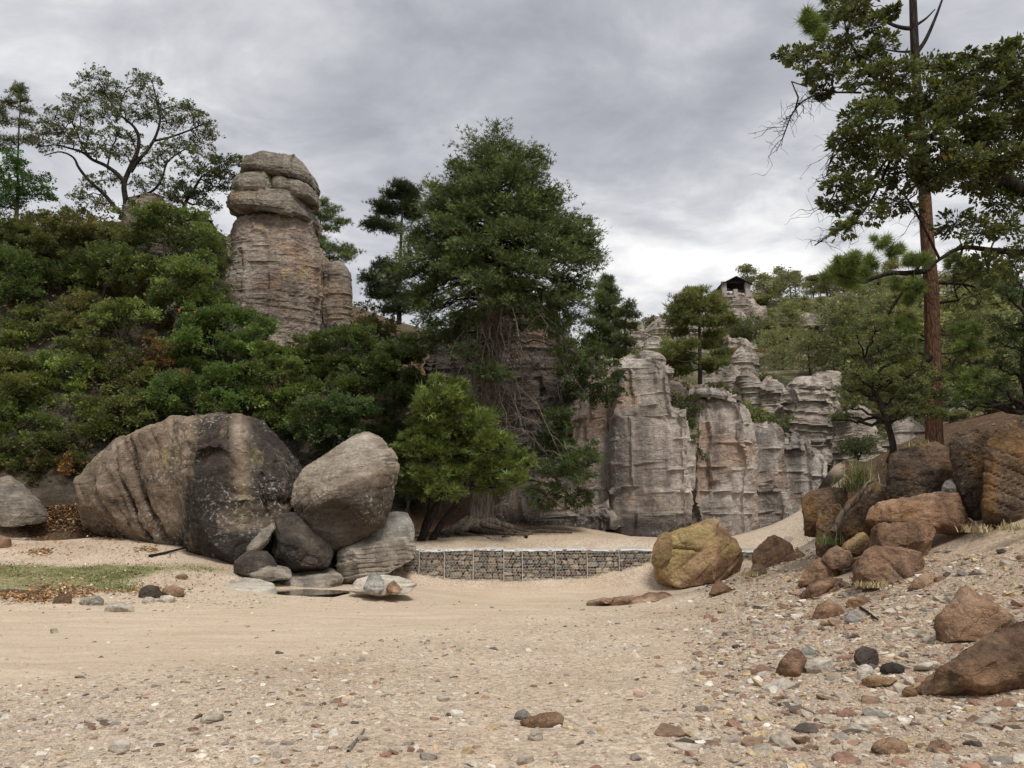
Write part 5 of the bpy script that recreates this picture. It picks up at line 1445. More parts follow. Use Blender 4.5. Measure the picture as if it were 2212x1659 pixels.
# oaks and shrubs covering the slope below
LSL = [
    ('oak crowning the slope in front of the rounded rock dome', [(345, 640), (352, 560), (350, 500)], [(300, 462, 44, 22), (350, 455, 50, 20), (405, 470, 48, 24), (440, 500, 44, 26), (330, 495, 50, 22), (390, 520, 50, 24), (460, 540, 36, 24), (295, 510, 36, 20)], 41, OAK, 0.13),
    ('olive shrubby oak on the skyline below the bright green round oak', [(90, 620), (95, 560), (100, 520)], [(60, 490, 46, 26), (110, 480, 46, 24), (160, 470, 40, 24), (30, 530, 46, 26), (90, 530, 46, 24), (150, 520, 44, 26), (195, 490, 34, 20), (215, 520, 34, 22)], 41, (0.075, 0.08, 0.03), 0.11),
    ('dark oak with an open crown at the upper left edge', [(20, 740), (15, 660), (10, 600)], [(10, 560, 48, 30), (60, 570, 44, 28), (-10, 610, 50, 34), (40, 620, 46, 26), (90, 600, 36, 22), (20, 660, 40, 22)], 38.5, (0.055, 0.085, 0.026), 0.13),
    ('oak with rusty leaves in its crown below the tall spreading oak', [(215, 760), (210, 680), (225, 620), (240, 590)], [(180, 560, 48, 26), (235, 545, 48, 24), (285, 560, 46, 26), (150, 600, 42, 26), (205, 600, 48, 26), (265, 600, 46, 24), (310, 590, 36, 22), (180, 640, 36, 20)], 39, (0.062, 0.085, 0.026), 0.13),
    ('slender oak whose dark trunk stands before the left edge of the pillar', [(372, 800), (380, 720), (385, 640), (378, 590)], [(350, 570, 44, 24), (400, 580, 44, 24), (440, 600, 38, 24), (360, 620, 40, 22), (420, 640, 38, 22), (455, 640, 26, 22), (395, 600, 36, 20), (335, 660, 30, 18)], 38.5, OAK, 0.12),
    ('small oak leaning left in the middle of the left slope', [(300, 860), (280, 790), (262, 730)], [(230, 665, 40, 18), (275, 655, 42, 18), (310, 680, 34, 20), (250, 690, 40, 18), (200, 690, 32, 18)], 37, (0.075, 0.105, 0.034), 0.10),
    ('bushy oak low on the left slope above the far left boulder', [(90, 980), (95, 900), (100, 840)], [(60, 790, 44, 24), (110, 780, 46, 26), (160, 790, 44, 26), (40, 830, 42, 24), (95, 830, 48, 24), (150, 840, 46, 26), (190, 820, 34, 22), (120, 870, 44, 22)], 36, OAK, 0.13),
    ('oak with scattered orange leaves above the left end of the largest boulder', [(215, 960), (220, 880), (212, 820)], [(185, 760, 40, 22), (235, 750, 44, 22), (275, 775, 38, 22), (215, 800, 44, 22), (260, 830, 36, 24), (180, 720, 34, 18)], 36.6, (0.066, 0.082, 0.026), 0.09),
    ('dark shrub oak at the left edge halfway down the slope', [(5, 860), (8, 800), (0, 760)], [(0, 740, 40, 26), (40, 735, 34, 22), (-10, 780, 40, 26), (30, 790, 32, 22)], 36.5, OAK, 0.11),
    ('leafy oak at the lower left edge above the far left boulder', [(10, 1020), (15, 960), (20, 920)], [(-10, 880, 46, 26), (40, 890, 46, 26), (85, 910, 40, 24), (10, 930, 46, 24), (65, 950, 42, 22), (110, 950, 36, 22)], 34.5, (0.058, 0.082, 0.024), 0.12),
    ('oak shrub with yellowish tips behind the left part of the largest boulder', [(180, 1030), (185, 980), (190, 940)], [(150, 920, 42, 24), (200, 900, 44, 26), (240, 920, 36, 24), (170, 960, 40, 22), (220, 970, 36, 20), (140, 990, 30, 20)], 34.5, (0.07, 0.09, 0.026), 0.11),
    ('dark low shrub behind the top left shoulder of the largest boulder', [(300, 930), (300, 900), (305, 880)], [(280, 890, 36, 22), (325, 880, 36, 22), (345, 905, 30, 16), (260, 930, 28, 20)], 35.5, (0.05, 0.06, 0.022), 0.07),
    ('thick green oak in front of the lower left part of the capped pillar', [(470, 890), (465, 820), (460, 770)], [(420, 690, 40, 26), (465, 680, 46, 26), (515, 690, 44, 26), (560, 710, 36, 24), (400, 735, 42, 28), (450, 740, 50, 28), (505, 745, 50, 28), (555, 755, 40, 26), (370, 780, 40, 26), (425, 795, 48, 28)], 38, (0.06, 0.095, 0.03), 0.19),
    ('broad leafy oak right behind the top of the largest boulder', [(430, 960), (440, 890), (445, 850)], [(380, 830, 44, 26), (430, 840, 48, 28), (480, 820, 46, 28), (340, 850, 36, 24), (410, 880, 46, 22), (470, 870, 46, 24), (520, 860, 40, 24), (525, 810, 38, 24)], 35.6, (0.06, 0.095, 0.028), 0.2),
    ('pale leafed oak behind the notch between the two biggest boulders', [(600, 1000), (605, 940), (600, 890)], [(570, 800, 40, 28), (610, 790, 40, 28), (560, 860, 40, 28), (610, 850, 46, 28), (655, 840, 36, 26), (590, 900, 42, 26), (640, 905, 44, 26), (620, 945, 40, 22), (570, 760, 34, 20), (600, 765, 36, 18)], 36.5, (0.068, 0.098, 0.032), 0.2),
    ('grey green oak with light leaf tips above the perched boulder', [(720, 1000), (725, 930), (725, 880)], [(690, 880, 44, 28), (740, 870, 46, 28), (700, 925, 46, 26), (755, 915, 42, 28), (660, 930, 34, 24), (720, 960, 46, 20), (780, 950, 32, 24), (790, 890, 32, 26)], 35, (0.07, 0.105, 0.042), 0.2),
    ('oak bush with a few orange leaves right of the capped pillar', [(760, 900), (765, 850), (765, 810)], [(700, 740, 40, 24), (745, 720, 40, 22), (790, 735, 42, 26), (720, 780, 44, 24), (770, 785, 48, 26), (820, 790, 40, 26), (740, 830, 46, 22), (800, 830, 44, 24), (850, 760, 34, 26), (690, 800, 34, 22)], 38.5, (0.062, 0.088, 0.028), 0.16),
    ('dark oak filling the gap left of the big cypress trunk', [(850, 1000), (850, 930), (848, 880)], [(820, 880, 40, 28), (865, 860, 38, 30), (830, 930, 40, 28), (870, 920, 36, 28), (850, 975, 38, 22), (880, 810, 30, 24)], 37, (0.045, 0.065, 0.022), 0.15),
    ('dark shrub behind the lower right of the grey lichen boulder', [(880, 1110), (882, 1080), (885, 1060)], [(870, 1040, 30, 24), (905, 1050, 30, 24), (885, 1075, 30, 18)], 36, (0.04, 0.055, 0.02), 0.09),
    ('brownish thin shrub on the slope at the centre of the left oaks', [(330, 800), (330, 760), (335, 730)], [(320, 730, 34, 20), (350, 750, 34, 22), (310, 770, 30, 20), (345, 790, 34, 20)], 37.6, (0.075, 0.06, 0.03), 0.06),
    ('rusty leaved shrub above the left slope litter', [(130, 1040), (132, 1010), (134, 990)], [(110, 985, 32, 18), (150, 1000, 32, 20), (90, 1010, 28, 16)], 33.6, (0.12, 0.07, 0.03), 0.05),
]
LSL += [
    ('low oak bush just right of the far left boulder', [(120, 1110), (122, 1070), (124, 1040)], [(90, 950, 38, 24), (130, 960, 38, 24), (160, 1000, 34, 24), (100, 1000, 34, 24), (60, 990, 34, 22), (130, 1040, 30, 22)], 33.2, (0.058, 0.07, 0.026), 0.15),
    ('oak bush directly above the far left boulder', [(20, 1060), (22, 1020), (24, 1000)], [(-10, 960, 38, 22), (30, 970, 38, 22), (0, 1000, 36, 20), (45, 1010, 30, 18)], 33.6, (0.062, 0.078, 0.027), 0.15),
    ('dark leafy oak on the slope above the far left boulder and its bush', [(30, 960), (32, 900), (35, 860)], [(0, 790, 40, 24), (45, 780, 40, 24), (20, 830, 42, 24), (75, 820, 36, 24), (-15, 840, 36, 24), (50, 860, 40, 22)], 35.4, (0.06, 0.076, 0.026), 0.15),
    ('broad dark oak behind the left shoulder of the largest boulder', [(250, 1000), (252, 940), (255, 890)], [(220, 880, 40, 24), (265, 870, 40, 26), (300, 900, 36, 24), (235, 920, 40, 24), (200, 930, 34, 24), (180, 870, 34, 22)], 35.0, (0.056, 0.07, 0.025), 0.15),
    ('leafy oak below the short grey rock shoulder left of the big conifer', [(850, 900), (852, 840), (855, 800)], [(820, 740, 36, 24), (860, 730, 36, 24), (840, 780, 40, 24), (880, 770, 34, 24), (900, 820, 30, 26), (850, 830, 38, 24), (800, 700, 28, 18), (910, 760, 26, 20)], 40.5, (0.06, 0.074, 0.027), 0.16),
    ('shadowed oak between the left flat topped pine and the big conifer trunk', [(920, 1000), (922, 930), (925, 880)], [(900, 860, 34, 26), (930, 840, 34, 26), (910, 910, 34, 26), (945, 900, 30, 26), (915, 960, 30, 22)], 38.8, (0.05, 0.062, 0.024), 0.14),
    ('tall olive oak rising to the skyline under the tallest spreading oak', [(230, 620), (235, 560), (240, 520)], [(190, 520, 44, 24), (240, 505, 44, 22), (285, 520, 40, 24), (215, 555, 40, 22), (265, 555, 40, 22), (160, 500, 34, 20)], 40.8, (0.072, 0.084, 0.03), 0.14),
    ('leafy oak at the far left just under the bright green round oak', [(0, 640), (5, 580), (10, 540)], [(-10, 500, 44, 26), (35, 500, 44, 26), (75, 520, 40, 24), (10, 545, 44, 24), (55, 560, 40, 22)], 40.6, (0.07, 0.086, 0.03), 0.14),
    ('thick dark oak beside the left flank of the capped pillar', [(440, 900), (445, 820), (450, 760)], [(440, 700, 36, 26), (475, 660, 30, 26), (410, 720, 36, 24), (480, 720, 34, 24), (450, 750, 36, 24)], 39.4, (0.056, 0.07, 0.026), 0.16),
    ('pale twiggy oak in front of the dark cliff face at the upper left', [(190, 760), (195, 700), (200, 660)], [(160, 660, 38, 22), (205, 650, 38, 22), (240, 670, 34, 22), (180, 700, 38, 22), (225, 710, 36, 22), (145, 700, 30, 20)], 38.6, (0.082, 0.085, 0.036), 0.12),
    ('shadowy oak between the rounded rock dome and the capped pillar', [(440, 760), (442, 700), (445, 660)], [(430, 560, 40, 26), (470, 580, 30, 26), (410, 610, 40, 24), (455, 630, 36, 24), (430, 660, 40, 24), (475, 660, 24, 20)], 40.5, OAK, 0.13),
    ('twiggy brownish oak high at the upper left above the cliff face', [(130, 700), (135, 640), (140, 600)], [(110, 560, 40, 22), (150, 545, 40, 22), (90, 585, 36, 22), (130, 610, 44, 24), (165, 590, 36, 22), (75, 640, 36, 22), (120, 660, 40, 22)], 40.3, (0.064, 0.07, 0.03), 0.13),
    ('yellowish oak at the centre left between two dark trunks', [(300, 700), (305, 650), (310, 610)], [(270, 600, 40, 22), (320, 600, 40, 22), (345, 650, 34, 22), (290, 640, 40, 22), (250, 630, 36, 20), (365, 700, 36, 24)], 39.3, (0.085, 0.085, 0.03), 0.12),
    ('dark oak low in the hollow left of the largest boulder', [(140, 1100), (142, 1050), (145, 1010)], [(110, 1010, 36, 26), (150, 1020, 36, 26), (125, 1050, 34, 22), (180, 1000, 30, 24), (90, 1040, 26, 22)], 33.8, (0.05, 0.056, 0.022), 0.12),
    ('leafy oak in the middle of the slope above the deep grooves', [(300, 960), (302, 900), (305, 850)], [(270, 820, 40, 26), (315, 810, 40, 26), (340, 850, 40, 26), (290, 860, 40, 24), (245, 860, 36, 24), (360, 890, 34, 22), (310, 900, 36, 20)], 36.9, (0.066, 0.08, 0.028), 0.13),
    ('small bushy oak at the left edge above the dark shrub oak', [(70, 720), (72, 690), (75, 670)], [(60, 680, 38, 22), (100, 670, 38, 22), (130, 700, 36, 22), (80, 715, 38, 20), (30, 710, 34, 22), (150, 740, 34, 20)], 37.9, (0.066, 0.084, 0.028), 0.12),
    ('dull green oak below the dark oak with the open crown', [(40, 900), (42, 860), (45, 830)], [(20, 830, 40, 24), (70, 850, 40, 24), (30, 870, 42, 24), (-10, 840, 36, 26), (90, 870, 34, 20), (110, 820, 34, 22)], 36.2, (0.06, 0.076, 0.026), 0.12),
    ('thin reddish brown shrub left of the leafy oak behind the biggest boulder', [(370, 880), (368, 850), (365, 830)], [(350, 820, 32, 20), (380, 800, 30, 20), (365, 850, 30, 18), (345, 780, 30, 20)], 37.2, (0.1, 0.066, 0.035), 0.1),
    ('leafy bush on the slope at the foot of the short grey rock shoulder', [(660, 840), (662, 800), (665, 770)], [(630, 770, 36, 22), (670, 760, 36, 22), (650, 800, 40, 22), (690, 790, 32, 22), (620, 820, 34, 22), (660, 735, 24, 14)], 40, (0.066, 0.084, 0.028), 0.15),
    ('dense dark bush between the pale leafed oak and the juniper', [(800, 1060), (802, 1020), (805, 990)], [(790, 980, 34, 24), (825, 990, 34, 24), (810, 1030, 34, 22), (780, 1020, 28, 22), (845, 1020, 26, 24), (830, 1060, 30, 18)], 35.8, (0.045, 0.06, 0.022), 0.13),
]
for k, (lab, tr, cl, d, base, dn) in enumerate(LSL):
    oak(lab, tr, cl, d, 320 + k, tuple(np.array(base) * (1.55, 1.45, 1.5)), leaf=0.15, dens=dn * 2600, r0=0.12 if d > 36 else 0.1, acc=0.004 + 0.008 * (k % 3 == 1), mat='darkbark' if k % 2 else 'bark')


# ------------------------------------------------------------------ the big cypress
def big_cypress():
    d = 34.0
    T = Plant(401)
    rng = T.rng
    s_ = d / F
    tr = [(1035, 1150), (1040, 1080), (1048, 980), (1056, 850), (1064, 700), (1072, 560), (1076, 450), (1074, 370), (1070, 305)]
    sp = spline(np.array([P(x, y, d) for x, y in tr]), 60)
    rad = np.interp(np.linspace(0, 1, 60), [0, 0.04, 0.12, 0.3, 0.6, 1], [0.85, 0.62, 0.52, 0.44, 0.27, 0.03])
    # fluted lower trunk
    V, Q = tube(sp, rad, 22)
    ax = np.repeat(sp, 22, axis=0)
    ang = np.tile(np.arange(22) * 2 * math.pi / 22, 60)
    fl = 1 + 0.09 * np.sin(ang * 6 + 0.6) * np.clip(1 - (V[:, 2] - sp[0, 2]) / 4, 0, 1)
    V = ax + (V - ax) * fl[:, None]
    env_y = [290, 312, 340, 372, 405, 440, 480, 520, 560, 600, 640, 680, 700, 715, 730, 745]
    env_l = [1046, 990, 958, 938, 928, 908, 898, 890, 876, 846, 868, 872, 880, 905, 930, 960]
    env_r = [1082, 1112, 1150, 1192, 1200, 1232, 1256, 1280, 1290, 1286, 1284, 1286, 1262, 1240, 1225, 1210]
    zs = np.array([P(1070, y, d)[2] for y in env_y])[::-1]
    El = (1070 - np.array(env_l))[::-1] * s_
    Er = (np.array(env_r) - 1070)[::-1] * s_
    limbs = []
    nb = 165
    for i in range(nb):
        t = 1 - ((i + rng.random()) / nb) ** 0.85
        ztip = zs[0] + 0.5 + t * (zs[-1] - zs[0] - 0.5)
        a = i * 2.39996 + rng.normal(0, 0.25)
        ca_, sa_ = math.cos(a), math.sin(a)
        l, r_ = np.interp(ztip, zs, El), np.interp(ztip, zs, Er)
        ex = r_ if ca_ > 0 else l
        ey = 0.5 * (l + r_)
        L = math.hypot(ex * ca_, ey * sa_) * rng.uniform(0.72, 1.02)
        rise = np.interp(t, [0, 0.25, 0.5, 0.8, 1.0], [-0.55, -0.25, 0.05, 0.5, 1.0])
        zb = ztip - rise * L * 0.75
        zb = min(max(zb, sp[8, 2]), sp[-2, 2])
        k = int(np.argmin(np.abs(sp[:, 2] - zb)))
        tip = np.array((sp[k, 0] + ca_ * L, sp[k, 1] + sa_ * L, ztip))
        cv = T.curve(sp[k], tip, 10, 0.10 if t < 0.6 else -0.06, 0.02)
        br = max(0.02, min(0.11, rad[k] * 0.32))
        limbs.append((br, tube(cv, np.linspace(br, 0.012, 10), 5)))
        # side sprays, flat and layered, on the outer part of the bough
        bare = np.interp(t, [0, 0.3, 0.6, 1], [0.72, 0.55, 0.4, 0.1])
        m = int((3 + L * 4.2) * np.interp(t, [0, 0.2, 0.4, 1], [0.35, 0.7, 1.0, 1.0]))
        for q in range(m):
            f = bare + (1 - bare) * rng.random() ** 0.75
            x = f * 9
            b0 = cv[int(x)] + (cv[min(9, int(x) + 1)] - cv[int(x)]) * (x - int(x))
            sd = unit(np.array((ca_ * rng.uniform(0.3, 1) - sa_ * rng.choice([-1, 1]) * rng.uniform(0.3, 1), sa_ * rng.uniform(0.3, 1) + ca_ * rng.choice([-1, 1]) * rng.uniform(.3, 1), rng.uniform(-0.15, 0.35))))
            ll = rng.uniform(0.45, 1.0) * (0.55 + 0.12 * L)
            e_ = b0 + sd * ll
            T.wood.append(tube(T.curve(b0, e_, 4, 0.03, 0.04), np.linspace(0.014, 0.006, 4), 3))
            nn = int(30 * rng.uniform(0.7, 1.3))
            h = rng.random((nn, 1)) ** 0.7
            g = b0 + (e_ - b0) * h + rng.normal(size=(nn, 3)) * (0.2, 0.2, 0.1)
            T.add_leaves(g, unit(sd + rng.normal(size=(nn, 3)) * 0.5 + (0, 0, 0.22)), np.exp(rng.normal(0, 0.16) + 0.75 * (h[:, 0] - 0.6)))
    # the skirt of dead, drooping boughs and twigs
    dead = []
    for i in range(170):
        zb = rng.uniform(sp[10, 2], sp[36, 2])
        k = int(np.argmin(np.abs(sp[:, 2] - zb)))
        a = rng.uniform(0, 6.28)
        L = rng.uniform(1.2, 4.4)
        e_ = sp[k] + np.array((math.cos(a) * L, math.sin(a) * L * 0.9, -rng.uniform(0.35, 1.15) * L))
        if e_[2] < sp[0, 2] + 1.2:
            e_[2] = sp[0, 2] + rng.uniform(1.2, 3)
        cv = T.curve(sp[k], e_, 9, 0.16, 0.03)
        dead.append(tube(cv, np.linspace(rng.uniform(0.02, 0.05), 0.008, 9), 4))
        for q in range(8):
            b0 = cv[rng.integers(3, 9)]
            e2 = b0 + np.array((rng.normal(0, 0.5), rng.normal(0, 0.5), -rng.uniform(0.1, 1.5)))
            dead.append(tube(T.curve(b0, e2, 5, 0.05, 0.08), np.linspace(0.014, 0.004, 5), 3))
    for i in range(9):
        x = rng.uniform(1010, 1130)
        p0 = P(x, rng.uniform(620, 760), d - rng.uniform(0.8, 2.5))
        p1 = P(x + rng.normal(0, 22), rng.uniform(900, 1080), d - rng.uniform(0.8, 2.5))
        dead.append(tube(T.curve(p0, p1, 9, 0, 0.03), np.linspace(0.03, 0.01, 9), 4))
    # green boughs hanging low
    for x, y, rx, ry, n in [(960, 720, 80, 26, 900), (900, 735, 50, 22, 500), (1000, 760, 40, 18, 300), (1060, 800, 52, 18, 420), (1190, 950, 50, 34, 700), (1230, 1010, 58, 34, 900), (1260, 980, 36, 30, 450), (1180, 1070, 50, 26, 520), (1240, 1075, 44, 22, 420), (1210, 905, 34, 24, 300), (1080, 640, 60, 26, 600), (1010, 560, 60, 30, 800), (1120, 600, 60, 24, 600), (1200, 700, 60, 26, 600), (1230, 760, 40, 26, 380), (1180, 640, 60, 22, 520), (1010, 690, 40, 14, 300)]:
        dd = d - rng.uniform(0.8, 2.6) if x < 1150 else d - rng.uniform(-0.5, 1.5)
        c = P(x, y, dd)
        k = int(np.argmin(np.abs(sp[:, 2] - (c[2] + 0.5))))
        limbs.append((0.05, tube(T.curve(sp[k], c, 10, 0.12, 0.02), np.linspace(0.055, 0.015, 10), 5)))
        T.clump(c, (rx * s_, rx * s_ * 0.7, ry * s_), int(n * 1.5), 26, c, 0.012, 0.17, 0.55, 0.5)
    # roots spreading over the sand
    roots = []
    for k, a in enumerate([-2.9, -2.45, -2.1, -1.75, -1.4, -1.0, -0.7, -0.35, 0.1]):
        L = rng.uniform(1.6, 3.6)
        pts = []
        for f in np.linspace(0, 1, 9):
            aa = a + 0.35 * math.sin(f * 5 + k)
            q = sp[0, :2] + np.array((math.cos(aa), math.sin(aa))) * (0.45 + f * L)
            pts.append((*q, gz([q])[0] + 0.1 + 0.35 * (1 - f) ** 4 - 0.1 * f + 0.05 * math.sin(f * 9 + k)))
        roots.append(('root', [tube(spline(pts, 24), np.linspace(0.2, 0.05, 24), 7)], M['cypbark']))
        if k % 2 == 0:
            pts2 = [np.array(pts[4])] + [np.array((pts[4][0] + math.cos(a + 0.7) * f * 1.6, pts[4][1] + math.sin(a + .7) * f * 1.6, 0)) for f in (0.4, 0.8, 1.2)]
            pts2 = [(q[0], q[1], gz([q[:2]])[0] + 0.06) for q in pts2]
            roots.append(('root', [tube(spline(pts2, 14), np.linspace(0.1, 0.03, 14), 6)], M['cypbark']))
    limbs.sort(key=lambda q: -q[0])
    tp = [('trunk', (V, Q), M['cypbark'])] + roots + [('limb', [l[1]], M['darkbark']) for l in limbs]
    root = T.build('cypress_tree', 'huge dark green conifer with a bare twiggy skirt and spreading roots behind the gabion wall', 'tree', sp[0] - (0, 0, 0.1), M['darkbark'], M['needle'], 'spray', 0.22, CYP, None, trunk_parts=tp, up=0.9, var=0.2, hue=0.1)
    Vd, Qd = merge(dead)
    o = part('dead_branches', Vd, [Qd], M['deadwood'], root)
    o['kind'] = 'stuff'
    o['label'] = 'bare grey dead twigs hanging under the green crown'


big_cypress()


def juniper():
    d = 30.0
    T = Plant(411)
    rng = T.rng
    s_ = d / F
    stems = [[(905, 1180), (925, 1130), (945, 1085), (962, 1040), (975, 960), (980, 900)], [(930, 1172), (955, 1130), (985, 1090), (1005, 1040), (1012, 980)], [(908, 1175), (912, 1140), (925, 1100), (930, 1050)]]
    tw = [tube(spline([P(x, y, d + 0.2 * k) for x, y in st_], 20), np.linspace(r, 0.03, 20), 8) for k, (st_, r) in enumerate(zip(stems, (0.17, 0.15, 0.05)))]
    sp = spline([P(x, y, d) for x, y in stems[0]], 30)
    limbs = []
    for x, y, rx, ry, n in [(955, 850, 40, 28, 700), (985, 835, 26, 16, 300), (925, 880, 34, 26, 450), (965, 890, 50, 26, 800), (1010, 880, 34, 20, 400), (930, 930, 50, 26, 800), (985, 930, 52, 26, 900), (1035, 915, 40, 22, 600), (1060, 900, 22, 16, 250), (890, 965, 36, 26, 600), (940, 980, 54, 28, 900), (1000, 975, 54, 26, 900), (1055, 960, 44, 26, 700), (1090, 960, 30, 20, 350), (875, 1010, 30, 20, 450), (920, 1025, 46, 22, 650), (980, 1020, 52, 24, 800), (1040, 1010, 48, 26, 750), (1095, 1005, 38, 22, 500), (1125, 985, 26, 14, 260), (900, 1060, 40, 18, 480), (960, 1060, 40, 18, 420), (1060, 1045, 46, 20, 520), (1110, 1035, 30, 16, 300), (945, 825, 14, 14, 120), (910, 850, 12, 16, 110), (1140, 1000, 14, 10, 100), (860, 985, 20, 16, 200)]:
        c = P(x, y, d + rng.uniform(-1.2, 1.0))
        k = int(np.argmin(np.abs(sp[:, 2] - (c[2] - 0.5))))
        k = max(10, k)
        limbs.append(('limb', [tube(T.curve(sp[k], c, 8, -0.02, 0.03), np.linspace(0.035, 0.012, 8), 5)], M['darkbark']))
        T.clump(c, (rx * s_, rx * s_ * 0.85, ry * s_), int(n * 1.7), 30, c - (0, 0, ry * s_ * 0.5), 0.01, 0.17, 0.6, 0.5)
    T.build('juniper_tree', 'bright green young juniper with leaning twin trunks in front of the huge conifer', 'tree', sp[0], M['darkbark'], M['needle'], 'spray', 0.2, (0.115, 0.146, 0.042), None, trunk_parts=[('trunk', [w_], M['darkbark']) for w_ in tw] + limbs, up=0.9, hue=0.14)


juniper()

# ------------------------------------------------------------------ right-hand pine and oak
def right_pine():
    d = 22.0
    T = Plant(421)
    rng = T.rng
    s_ = d / F
    tr = [(2019, 1000), (2017, 900), (2015, 780), (2012, 640), (2002, 500), (1995, 380), (1984, 240), (1976, 100), (1971, -40), (1968, -200), (1966, -420), (1968, -700)]
    sp = spline([P(x, y, d) for x, y in tr], 70)
    rad = np.interp(np.linspace(0, 1, 70), [0, 0.05, 0.3, 0.6, 1], [0.3, 0.235, 0.2, 0.14, 0.04])
    limbs = []
    def limb(pts, r, d0=0.0, mat='darkbark'):
        cv = spline([P(x, y, d + d0) for x, y in pts], 6 * len(pts))
        limbs.append(('limb', [tube(cv, np.linspace(r, r * 0.3, len(cv)), 6)], M[mat]))
        return cv
    def tufts(c, r, n, dens=34):
        m = n
        u = unit(rng.normal(size=(m, 3))) * rng.random((m, 1)) ** 0.4
        sub = np.asarray(c) + u * np.asarray(r)
        for q in sub:
            T.wood.append(tube(T.curve(np.asarray(c) - (0, 0, r[2] * .3), q, 4, 0, 0.05), np.linspace(0.012, 0.007, 4), 4))
            g = rng.normal(size=(dens, 3)) * 0.035
            T.add_leaves(q + g, unit(rng.normal(size=(dens, 3)) + (q - np.asarray(c)) * 1.2), np.full(dens, math.exp(rng.normal(0, 0.15))))
    limb([(2000, 585), (1960, 590), (1925, 590), (1890, 600), (1860, 610), (1830, 600), (1800, 590)], 0.085, -0.3)
    for x, y, n in [(1800, 585, 7), (1815, 570, 7), (1835, 580, 8), (1825, 600, 6), (1850, 560, 7), (1860, 585, 7), (1880, 570, 6), (1790, 600, 5), (1845, 605, 5)]:
        tufts(P(x, y, d - 0.3 + rng.normal(0, .3)), (0.2, 0.2, 0.16), n)
    limb([(2020, 610), (2055, 612), (2085, 615), (2110, 622), (2140, 632)], 0.06, 0.2)
    limb([(2080, 614), (2095, 630), (2110, 645)], 0.03, 0.2)
    limb([(2020, 655), (2060, 650), (2100, 640)], 0.05, 0.5)
    for x, y, n in [(2060, 560, 6), (2085, 575, 7), (2105, 590, 7), (2130, 610, 6), (2075, 600, 6), (1990, 560, 5), (1960, 560, 6), (1935, 545, 6), (1905, 520, 5), (1980, 620, 5), (1945, 610, 5), (1960, 640, 5)]:
        tufts(P(x, y, d + rng.normal(0, .4)), (0.26, 0.26, 0.2), n)
    # upper limbs against the sky
    limb([(1978, 62), (1950, 60), (1925, 52), (1900, 38), (1875, 10), (1860, -20)], 0.075)
    limb([(1978, 110), (1955, 112), (1930, 110), (1905, 105)], 0.05)
    limb([(1980, 115), (2000, 85), (2020, 40), (2035, 0), (2050, -40)], 0.07)
    limb([(1978, 55), (2000, 40), (2020, 20)], 0.05)
    for x, y, n in [(1760, 55, 8), (1745, 40, 8), (1772, 75, 7), (1790, 30, 7), (1800, -10, 8), (1830, -30, 8)]:
        tufts(P(x, y, d), (0.22, 0.22, 0.2), n)
    limb([(1905, 40), (1850, 30), (1800, 50), (1765, 62)], 0.03)
    # bare drooping dead bough on the left of the trunk
    dead = limb([(1995, 560), (1975, 590), (1950, 630), (1925, 670), (1905, 715), (1890, 760), (1880, 790)], 0.05, -0.4, 'darkbark')
    limb([(2012, 770), (1990, 790), (1985, 800)], 0.12, -0.1, 'darkbark')
    for k in range(70):
        i = rng.integers(6, len(dead))
        e_ = dead[i] + np.array((rng.normal(-0.1, 0.3), rng.normal(0, 0.25), rng.normal(0.0, 0.28)))
        T.wood.append(tube(T.curve(dead[i], e_, 5, 0, 0.1), np.linspace(0.012, 0.004, 5), 3))
    for y0 in (840, 875, 815, 720, 760):
        pts = [(2018, y0), (2050, y0 + 4), (2085, y0 - 6), (2110, y0 - 16)]
        limb(pts, 0.025, 0.2, 'darkbark')
        tufts(P(2095, y0 - 10, d + .3), (0.45, 0.4, 0.25), 9, 26)
    for y0 in (700, 750, 690, 730):
        limb([(2010, y0 + 40), (1980, y0 + 30), (1955, y0 + 10)], 0.025, 0.4, 'darkbark')
        tufts(P(1955, y0 + 10, d + 0.5), (0.4, 0.35, 0.2), 8, 26)
    T.build('pine_tree', 'tall red barked pine trunk rising out of the frame at the right', 'tree', sp[0], M['darkbark'], M['needle'], 'needle', 0.2, (0.11, 0.15, 0.05), None, trunk_parts=[('trunk', [tube(sp[:30], rad[:30], 14)], M['pinebark']), ('upper_trunk', [tube(sp[29:], rad[29:], 10)], M['darkbark'])] + limbs, up=0.2)


right_pine()


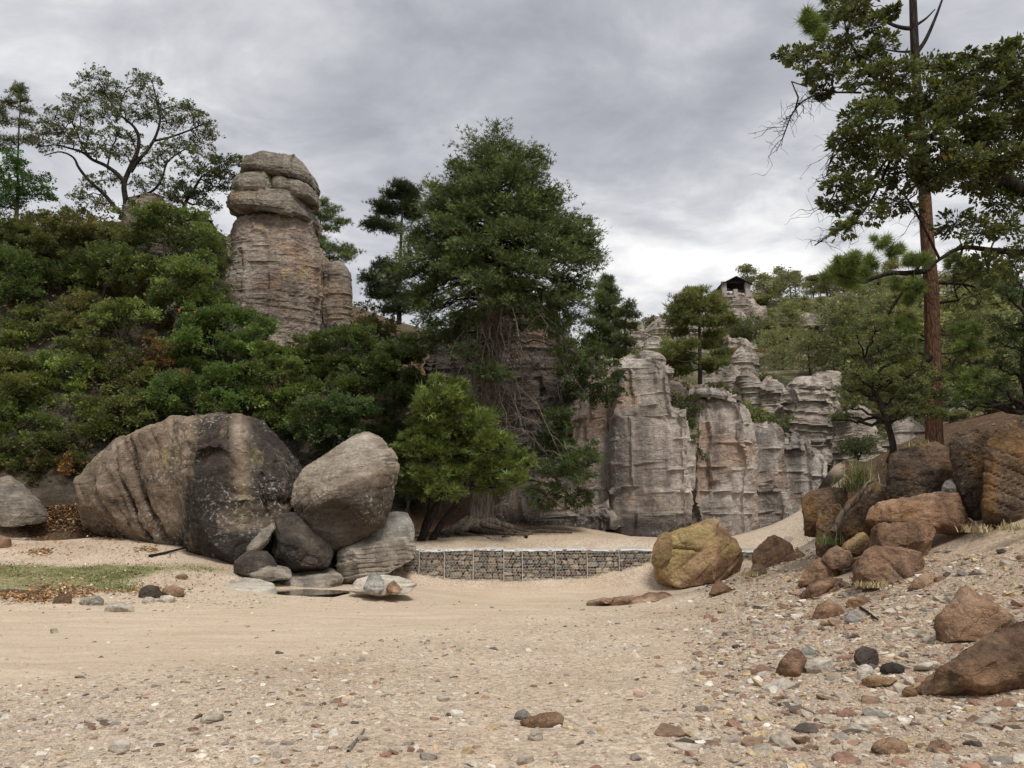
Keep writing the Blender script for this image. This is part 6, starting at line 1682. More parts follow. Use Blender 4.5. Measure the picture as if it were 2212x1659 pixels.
def right_oak():
    d = 15.5
    T = Plant(431)
    rng = T.rng
    s_ = d / F
    limbs = []
    skel = []
    def limb(pts, r, dz=0.0, mat='darkbark', twigs=0):
        n = len(pts)
        cv = spline([P(x, y, d + dz * (k / n)) for k, (x, y) in enumerate(pts)], 6 * n)
        limbs.append(('limb', [tube(cv, np.linspace(r, max(0.012, r * 0.25), len(cv)), 7)], M[mat]))
        skel.append(cv)
        for k in range(twigs):
            b0 = cv[rng.integers(len(cv) // 3, len(cv))]
            dirn = np.array((rng.normal(-0.2, 0.5), rng.normal(0, 0.5), -abs(rng.normal(0.25, 0.35))))
            c2 = T.curve(b0, b0 + dirn * rng.uniform(0.3, 0.9), 5, 0.08, 0.08)
            T.wood.append(tube(c2, np.linspace(0.009, 0.003, 5), 3))
            for q in range(3):
                b1 = c2[rng.integers(1, 5)]
                T.wood.append(tube(T.curve(b1, b1 + rng.normal(size=3) * 0.16, 4, 0, 0.1), np.linspace(0.005, 0.002, 4), 3))
        return cv
    trunk = spline([P(x, y, 14.5) for x, y in [(2420, 1080), (2400, 900), (2370, 700), (2330, 560), (2290, 470)]], 24)
    limb([(2290, 470), (2235, 420), (2190, 400), (2150, 350), (2110, 300), (2060, 270), (2000, 250)], 0.17)
    limb([(2330, 560), (2250, 545), (2200, 545), (2140, 540), (2080, 535), (2030, 560), (2005, 585)], 0.09, -0.8)
    limb([(2190, 400), (2160, 390), (2120, 370), (2060, 365), (2010, 380)], 0.07)
    limb([(2290, 470), (2260, 380), (2230, 280), (2190, 200), (2150, 150), (2100, 120)], 0.1)
    limb([(2150, 350), (2090, 310), (2010, 300), (1940, 300), (1870, 340), (1830, 380)], 0.06, 0.8)
    limb([(2110, 300), (2030, 240), (1960, 190), (1890, 180), (1830, 190)], 0.06)
    limb([(2000, 250), (1930, 210), (1890, 170), (1850, 130), (1800, 120), (1750, 120)], 0.05)
    limb([(1890, 170), (1850, 115), (1830, 70), (1820, 20)], 0.04)
    limb([(1990, 290), (1930, 330), (1890, 380), (1860, 420), (1830, 440), (1790, 450)], 0.035, -0.5, twigs=26)
    limb([(1930, 330), (1900, 400), (1870, 450), (1850, 470), (1830, 480), (1760, 530)], 0.03, -0.6, twigs=26)
    limb([(1860, 200), (1800, 200), (1750, 210), (1715, 240), (1690, 300)], 0.025, -0.3, twigs=30)
    limb([(1860, 250), (1830, 280), (1800, 330), (1785, 380)], 0.02, -0.3, twigs=24)
    limb([(2030, 560), (1990, 480), (1960, 430), (1930, 400)], 0.03, -0.4, twigs=18)
    limb([(2080, 535), (2060, 600), (2070, 650)], 0.025, -0.6, twigs=14)
    limb([(2140, 540), (2130, 610), (2115, 660)], 0.025, -0.6, twigs=14)
    allp = np.concatenate(skel)
    CL = []
    # upper left spray against the sky
    CL += [(x, y, rx, ry, 0.62) for x, y, rx, ry in [(1700, 118, 34, 12), (1745, 128, 36, 18), (1790, 100, 38, 24), (1830, 60, 36, 28), (1815, 20, 32, 24), (1850, 20, 30, 22), (1840, 110, 38, 26), (1880, 130, 36, 24), (1800, 150, 36, 20), (1760, 165, 26, 16), (1850, 165, 34, 18), (1905, 95, 26, 20), (1890, 50, 20, 24), (1775, 200, 18, 10), (1920, 150, 26, 20), (1860, -20, 40, 26), (1925, 25, 20, 14)]]
    # the main mass
    for x in range(1850, 2260, 52):
        for y in range(160, 470, 46):
            top = np.interp(x, [1850, 1900, 1970, 2050, 2130, 2212], [240, 190, 150, 165, 150, 150])
            bot = np.interp(x, [1850, 1900, 1970, 2050, 2130, 2212], [400, 440, 440, 430, 440, 470])
            if top - 10 <= y <= bot:
                CL.append((x + rng.normal(0, 10), y + rng.normal(0, 10), 38, 26, (1.0 if y < bot - 40 else 0.6) * (0.65 if x < 1960 else 1.0)))
    CL += [(x, y, rx, ry, q) for x, y, rx, ry, q in [(1830, 300, 30, 20, .8), (1810, 400, 34, 16, .6), (1850, 410, 36, 20, .7), (1800, 440, 24, 14, .5), (1880, 460, 34, 18, .5), (1830, 490, 26, 16, .4), (2060, 480, 40, 26, .6), (2110, 500, 44, 26, .7), (2170, 490, 44, 30, .8), (2215, 540, 40, 30, .8), (2080, 570, 26, 20, .5), (2130, 580, 30, 24, .6), (2180, 570, 34, 30, .6), (2100, 640, 24, 14, .3), (2150, 130, 30, 22, .8), (2200, 120, 36, 26, .7), (2050, 140, 26, 16, .5), (2090, 120, 16, 12, .35), (2170, 100, 26, 12, .4), (2240, 200, 40, 40, 1), (2260, 300, 40, 40, 1), (2250, 400, 40, 40, 1)]]
    for x, y, rx, ry, q in CL:
        c = P(x, y, d + rng.uniform(-1.6, 1.0))
        r = np.array((rx * s_, (rx + ry) * 0.55 * s_, ry * s_)) * 1.15
        k = np.argmin(np.linalg.norm(allp - c, axis=1))
        T.wood.append(tube(T.curve(allp[k], c, 6, 0.05, 0.06), np.linspace(0.02, 0.008, 6), 4))
        T.clump(c, r, int(900 * q), max(8, int(34 * q)), c - (0, 0, r[2] * .2), 0.007, 0.155, 0.6, 0.4, 0.02)
    T.build('oak_tree', 'dense dark oak reaching in over the red pine from the right edge', 'tree', trunk[0], M['darkbark'], M['leaf'], 'oak', 0.085, (0.074, 0.086, 0.032), None, acc=0.002, accent=(0.3, 0.13, 0.05), trunk_parts=[('trunk', [tube(trunk, np.linspace(0.3, 0.18, 24), 10)], M['darkbark'])] + limbs, up=0.5, hue=0.14)


right_oak()
oak('leaning light green tree between the mushroom rock and the red pine trunk', [(1926, 1000), (1922, 960), (1905, 890), (1895, 840), (1885, 800), (1872, 770)], [(1850, 720, 40, 24), (1890, 710, 40, 22), (1935, 730, 40, 22), (1970, 755, 34, 20), (1840, 765, 36, 22), (1890, 760, 44, 24), (1940, 775, 44, 22), (1850, 805, 36, 20), (1905, 810, 48, 22), (1960, 810, 40, 22), (1990, 790, 26, 18), (1870, 850, 44, 20), (1930, 850, 46, 22), (1975, 855, 34, 20), (1840, 880, 28, 14), (1830, 840, 24, 12), (1960, 890, 40, 18), (1990, 830, 24, 20), (1800, 905, 30, 8), (1840, 900, 30, 10), (2020, 850, 30, 20), (2010, 890, 34, 18), (2030, 815, 24, 16)], 20.6, 441, (0.145, 0.17, 0.068), leaf=0.085, dens=520, r0=0.1, group=None, acc=0, kind='clump', mat='darkbark')
oak('dark juniper at the right edge with a low branch over the blocks', [(2230, 960), (2225, 900), (2215, 800), (2210, 700)], [(2190, 570, 36, 24), (2215, 620, 40, 30), (2180, 640, 30, 26), (2200, 690, 40, 30), (2165, 700, 22, 20), (2170, 740, 36, 26), (2210, 750, 40, 34), (2160, 790, 34, 26), (2205, 810, 44, 34), (2150, 830, 28, 18), (2180, 860, 44, 26), (2215, 880, 40, 26), (2100, 872, 50, 9), (2050, 875, 34, 8), (2130, 862, 36, 12), (2240, 600, 40, 50), (2250, 720, 40, 60)], 20, 442, (0.04, 0.062, 0.02), leaf=0.11, dens=480, r0=0.16, group=None, acc=0, kind='spray', mat='darkbark', name='juniper_tree')
oak('thin pale bush between the leaning light green tree and the dark juniper', [(2080, 960), (2075, 900), (2070, 860)], [(2050, 770, 36, 22), (2100, 760, 40, 24), (2060, 815, 44, 24), (2110, 810, 40, 24), (2080, 690, 44, 26), (2120, 700, 34, 30), (2060, 730, 34, 20), (2040, 850, 36, 18), (2100, 850, 44, 18)], 30, 443, (0.13, 0.14, 0.065), leaf=0.12, dens=300, r0=0.08, group=None, acc=0, kind='clump', name='bush', cat='bush')

# the pine standing on the cliff in the middle of the right half
thin_pine('tall pine with tiered branches standing on the cliff behind the pillars', [(1512, 848), (1512, 790), (1511, 720), (1509, 660), (1507, 620)], [(1505, 632, 24, 12), (1485, 645, 26, 12), (1525, 650, 26, 12), (1470, 662, 30, 13), (1510, 668, 40, 13), (1550, 668, 26, 12), (1455, 690, 26, 13), (1495, 690, 36, 13), (1540, 695, 36, 13), (1575, 690, 20, 10), (1470, 718, 28, 9), (1540, 722, 24, 9), (1455, 750, 24, 10), (1490, 745, 26, 10), (1530, 745, 24, 9), (1450, 780, 28, 14), (1485, 775, 28, 12), (1545, 780, 28, 12), (1470, 800, 26, 12), (1560, 765, 22, 9), (1535, 795, 20, 10), (1440, 762, 18, 10)], 50, 451, (0.14, 0.155, 0.055), 0.24, 0.17, None, 1.0, per=26)
thin_pine('dark upright pine rising right of the huge conifer on the skyline', [(1318, 780), (1317, 720), (1315, 660), (1312, 600)], [(1313, 604, 10, 10), (1305, 622, 16, 9), (1322, 628, 16, 9), (1300, 640, 18, 9), (1326, 648, 16, 9), (1308, 660, 24, 9), (1290, 672, 18, 9), (1330, 672, 16, 8), (1310, 685, 28, 10), (1285, 700, 26, 10), (1325, 705, 20, 10), (1300, 722, 34, 12), (1275, 735, 24, 10), (1320, 742, 28, 12), (1290, 755, 30, 12)], 52, 452, (0.10, 0.125, 0.055), 0.24, 0.13, None, 1.1, per=26)
thin_pine('scraggy half dead pine right of the dark upright pine', [(1352, 800), (1350, 750), (1350, 710), (1356, 660)], [(1358, 660, 14, 10), (1345, 675, 18, 9), (1366, 680, 14, 8), (1338, 700, 16, 8), (1368, 705, 14, 7), (1345, 730, 18, 9), (1362, 742, 12, 8), (1340, 762, 18, 10)], 50, 453, (0.09, 0.105, 0.045), 0.22, 0.12, None, 0.8, dead=8)
oak('dark leafy shrub overhanging the left edge of the pale cliff', [(1310, 880), (1312, 850), (1310, 830)], [(1275, 800, 34, 22), (1310, 795, 36, 22), (1335, 820, 28, 18), (1265, 840, 30, 24), (1300, 840, 38, 22), (1335, 852, 26, 16), (1285, 868, 30, 16), (1260, 780, 26, 18), (1290, 760, 30, 16)], 36.3, 461, (0.05, 0.075, 0.026), leaf=0.14, dens=170, r0=0.07, group='shrubs growing on the pale cliff', name='shrub', cat='shrub')
oak('green bushes filling the gap between the conifer and the dark cliff shrub', [(1240, 860), (1240, 820), (1245, 790)], [(1240, 760, 36, 24), (1275, 745, 30, 20), (1230, 800, 30, 26), (1255, 820, 30, 24), (1225, 850, 26, 24)], 40, 462, (0.06, 0.085, 0.03), leaf=0.15, dens=150, r0=0.07, group='shrubs growing on the pale cliff', name='shrub', cat='shrub')
for k, (lab, cl, d, base) in enumerate([
    ('bush growing in the cleft between the widest and the cap slab cliff pillars', [(1465, 865, 22, 16), (1490, 860, 22, 16), (1480, 890, 28, 16), (1500, 885, 18, 14), (1475, 910, 16, 16)], 38.6, (0.075, 0.09, 0.03)),
    ('small upright bush lower in the same cleft of the cliff', [(1496, 915, 12, 14), (1498, 938, 14, 14), (1490, 955, 10, 10)], 37.9, (0.07, 0.1, 0.03)),
    ('tiny green tuft growing on the face of the cap slab pillar', [(1512, 978, 10, 9), (1522, 985, 9, 8)], 38.3, (0.075, 0.095, 0.03)),
    ('long low bushes along the cliff top left of the mushroom rock', [(1610, 880, 26, 14), (1640, 895, 26, 16), (1665, 910, 24, 14), (1690, 922, 20, 10), (1625, 905, 24, 10), (1700, 905, 16, 12)], 45, (0.085, 0.11, 0.035)),
    ('little shrub on the broken top of the fourth pale pillar', [(1700, 942, 14, 7), (1715, 946, 12, 6)], 42.6, (0.075, 0.1, 0.035)),
    ('bushes at the foot of the tall slope pine behind the pillars', [(1470, 830, 24, 14), (1440, 815, 20, 14), (1455, 840, 22, 12), (1545, 835, 24, 10)], 49, (0.085, 0.085, 0.035))]):
    x0, y0 = np.mean([c[0] for c in cl]), max(c[1] + c[3] for c in cl)
    oak(lab, [(x0, y0), (x0, y0 - 8), (x0 + 1, y0 - 16)], cl, d, 470 + k, base, leaf=0.13, dens=180, r0=0.03, group='shrubs growing on the pale cliff', name='shrub', cat='shrub', acc=0.01)

# ------------------------------------------------------------------ hillside trees: a few kinds, copied
def proto_pine(seed, h=8.0, wid=1.0, gaps=0.5, base=PIN, conic=0.5):
    T = Plant(seed)
    rng = T.rng
    tr = spline([(0, 0, 0), (rng.normal(0, .1), rng.normal(0, .1), h * 0.4), (rng.normal(0, .15), rng.normal(0, .15), h * 0.75), (rng.normal(0, .1), 0, h)], 14)
    rad = np.linspace(0.17, 0.03, 14)
    n = 17
    for i in range(n):
        t = gaps + (1 - gaps) * (i + rng.random() * .5) / n
        k = min(12, int(t * 13))
        b0 = tr[k]
        a = i * 2.4 + rng.normal(0, .3)
        L = wid * (0.35 + 1.5 * (1 - (t - gaps) / (1 - gaps) * conic) * math.sin(math.pi * min(1, ((t - gaps) / (1 - gaps)) * 0.75 + 0.22))) * rng.uniform(0.7, 1.15)
        e_ = b0 + np.array((math.cos(a) * L, math.sin(a) * L, 0.25 * L))
        T.wood.append(tube(T.curve(b0, e_, 5, 0.04, .05), np.linspace(0.05, 0.015, 5), 4))
        for f in (0.55, 0.85, 1.0):
            c = b0 + (e_ - b0) * f + rng.normal(0, 0.12, 3)
            m = 32
            g = rng.normal(size=(m, 3)) * (0.4, 0.4, 0.22) * wid
            T.add_leaves(c + g, unit(g + (0, 0, 0.3)), np.full(m, math.exp(rng.normal(0, .2))))
    return T, tr, rad, base


def proto_bush(seed, base, h=2.2, w_=1.6):
    T = Plant(seed)
    rng = T.rng
    for i in range(16):
        c = np.array((rng.normal(0, w_ * 0.42), rng.normal(0, w_ * 0.42), rng.uniform(0.35, 0.85) * h))
        T.wood.append(tube(T.curve((0, 0, 0), c, 5, 0, .06), np.linspace(0.05, 0.015, 5), 4))
        m = 110
        g = rng.normal(size=(m, 3)) * (0.36, 0.36, 0.24) * (w_ / 1.6)
        T.add_leaves(c + g, unit(g + (0, 0, .2)), np.full(m, math.exp(rng.normal(0, .2))))
    tr = spline([(0, 0, -0.1), (0, 0, h * 0.2), (0.05, 0, h * 0.4)], 6)
    return T, tr, np.linspace(0.09, 0.05, 6), base


def proto_mesh(pr, kind, size, seed):
    T, tr, rad, base = pr
    V, Q = merge([tube(tr, rad, 6)] + T.wood)
    tm = mk_mesh('trunk', V, [Q], M['bark'])
    p, d_ = np.concatenate(T.lp), np.concatenate(T.ld)
    f = np.concatenate(T.lf)
    V, Fs, k = leaves(p, d_, size * np.exp(T.rng.normal(0, .25, len(p))), kind, T.rng, 0.4)
    cm = mk_mesh('crown', V, Fs, M['leaf'], False, dict(col=leaf_cols(len(p), k, base, T.rng, .2, .1, None, 0, f)))
    return tm, cm


PR = {
    'pine0': proto_mesh(proto_pine(501, 8, 1.0, 0.42, (0.2, 0.2, 0.11)), 'clump', 0.3, 1),
    'pine1': proto_mesh(proto_pine(502, 8, 1.15, 0.35, (0.18, 0.19, 0.1), 0.75), 'clump', 0.3, 2),
    'pine2': proto_mesh(proto_pine(503, 8, 0.85, 0.5, (0.2, 0.205, 0.115), 0.4), 'clump', 0.3, 3),
    'pine3': proto_mesh(proto_pine(504, 8, 1.6, 0.15, (0.165, 0.165, 0.09), 0.6), 'clump', 0.32, 4),
    'bush0': proto_mesh(proto_bush(505, (0.17, 0.175, 0.095)), 'clump', 0.24, 5),
    'bush1': proto_mesh(proto_bush(506, (0.13, 0.115, 0.085)), 'clump', 0.2, 6),
    'bush2': proto_mesh(proto_bush(507, (0.2, 0.105, 0.06)), 'clump', 0.2, 7),
    'bush3': proto_mesh(proto_bush(508, (0.105, 0.118, 0.062), 3.2, 2.4), 'clump', 0.32, 8),
    'bush4': proto_mesh(proto_bush(509, (0.18, 0.19, 0.095), 3.0, 2.0), 'clump', 0.3, 9),
}
LOOK = {'pine0': 'airy pale green pine', 'pine1': 'full crowned pine', 'pine2': 'slender tall stemmed pine', 'pine3': 'wide low branching pine', 'bush0': 'green bush', 'bush1': 'grey brown bare looking shrub', 'bush2': 'reddish brown brush', 'bush3': 'dark green rounded bush', 'bush4': 'fresh green bush'}
HGT = {'pine0': 8, 'pine1': 8, 'pine2': 8, 'pine3': 8, 'bush0': 2.3, 'bush1': 2.3, 'bush2': 2.3, 'bush3': 3.3, 'bush4': 3.1}


def place_tree(kind, x, y, d, hpx, label, group, wscale=1.0, rz=0.0):
    tm, cm = PR[kind]
    s = hpx * d / F / HGT[kind]
    q = P(x, y, d)
    q[2] = min(q[2], gz([q[:2]])[0] + 0.1 * s)
    pine = kind.startswith('pine')
    r = thing('pine_tree' if pine else 'bush', label, 'tree' if pine else 'bush', q, group)
    r.scale = (s * wscale, s * wscale, s)
    r.rotation_euler = (0, 0, rz)
    link('trunk', tm, (0, 0, 0), r)
    link('crown', cm, (0, 0, 0), r)
    return r


rngh = np.random.default_rng(99)
RG = 'pines along the ridge skyline'
ORD = ['first', 'second', 'third', 'fourth', 'fifth', 'sixth', 'seventh', 'eighth', 'ninth', 'tenth', 'eleventh', 'twelfth', 'thirteenth', 'fourteenth', 'fifteenth', 'sixteenth', 'seventeenth', 'eighteenth', 'nineteenth', 'twentieth']
left_of = [(1551, 652, 139, 86, 'pine0', 1.0), (1508, 660, 136, 68, 'pine1', 1.1), (1474, 672, 130, 42, 'pine1', 1.2), (1442, 675, 122, 44, 'pine2', 1.0), (1417, 682, 118, 32, 'pine1', 1.2)]
right_of = [(1617, 648, 144, 87, 'pine0', 1.1), (1687, 655, 150, 84, 'pine1', 0.9), (1721, 655, 152, 76, 'pine2', 1.0), (1753, 652, 153, 64, 'pine1', 1.0), (1773, 655, 150, 66, 'pine0', 1.0), (1789, 655, 156, 70, 'pine2', 0.9), (1805, 655, 152, 62, 'pine1', 1.0), (1825, 660, 148, 60, 'pine0', 1.2), (1850, 662, 146, 82, 'pine1', 1.0), (1870, 660, 140, 94, 'pine0', 1.0), (1900, 662, 142, 76, 'pine1', 1.1), (1934, 665, 130, 112, 'pine0', 0.9), (1965, 660, 150, 70, 'pine1', 1.2), (1985, 660, 150, 76, 'pine2', 1.0), (2048, 655, 150, 60, 'pine1', 1.2), (2085, 655, 150, 62, 'pine0', 1.2), (2127, 655, 146, 70, 'pine1', 1.2), (2165, 655, 146, 66, 'pine0', 1.2)]
for i, (x, y, d, h, k, w_) in enumerate(left_of):
    place_tree(k, x, y, d, h, '%s, %s left of the pavilion along the skyline' % (LOOK[k], ORD[i]), RG, w_, rngh.uniform(0, 6))
for i, (x, y, d, h, k, w_) in enumerate(right_of):
    place_tree(k, x, y, d, h, '%s, %s right of the pavilion along the skyline' % (LOOK[k], ORD[i]), RG, w_, rngh.uniform(0, 6))
for q in range(16):
    x = 1645 + q * 36 + rngh.uniform(-10, 10)
    k = ['pine1', 'pine0', 'pine3'][q % 3]
    d = 143 + rngh.uniform(-8, 8)
    place_tree(k, x, 660 + rngh.uniform(-4, 14), d, rngh.uniform(62, 92), '%s of the second row behind the ridge, %s from the pavilion rightwards' % (LOOK[k], ORD[q]), RG, 1.25, rngh.uniform(0, 6))
LM = [((1585, 640), 'the pavilion'), ((1580, 690), 'the tiered pavilion outcrop'), ((1512, 740), 'the tall tiered slope pine'), ((1575, 850), 'the broad layered rock stack'), ((1750, 900), 'the mushroom rock'), ((1670, 870), 'the pointed layered rock'), ((1450, 720), 'the upper left layered outcrop'), ((1360, 730), 'the stepped rock tower'), ((1825, 722), 'the low pale rock ledge'), ((1935, 670), 'the thin skyline rock stack'), ((2015, 760), 'the red pine trunk'), ((1745, 700), 'the pale stepped ledges'), ((1900, 830), 'the leaning light green tree'), ((1845, 745), 'the rounded layered boulder'), ((1605, 790), 'the small layered knob'), ((1625, 720), 'the layered rock shelf'), ((1815, 672), 'the high pale ledge'), ((2060, 800), 'the thin pale bush')]
used = set()


def rel_label(look, x, y, marks, skip=()):
    """a label by look and by the nearest landmark, every one different"""
    order = sorted(marks, key=lambda m: (m[0][0] - x) ** 2 + (m[0][1] - y) ** 2)
    for (mx, my), nm in order[:9]:
        dx, dy = x - mx, y - my
        di = math.hypot(dx, dy)
        how = 'just ' if di < 35 else ('' if di < 90 else 'some way ')
        if abs(dx) > 2.0 * abs(dy):
            wd = 'left of' if dx < 0 else 'right of'
        elif abs(dy) > 2.0 * abs(dx):
            wd = 'above' if dy < 0 else 'below'
        else:
            wd = ('above and ' if dy < 0 else 'below and ') + ('left of' if dx < 0 else 'right of')
        for pre in ('', ):
            L = '%s %s%s %s' % (look, how, wd, nm)
            if L not in used and len(L.split()) <= 16:
                used.add(L)
                return L
    return None


slope_trees = [
    ('pine2', 1777, 712, 108, 88, 1.0), ('pine3', 1721, 706, 112, 54, 0.9), ('pine1', 1669, 697, 120, 56, 1.1), ('bush3', 1607, 758, 100, 66, 0.9), ('pine3', 1672, 775, 84, 74, 1.5), ('pine3', 1751, 822, 72, 108, 1.1), ('pine3', 1692, 828, 78, 84, 1.2), ('pine1', 1640, 700, 126, 46, 1.2), ('bush0', 1562, 720, 112, 30, 1.2), ('bush1', 1440, 690, 112, 34, 1.5), ('bush1', 1465, 690, 114, 30, 1.4), ('bush1', 1415, 706, 105, 36, 1.4), ('bush1', 1490, 702, 112, 26, 1.2), ('bush2', 1620, 776, 95, 20, 2.6), ('bush2', 1580, 770, 95, 18, 2.0), ('bush2', 1645, 790, 88, 18, 1.8), ('bush2', 1810, 708, 110, 18, 2.6), ('bush2', 1840, 712, 108, 16, 2.2),
    ('bush4', 1700, 870, 56, 40, 1.4), ('bush3', 1740, 850, 64, 44, 1.3), ('pine3', 1800, 790, 74, 80, 1.1), ('pine3', 1830, 850, 56, 100, 1.0), ('bush4', 1820, 880, 48, 50, 1.2), ('bush3', 1850, 940, 40, 50, 1.2), ('bush4', 1840, 1000, 36, 40, 1.2), ('bush4', 1800, 1010, 44, 36, 1.2), ('bush0', 1880, 720, 105, 40, 1.5), ('pine1', 1900, 745, 96, 60, 1.2), ('pine3', 1850, 710, 115, 46, 1.3), ('pine1', 1960, 720, 110, 60, 1.3), ('bush4', 1940, 760, 88, 44, 1.4), ('pine3', 1990, 745, 95, 60, 1.4), ('bush0', 2050, 700, 115, 40, 1.8), ('pine1', 2080, 700, 116, 62, 1.3), ('pine3', 2120, 705, 112, 60, 1.5), ('bush0', 2100, 730, 95, 40, 1.8), ('bush1', 2060, 740, 95, 36, 1.6), ('pine3', 2150, 760, 80, 80, 1.3), ('bush4', 2050, 790, 74, 50, 1.6), ('bush0', 2090, 800, 66, 54, 1.6), ('bush4', 2130, 830, 54, 60, 1.5), ('bush4', 2040, 850, 50, 50, 1.5), ('bush3', 2090, 890, 36, 44, 1.5), ('bush4', 1990, 870, 44, 50, 1.4), ('bush0', 1960, 900, 40, 40, 1.4), ('bush3', 1900, 900, 44, 50, 1.3), ('bush4', 2060, 920, 30, 36, 1.5), ('bush4', 2140, 900, 27, 40, 1.6),
    ('pine1', 1700, 690, 132, 50, 1.2), ('bush0', 1655, 720, 112, 34, 1.4), ('pine1', 1740, 690, 134, 52, 1.2), ('bush1', 1755, 700, 118, 26, 1.5), ('pine0', 1812, 700, 128, 64, 1.1), ('pine1', 1835, 690, 134, 48, 1.2), ('pine1', 1870, 695, 132, 56, 1.2), ('bush0', 1905, 690, 130, 34, 1.8), ('bush1', 1925, 700, 122, 32, 1.6), ('bush0', 1970, 690, 130, 36, 1.8), ('pine1', 2000, 690, 132, 50, 1.3), ('bush0', 2100, 680, 130, 36, 2.0), ('bush0', 2150, 690, 126, 40, 2.0), ('pine1', 2180, 700, 118, 60, 1.3),
    ('bush0', 1400, 760, 72, 36, 1.2), ('bush0', 1380, 790, 58, 34, 1.3), ('bush1', 1420, 790, 60, 30, 1.3), ('bush4', 1345, 790, 52, 40, 1.3), ('bush0', 1420, 745, 90, 30, 1.3), ('bush1', 1545, 750, 95, 30, 1.3), ('bush0', 1575, 795, 76, 30, 1.2), ('bush4', 1560, 830, 60, 30, 1.1), ('bush1', 1630, 800, 78, 30, 1.2), ('bush3', 1640, 830, 66, 36, 1.1), ('bush0', 1700, 740, 100, 36, 1.5), ('bush1', 1735, 740, 100, 32, 1.5), ('bush0', 1770, 745, 96, 34, 1.5), ('pine3', 1730, 770, 86, 60, 1.2), ('bush4', 1775, 780, 80, 36, 1.4), ('bush0', 1800, 735, 98, 30, 1.5), ('bush1', 1815, 760, 86, 30, 1.4), ('bush0', 1860, 760, 86, 36, 1.4),
    ('bush1', 1620, 690, 128, 26, 1.3), ('bush4', 1640, 668, 140, 34, 1.3), ('bush4', 1655, 660, 146, 46, 1.2), ('bush1', 1530, 690, 124, 28, 1.3)]
for q in range(85):
    x = rngh.uniform(1700, 2200) if q < 40 else rngh.uniform(1830, 2212)
    t = rngh.random()
    y = 668 + t * 200
    d = float(np.interp(t, [0, .3, .6, 1.0], [136, 108, 80, 52])) * rngh.uniform(0.93, 1.05)
    k = str(rngh.choice(['pine1', 'pine3', 'bush0', 'bush4', 'bush3', 'pine0', 'bush1'], p=[.2, .2, .2, .12, .1, .1, .08]))
    if 1690 < x < 1815 and y > 770:
        continue
    hh = {'p': rngh.uniform(5, 8), 'b': rngh.uniform(1.5, 2.6)}[k[0]] * F / d
    slope_trees.append((k, x, y, d, hh, rngh.uniform(1.1, 1.6)))
for k, x, y, d, h, w_ in slope_trees:
    L = rel_label(LOOK[k] + ' on the hill', x, y - h / 2, LM) or LOOK[k] + ' on the wooded right hillside'
    place_tree(k, x, y, d, h, L, 'pines and bushes on the right hillside', w_, rngh.uniform(0, 6))

# ------------------------------------------------------------------ pavilion on the ridge
def pavilion():
    d = 140.0
    M['roof'] = plain_mat('dark_roof_sheet', (0.022, 0.022, 0.025), 0.7, 0.3, 2)
    M['beam'] = plain_mat('dark_timber', (0.03, 0.026, 0.024), 0.8, 0.3, 4)
    M['post'] = plain_mat('pinkish_stone_post', (0.38, 0.31, 0.27), 0.9, 0.2, 3)
    s_ = d / F
    z0 = P(1585, 641, d)[2]
    zt = P(1585, 617, d)[2]
    zr = P(1585, 606, d)[2]
    xl, xr = P(1559, 640, d)[0], P(1609, 640, d)[0]
    xm = (xl + xr) / 2
    root = thing('pavilion', 'open sided pavilion with a dark gable roof on the ridge outcrop', 'pavilion', (xm, d, z0))
    for x in (xl, xr):
        for y in (d - 1.6, d + 3.4):
            V, Q = box((x, y, (z0 + zt) / 2 - 0.6), (0.85, 0.85, zt - z0 + 1.2))
            part('post', V, [Q], M['post'], root, False)
    V, Q = box((xm - 0.1, d - 1.6, z0 + 0.15), (0.75, 0.75, 1.5))
    part('low_post', V, [Q], M['post'], root, False)
    for sx in (-1, 1):
        a, b = np.array((xm, zr)), np.array((xm + sx * (xr - xl) * 0.66, zt - 0.5))
        n = unit(np.array((-(b - a)[1], (b - a)[0]))) * 0.1
        if n[1] < 0:
            n = -n
        V = np.array([(q[0], y, q[1]) for y in (d - 2.6, d + 4.6) for q in (a - (sx * .0, 0), b, b + n, a + n)])
        Q = np.array([(0, 1, 2, 3), (7, 6, 5, 4), (0, 4, 5, 1), (1, 5, 6, 2), (2, 6, 7, 3), (3, 7, 4, 0)])
        part('roof_panel', V, [Q], M['roof'], root, False)
    for y in (d - 1.6, d + 3.4):
        V, Q = box((xm, y, zt + 0.12), (xr - xl + 0.9, 0.25, 0.3))
        part('tie_beam', V, [Q], M['beam'], root, False)
        V, Q = box((xm, y, (zt + zr) / 2 + .1), (0.22, 0.2, zr - zt - 0.3))
        part('king_post', V, [Q], M['beam'], root, False)
        for sx in (-1, 1):
            V, Q = tube([(xm + sx * (xr - xl) * 0.5, y, zt + 0.05), (xm, y, zr - 0.15)], 0.13, 4)
            part('rafter', V, [Q], M['beam'], root, False)
    V, Q = box((xm, d - 1.6, z0 + 0.75), (xr - xl - 0.9, 0.12, 0.16))
    part('rail', V, [Q], M['beam'], root, False)
    V, Q = box((xm, d + 3.4, z0 + 0.75), (xr - xl - 0.9, 0.12, 0.16))
    part('rail', V, [Q], M['beam'], root, False)
    V, Q = box((xm, d + 0.9, z0 - 0.55), (xr - xl + 1.2, 6.4, 0.3))
    part('floor_slab', V, [Q], M['hillrock'], root, False)


pavilion()

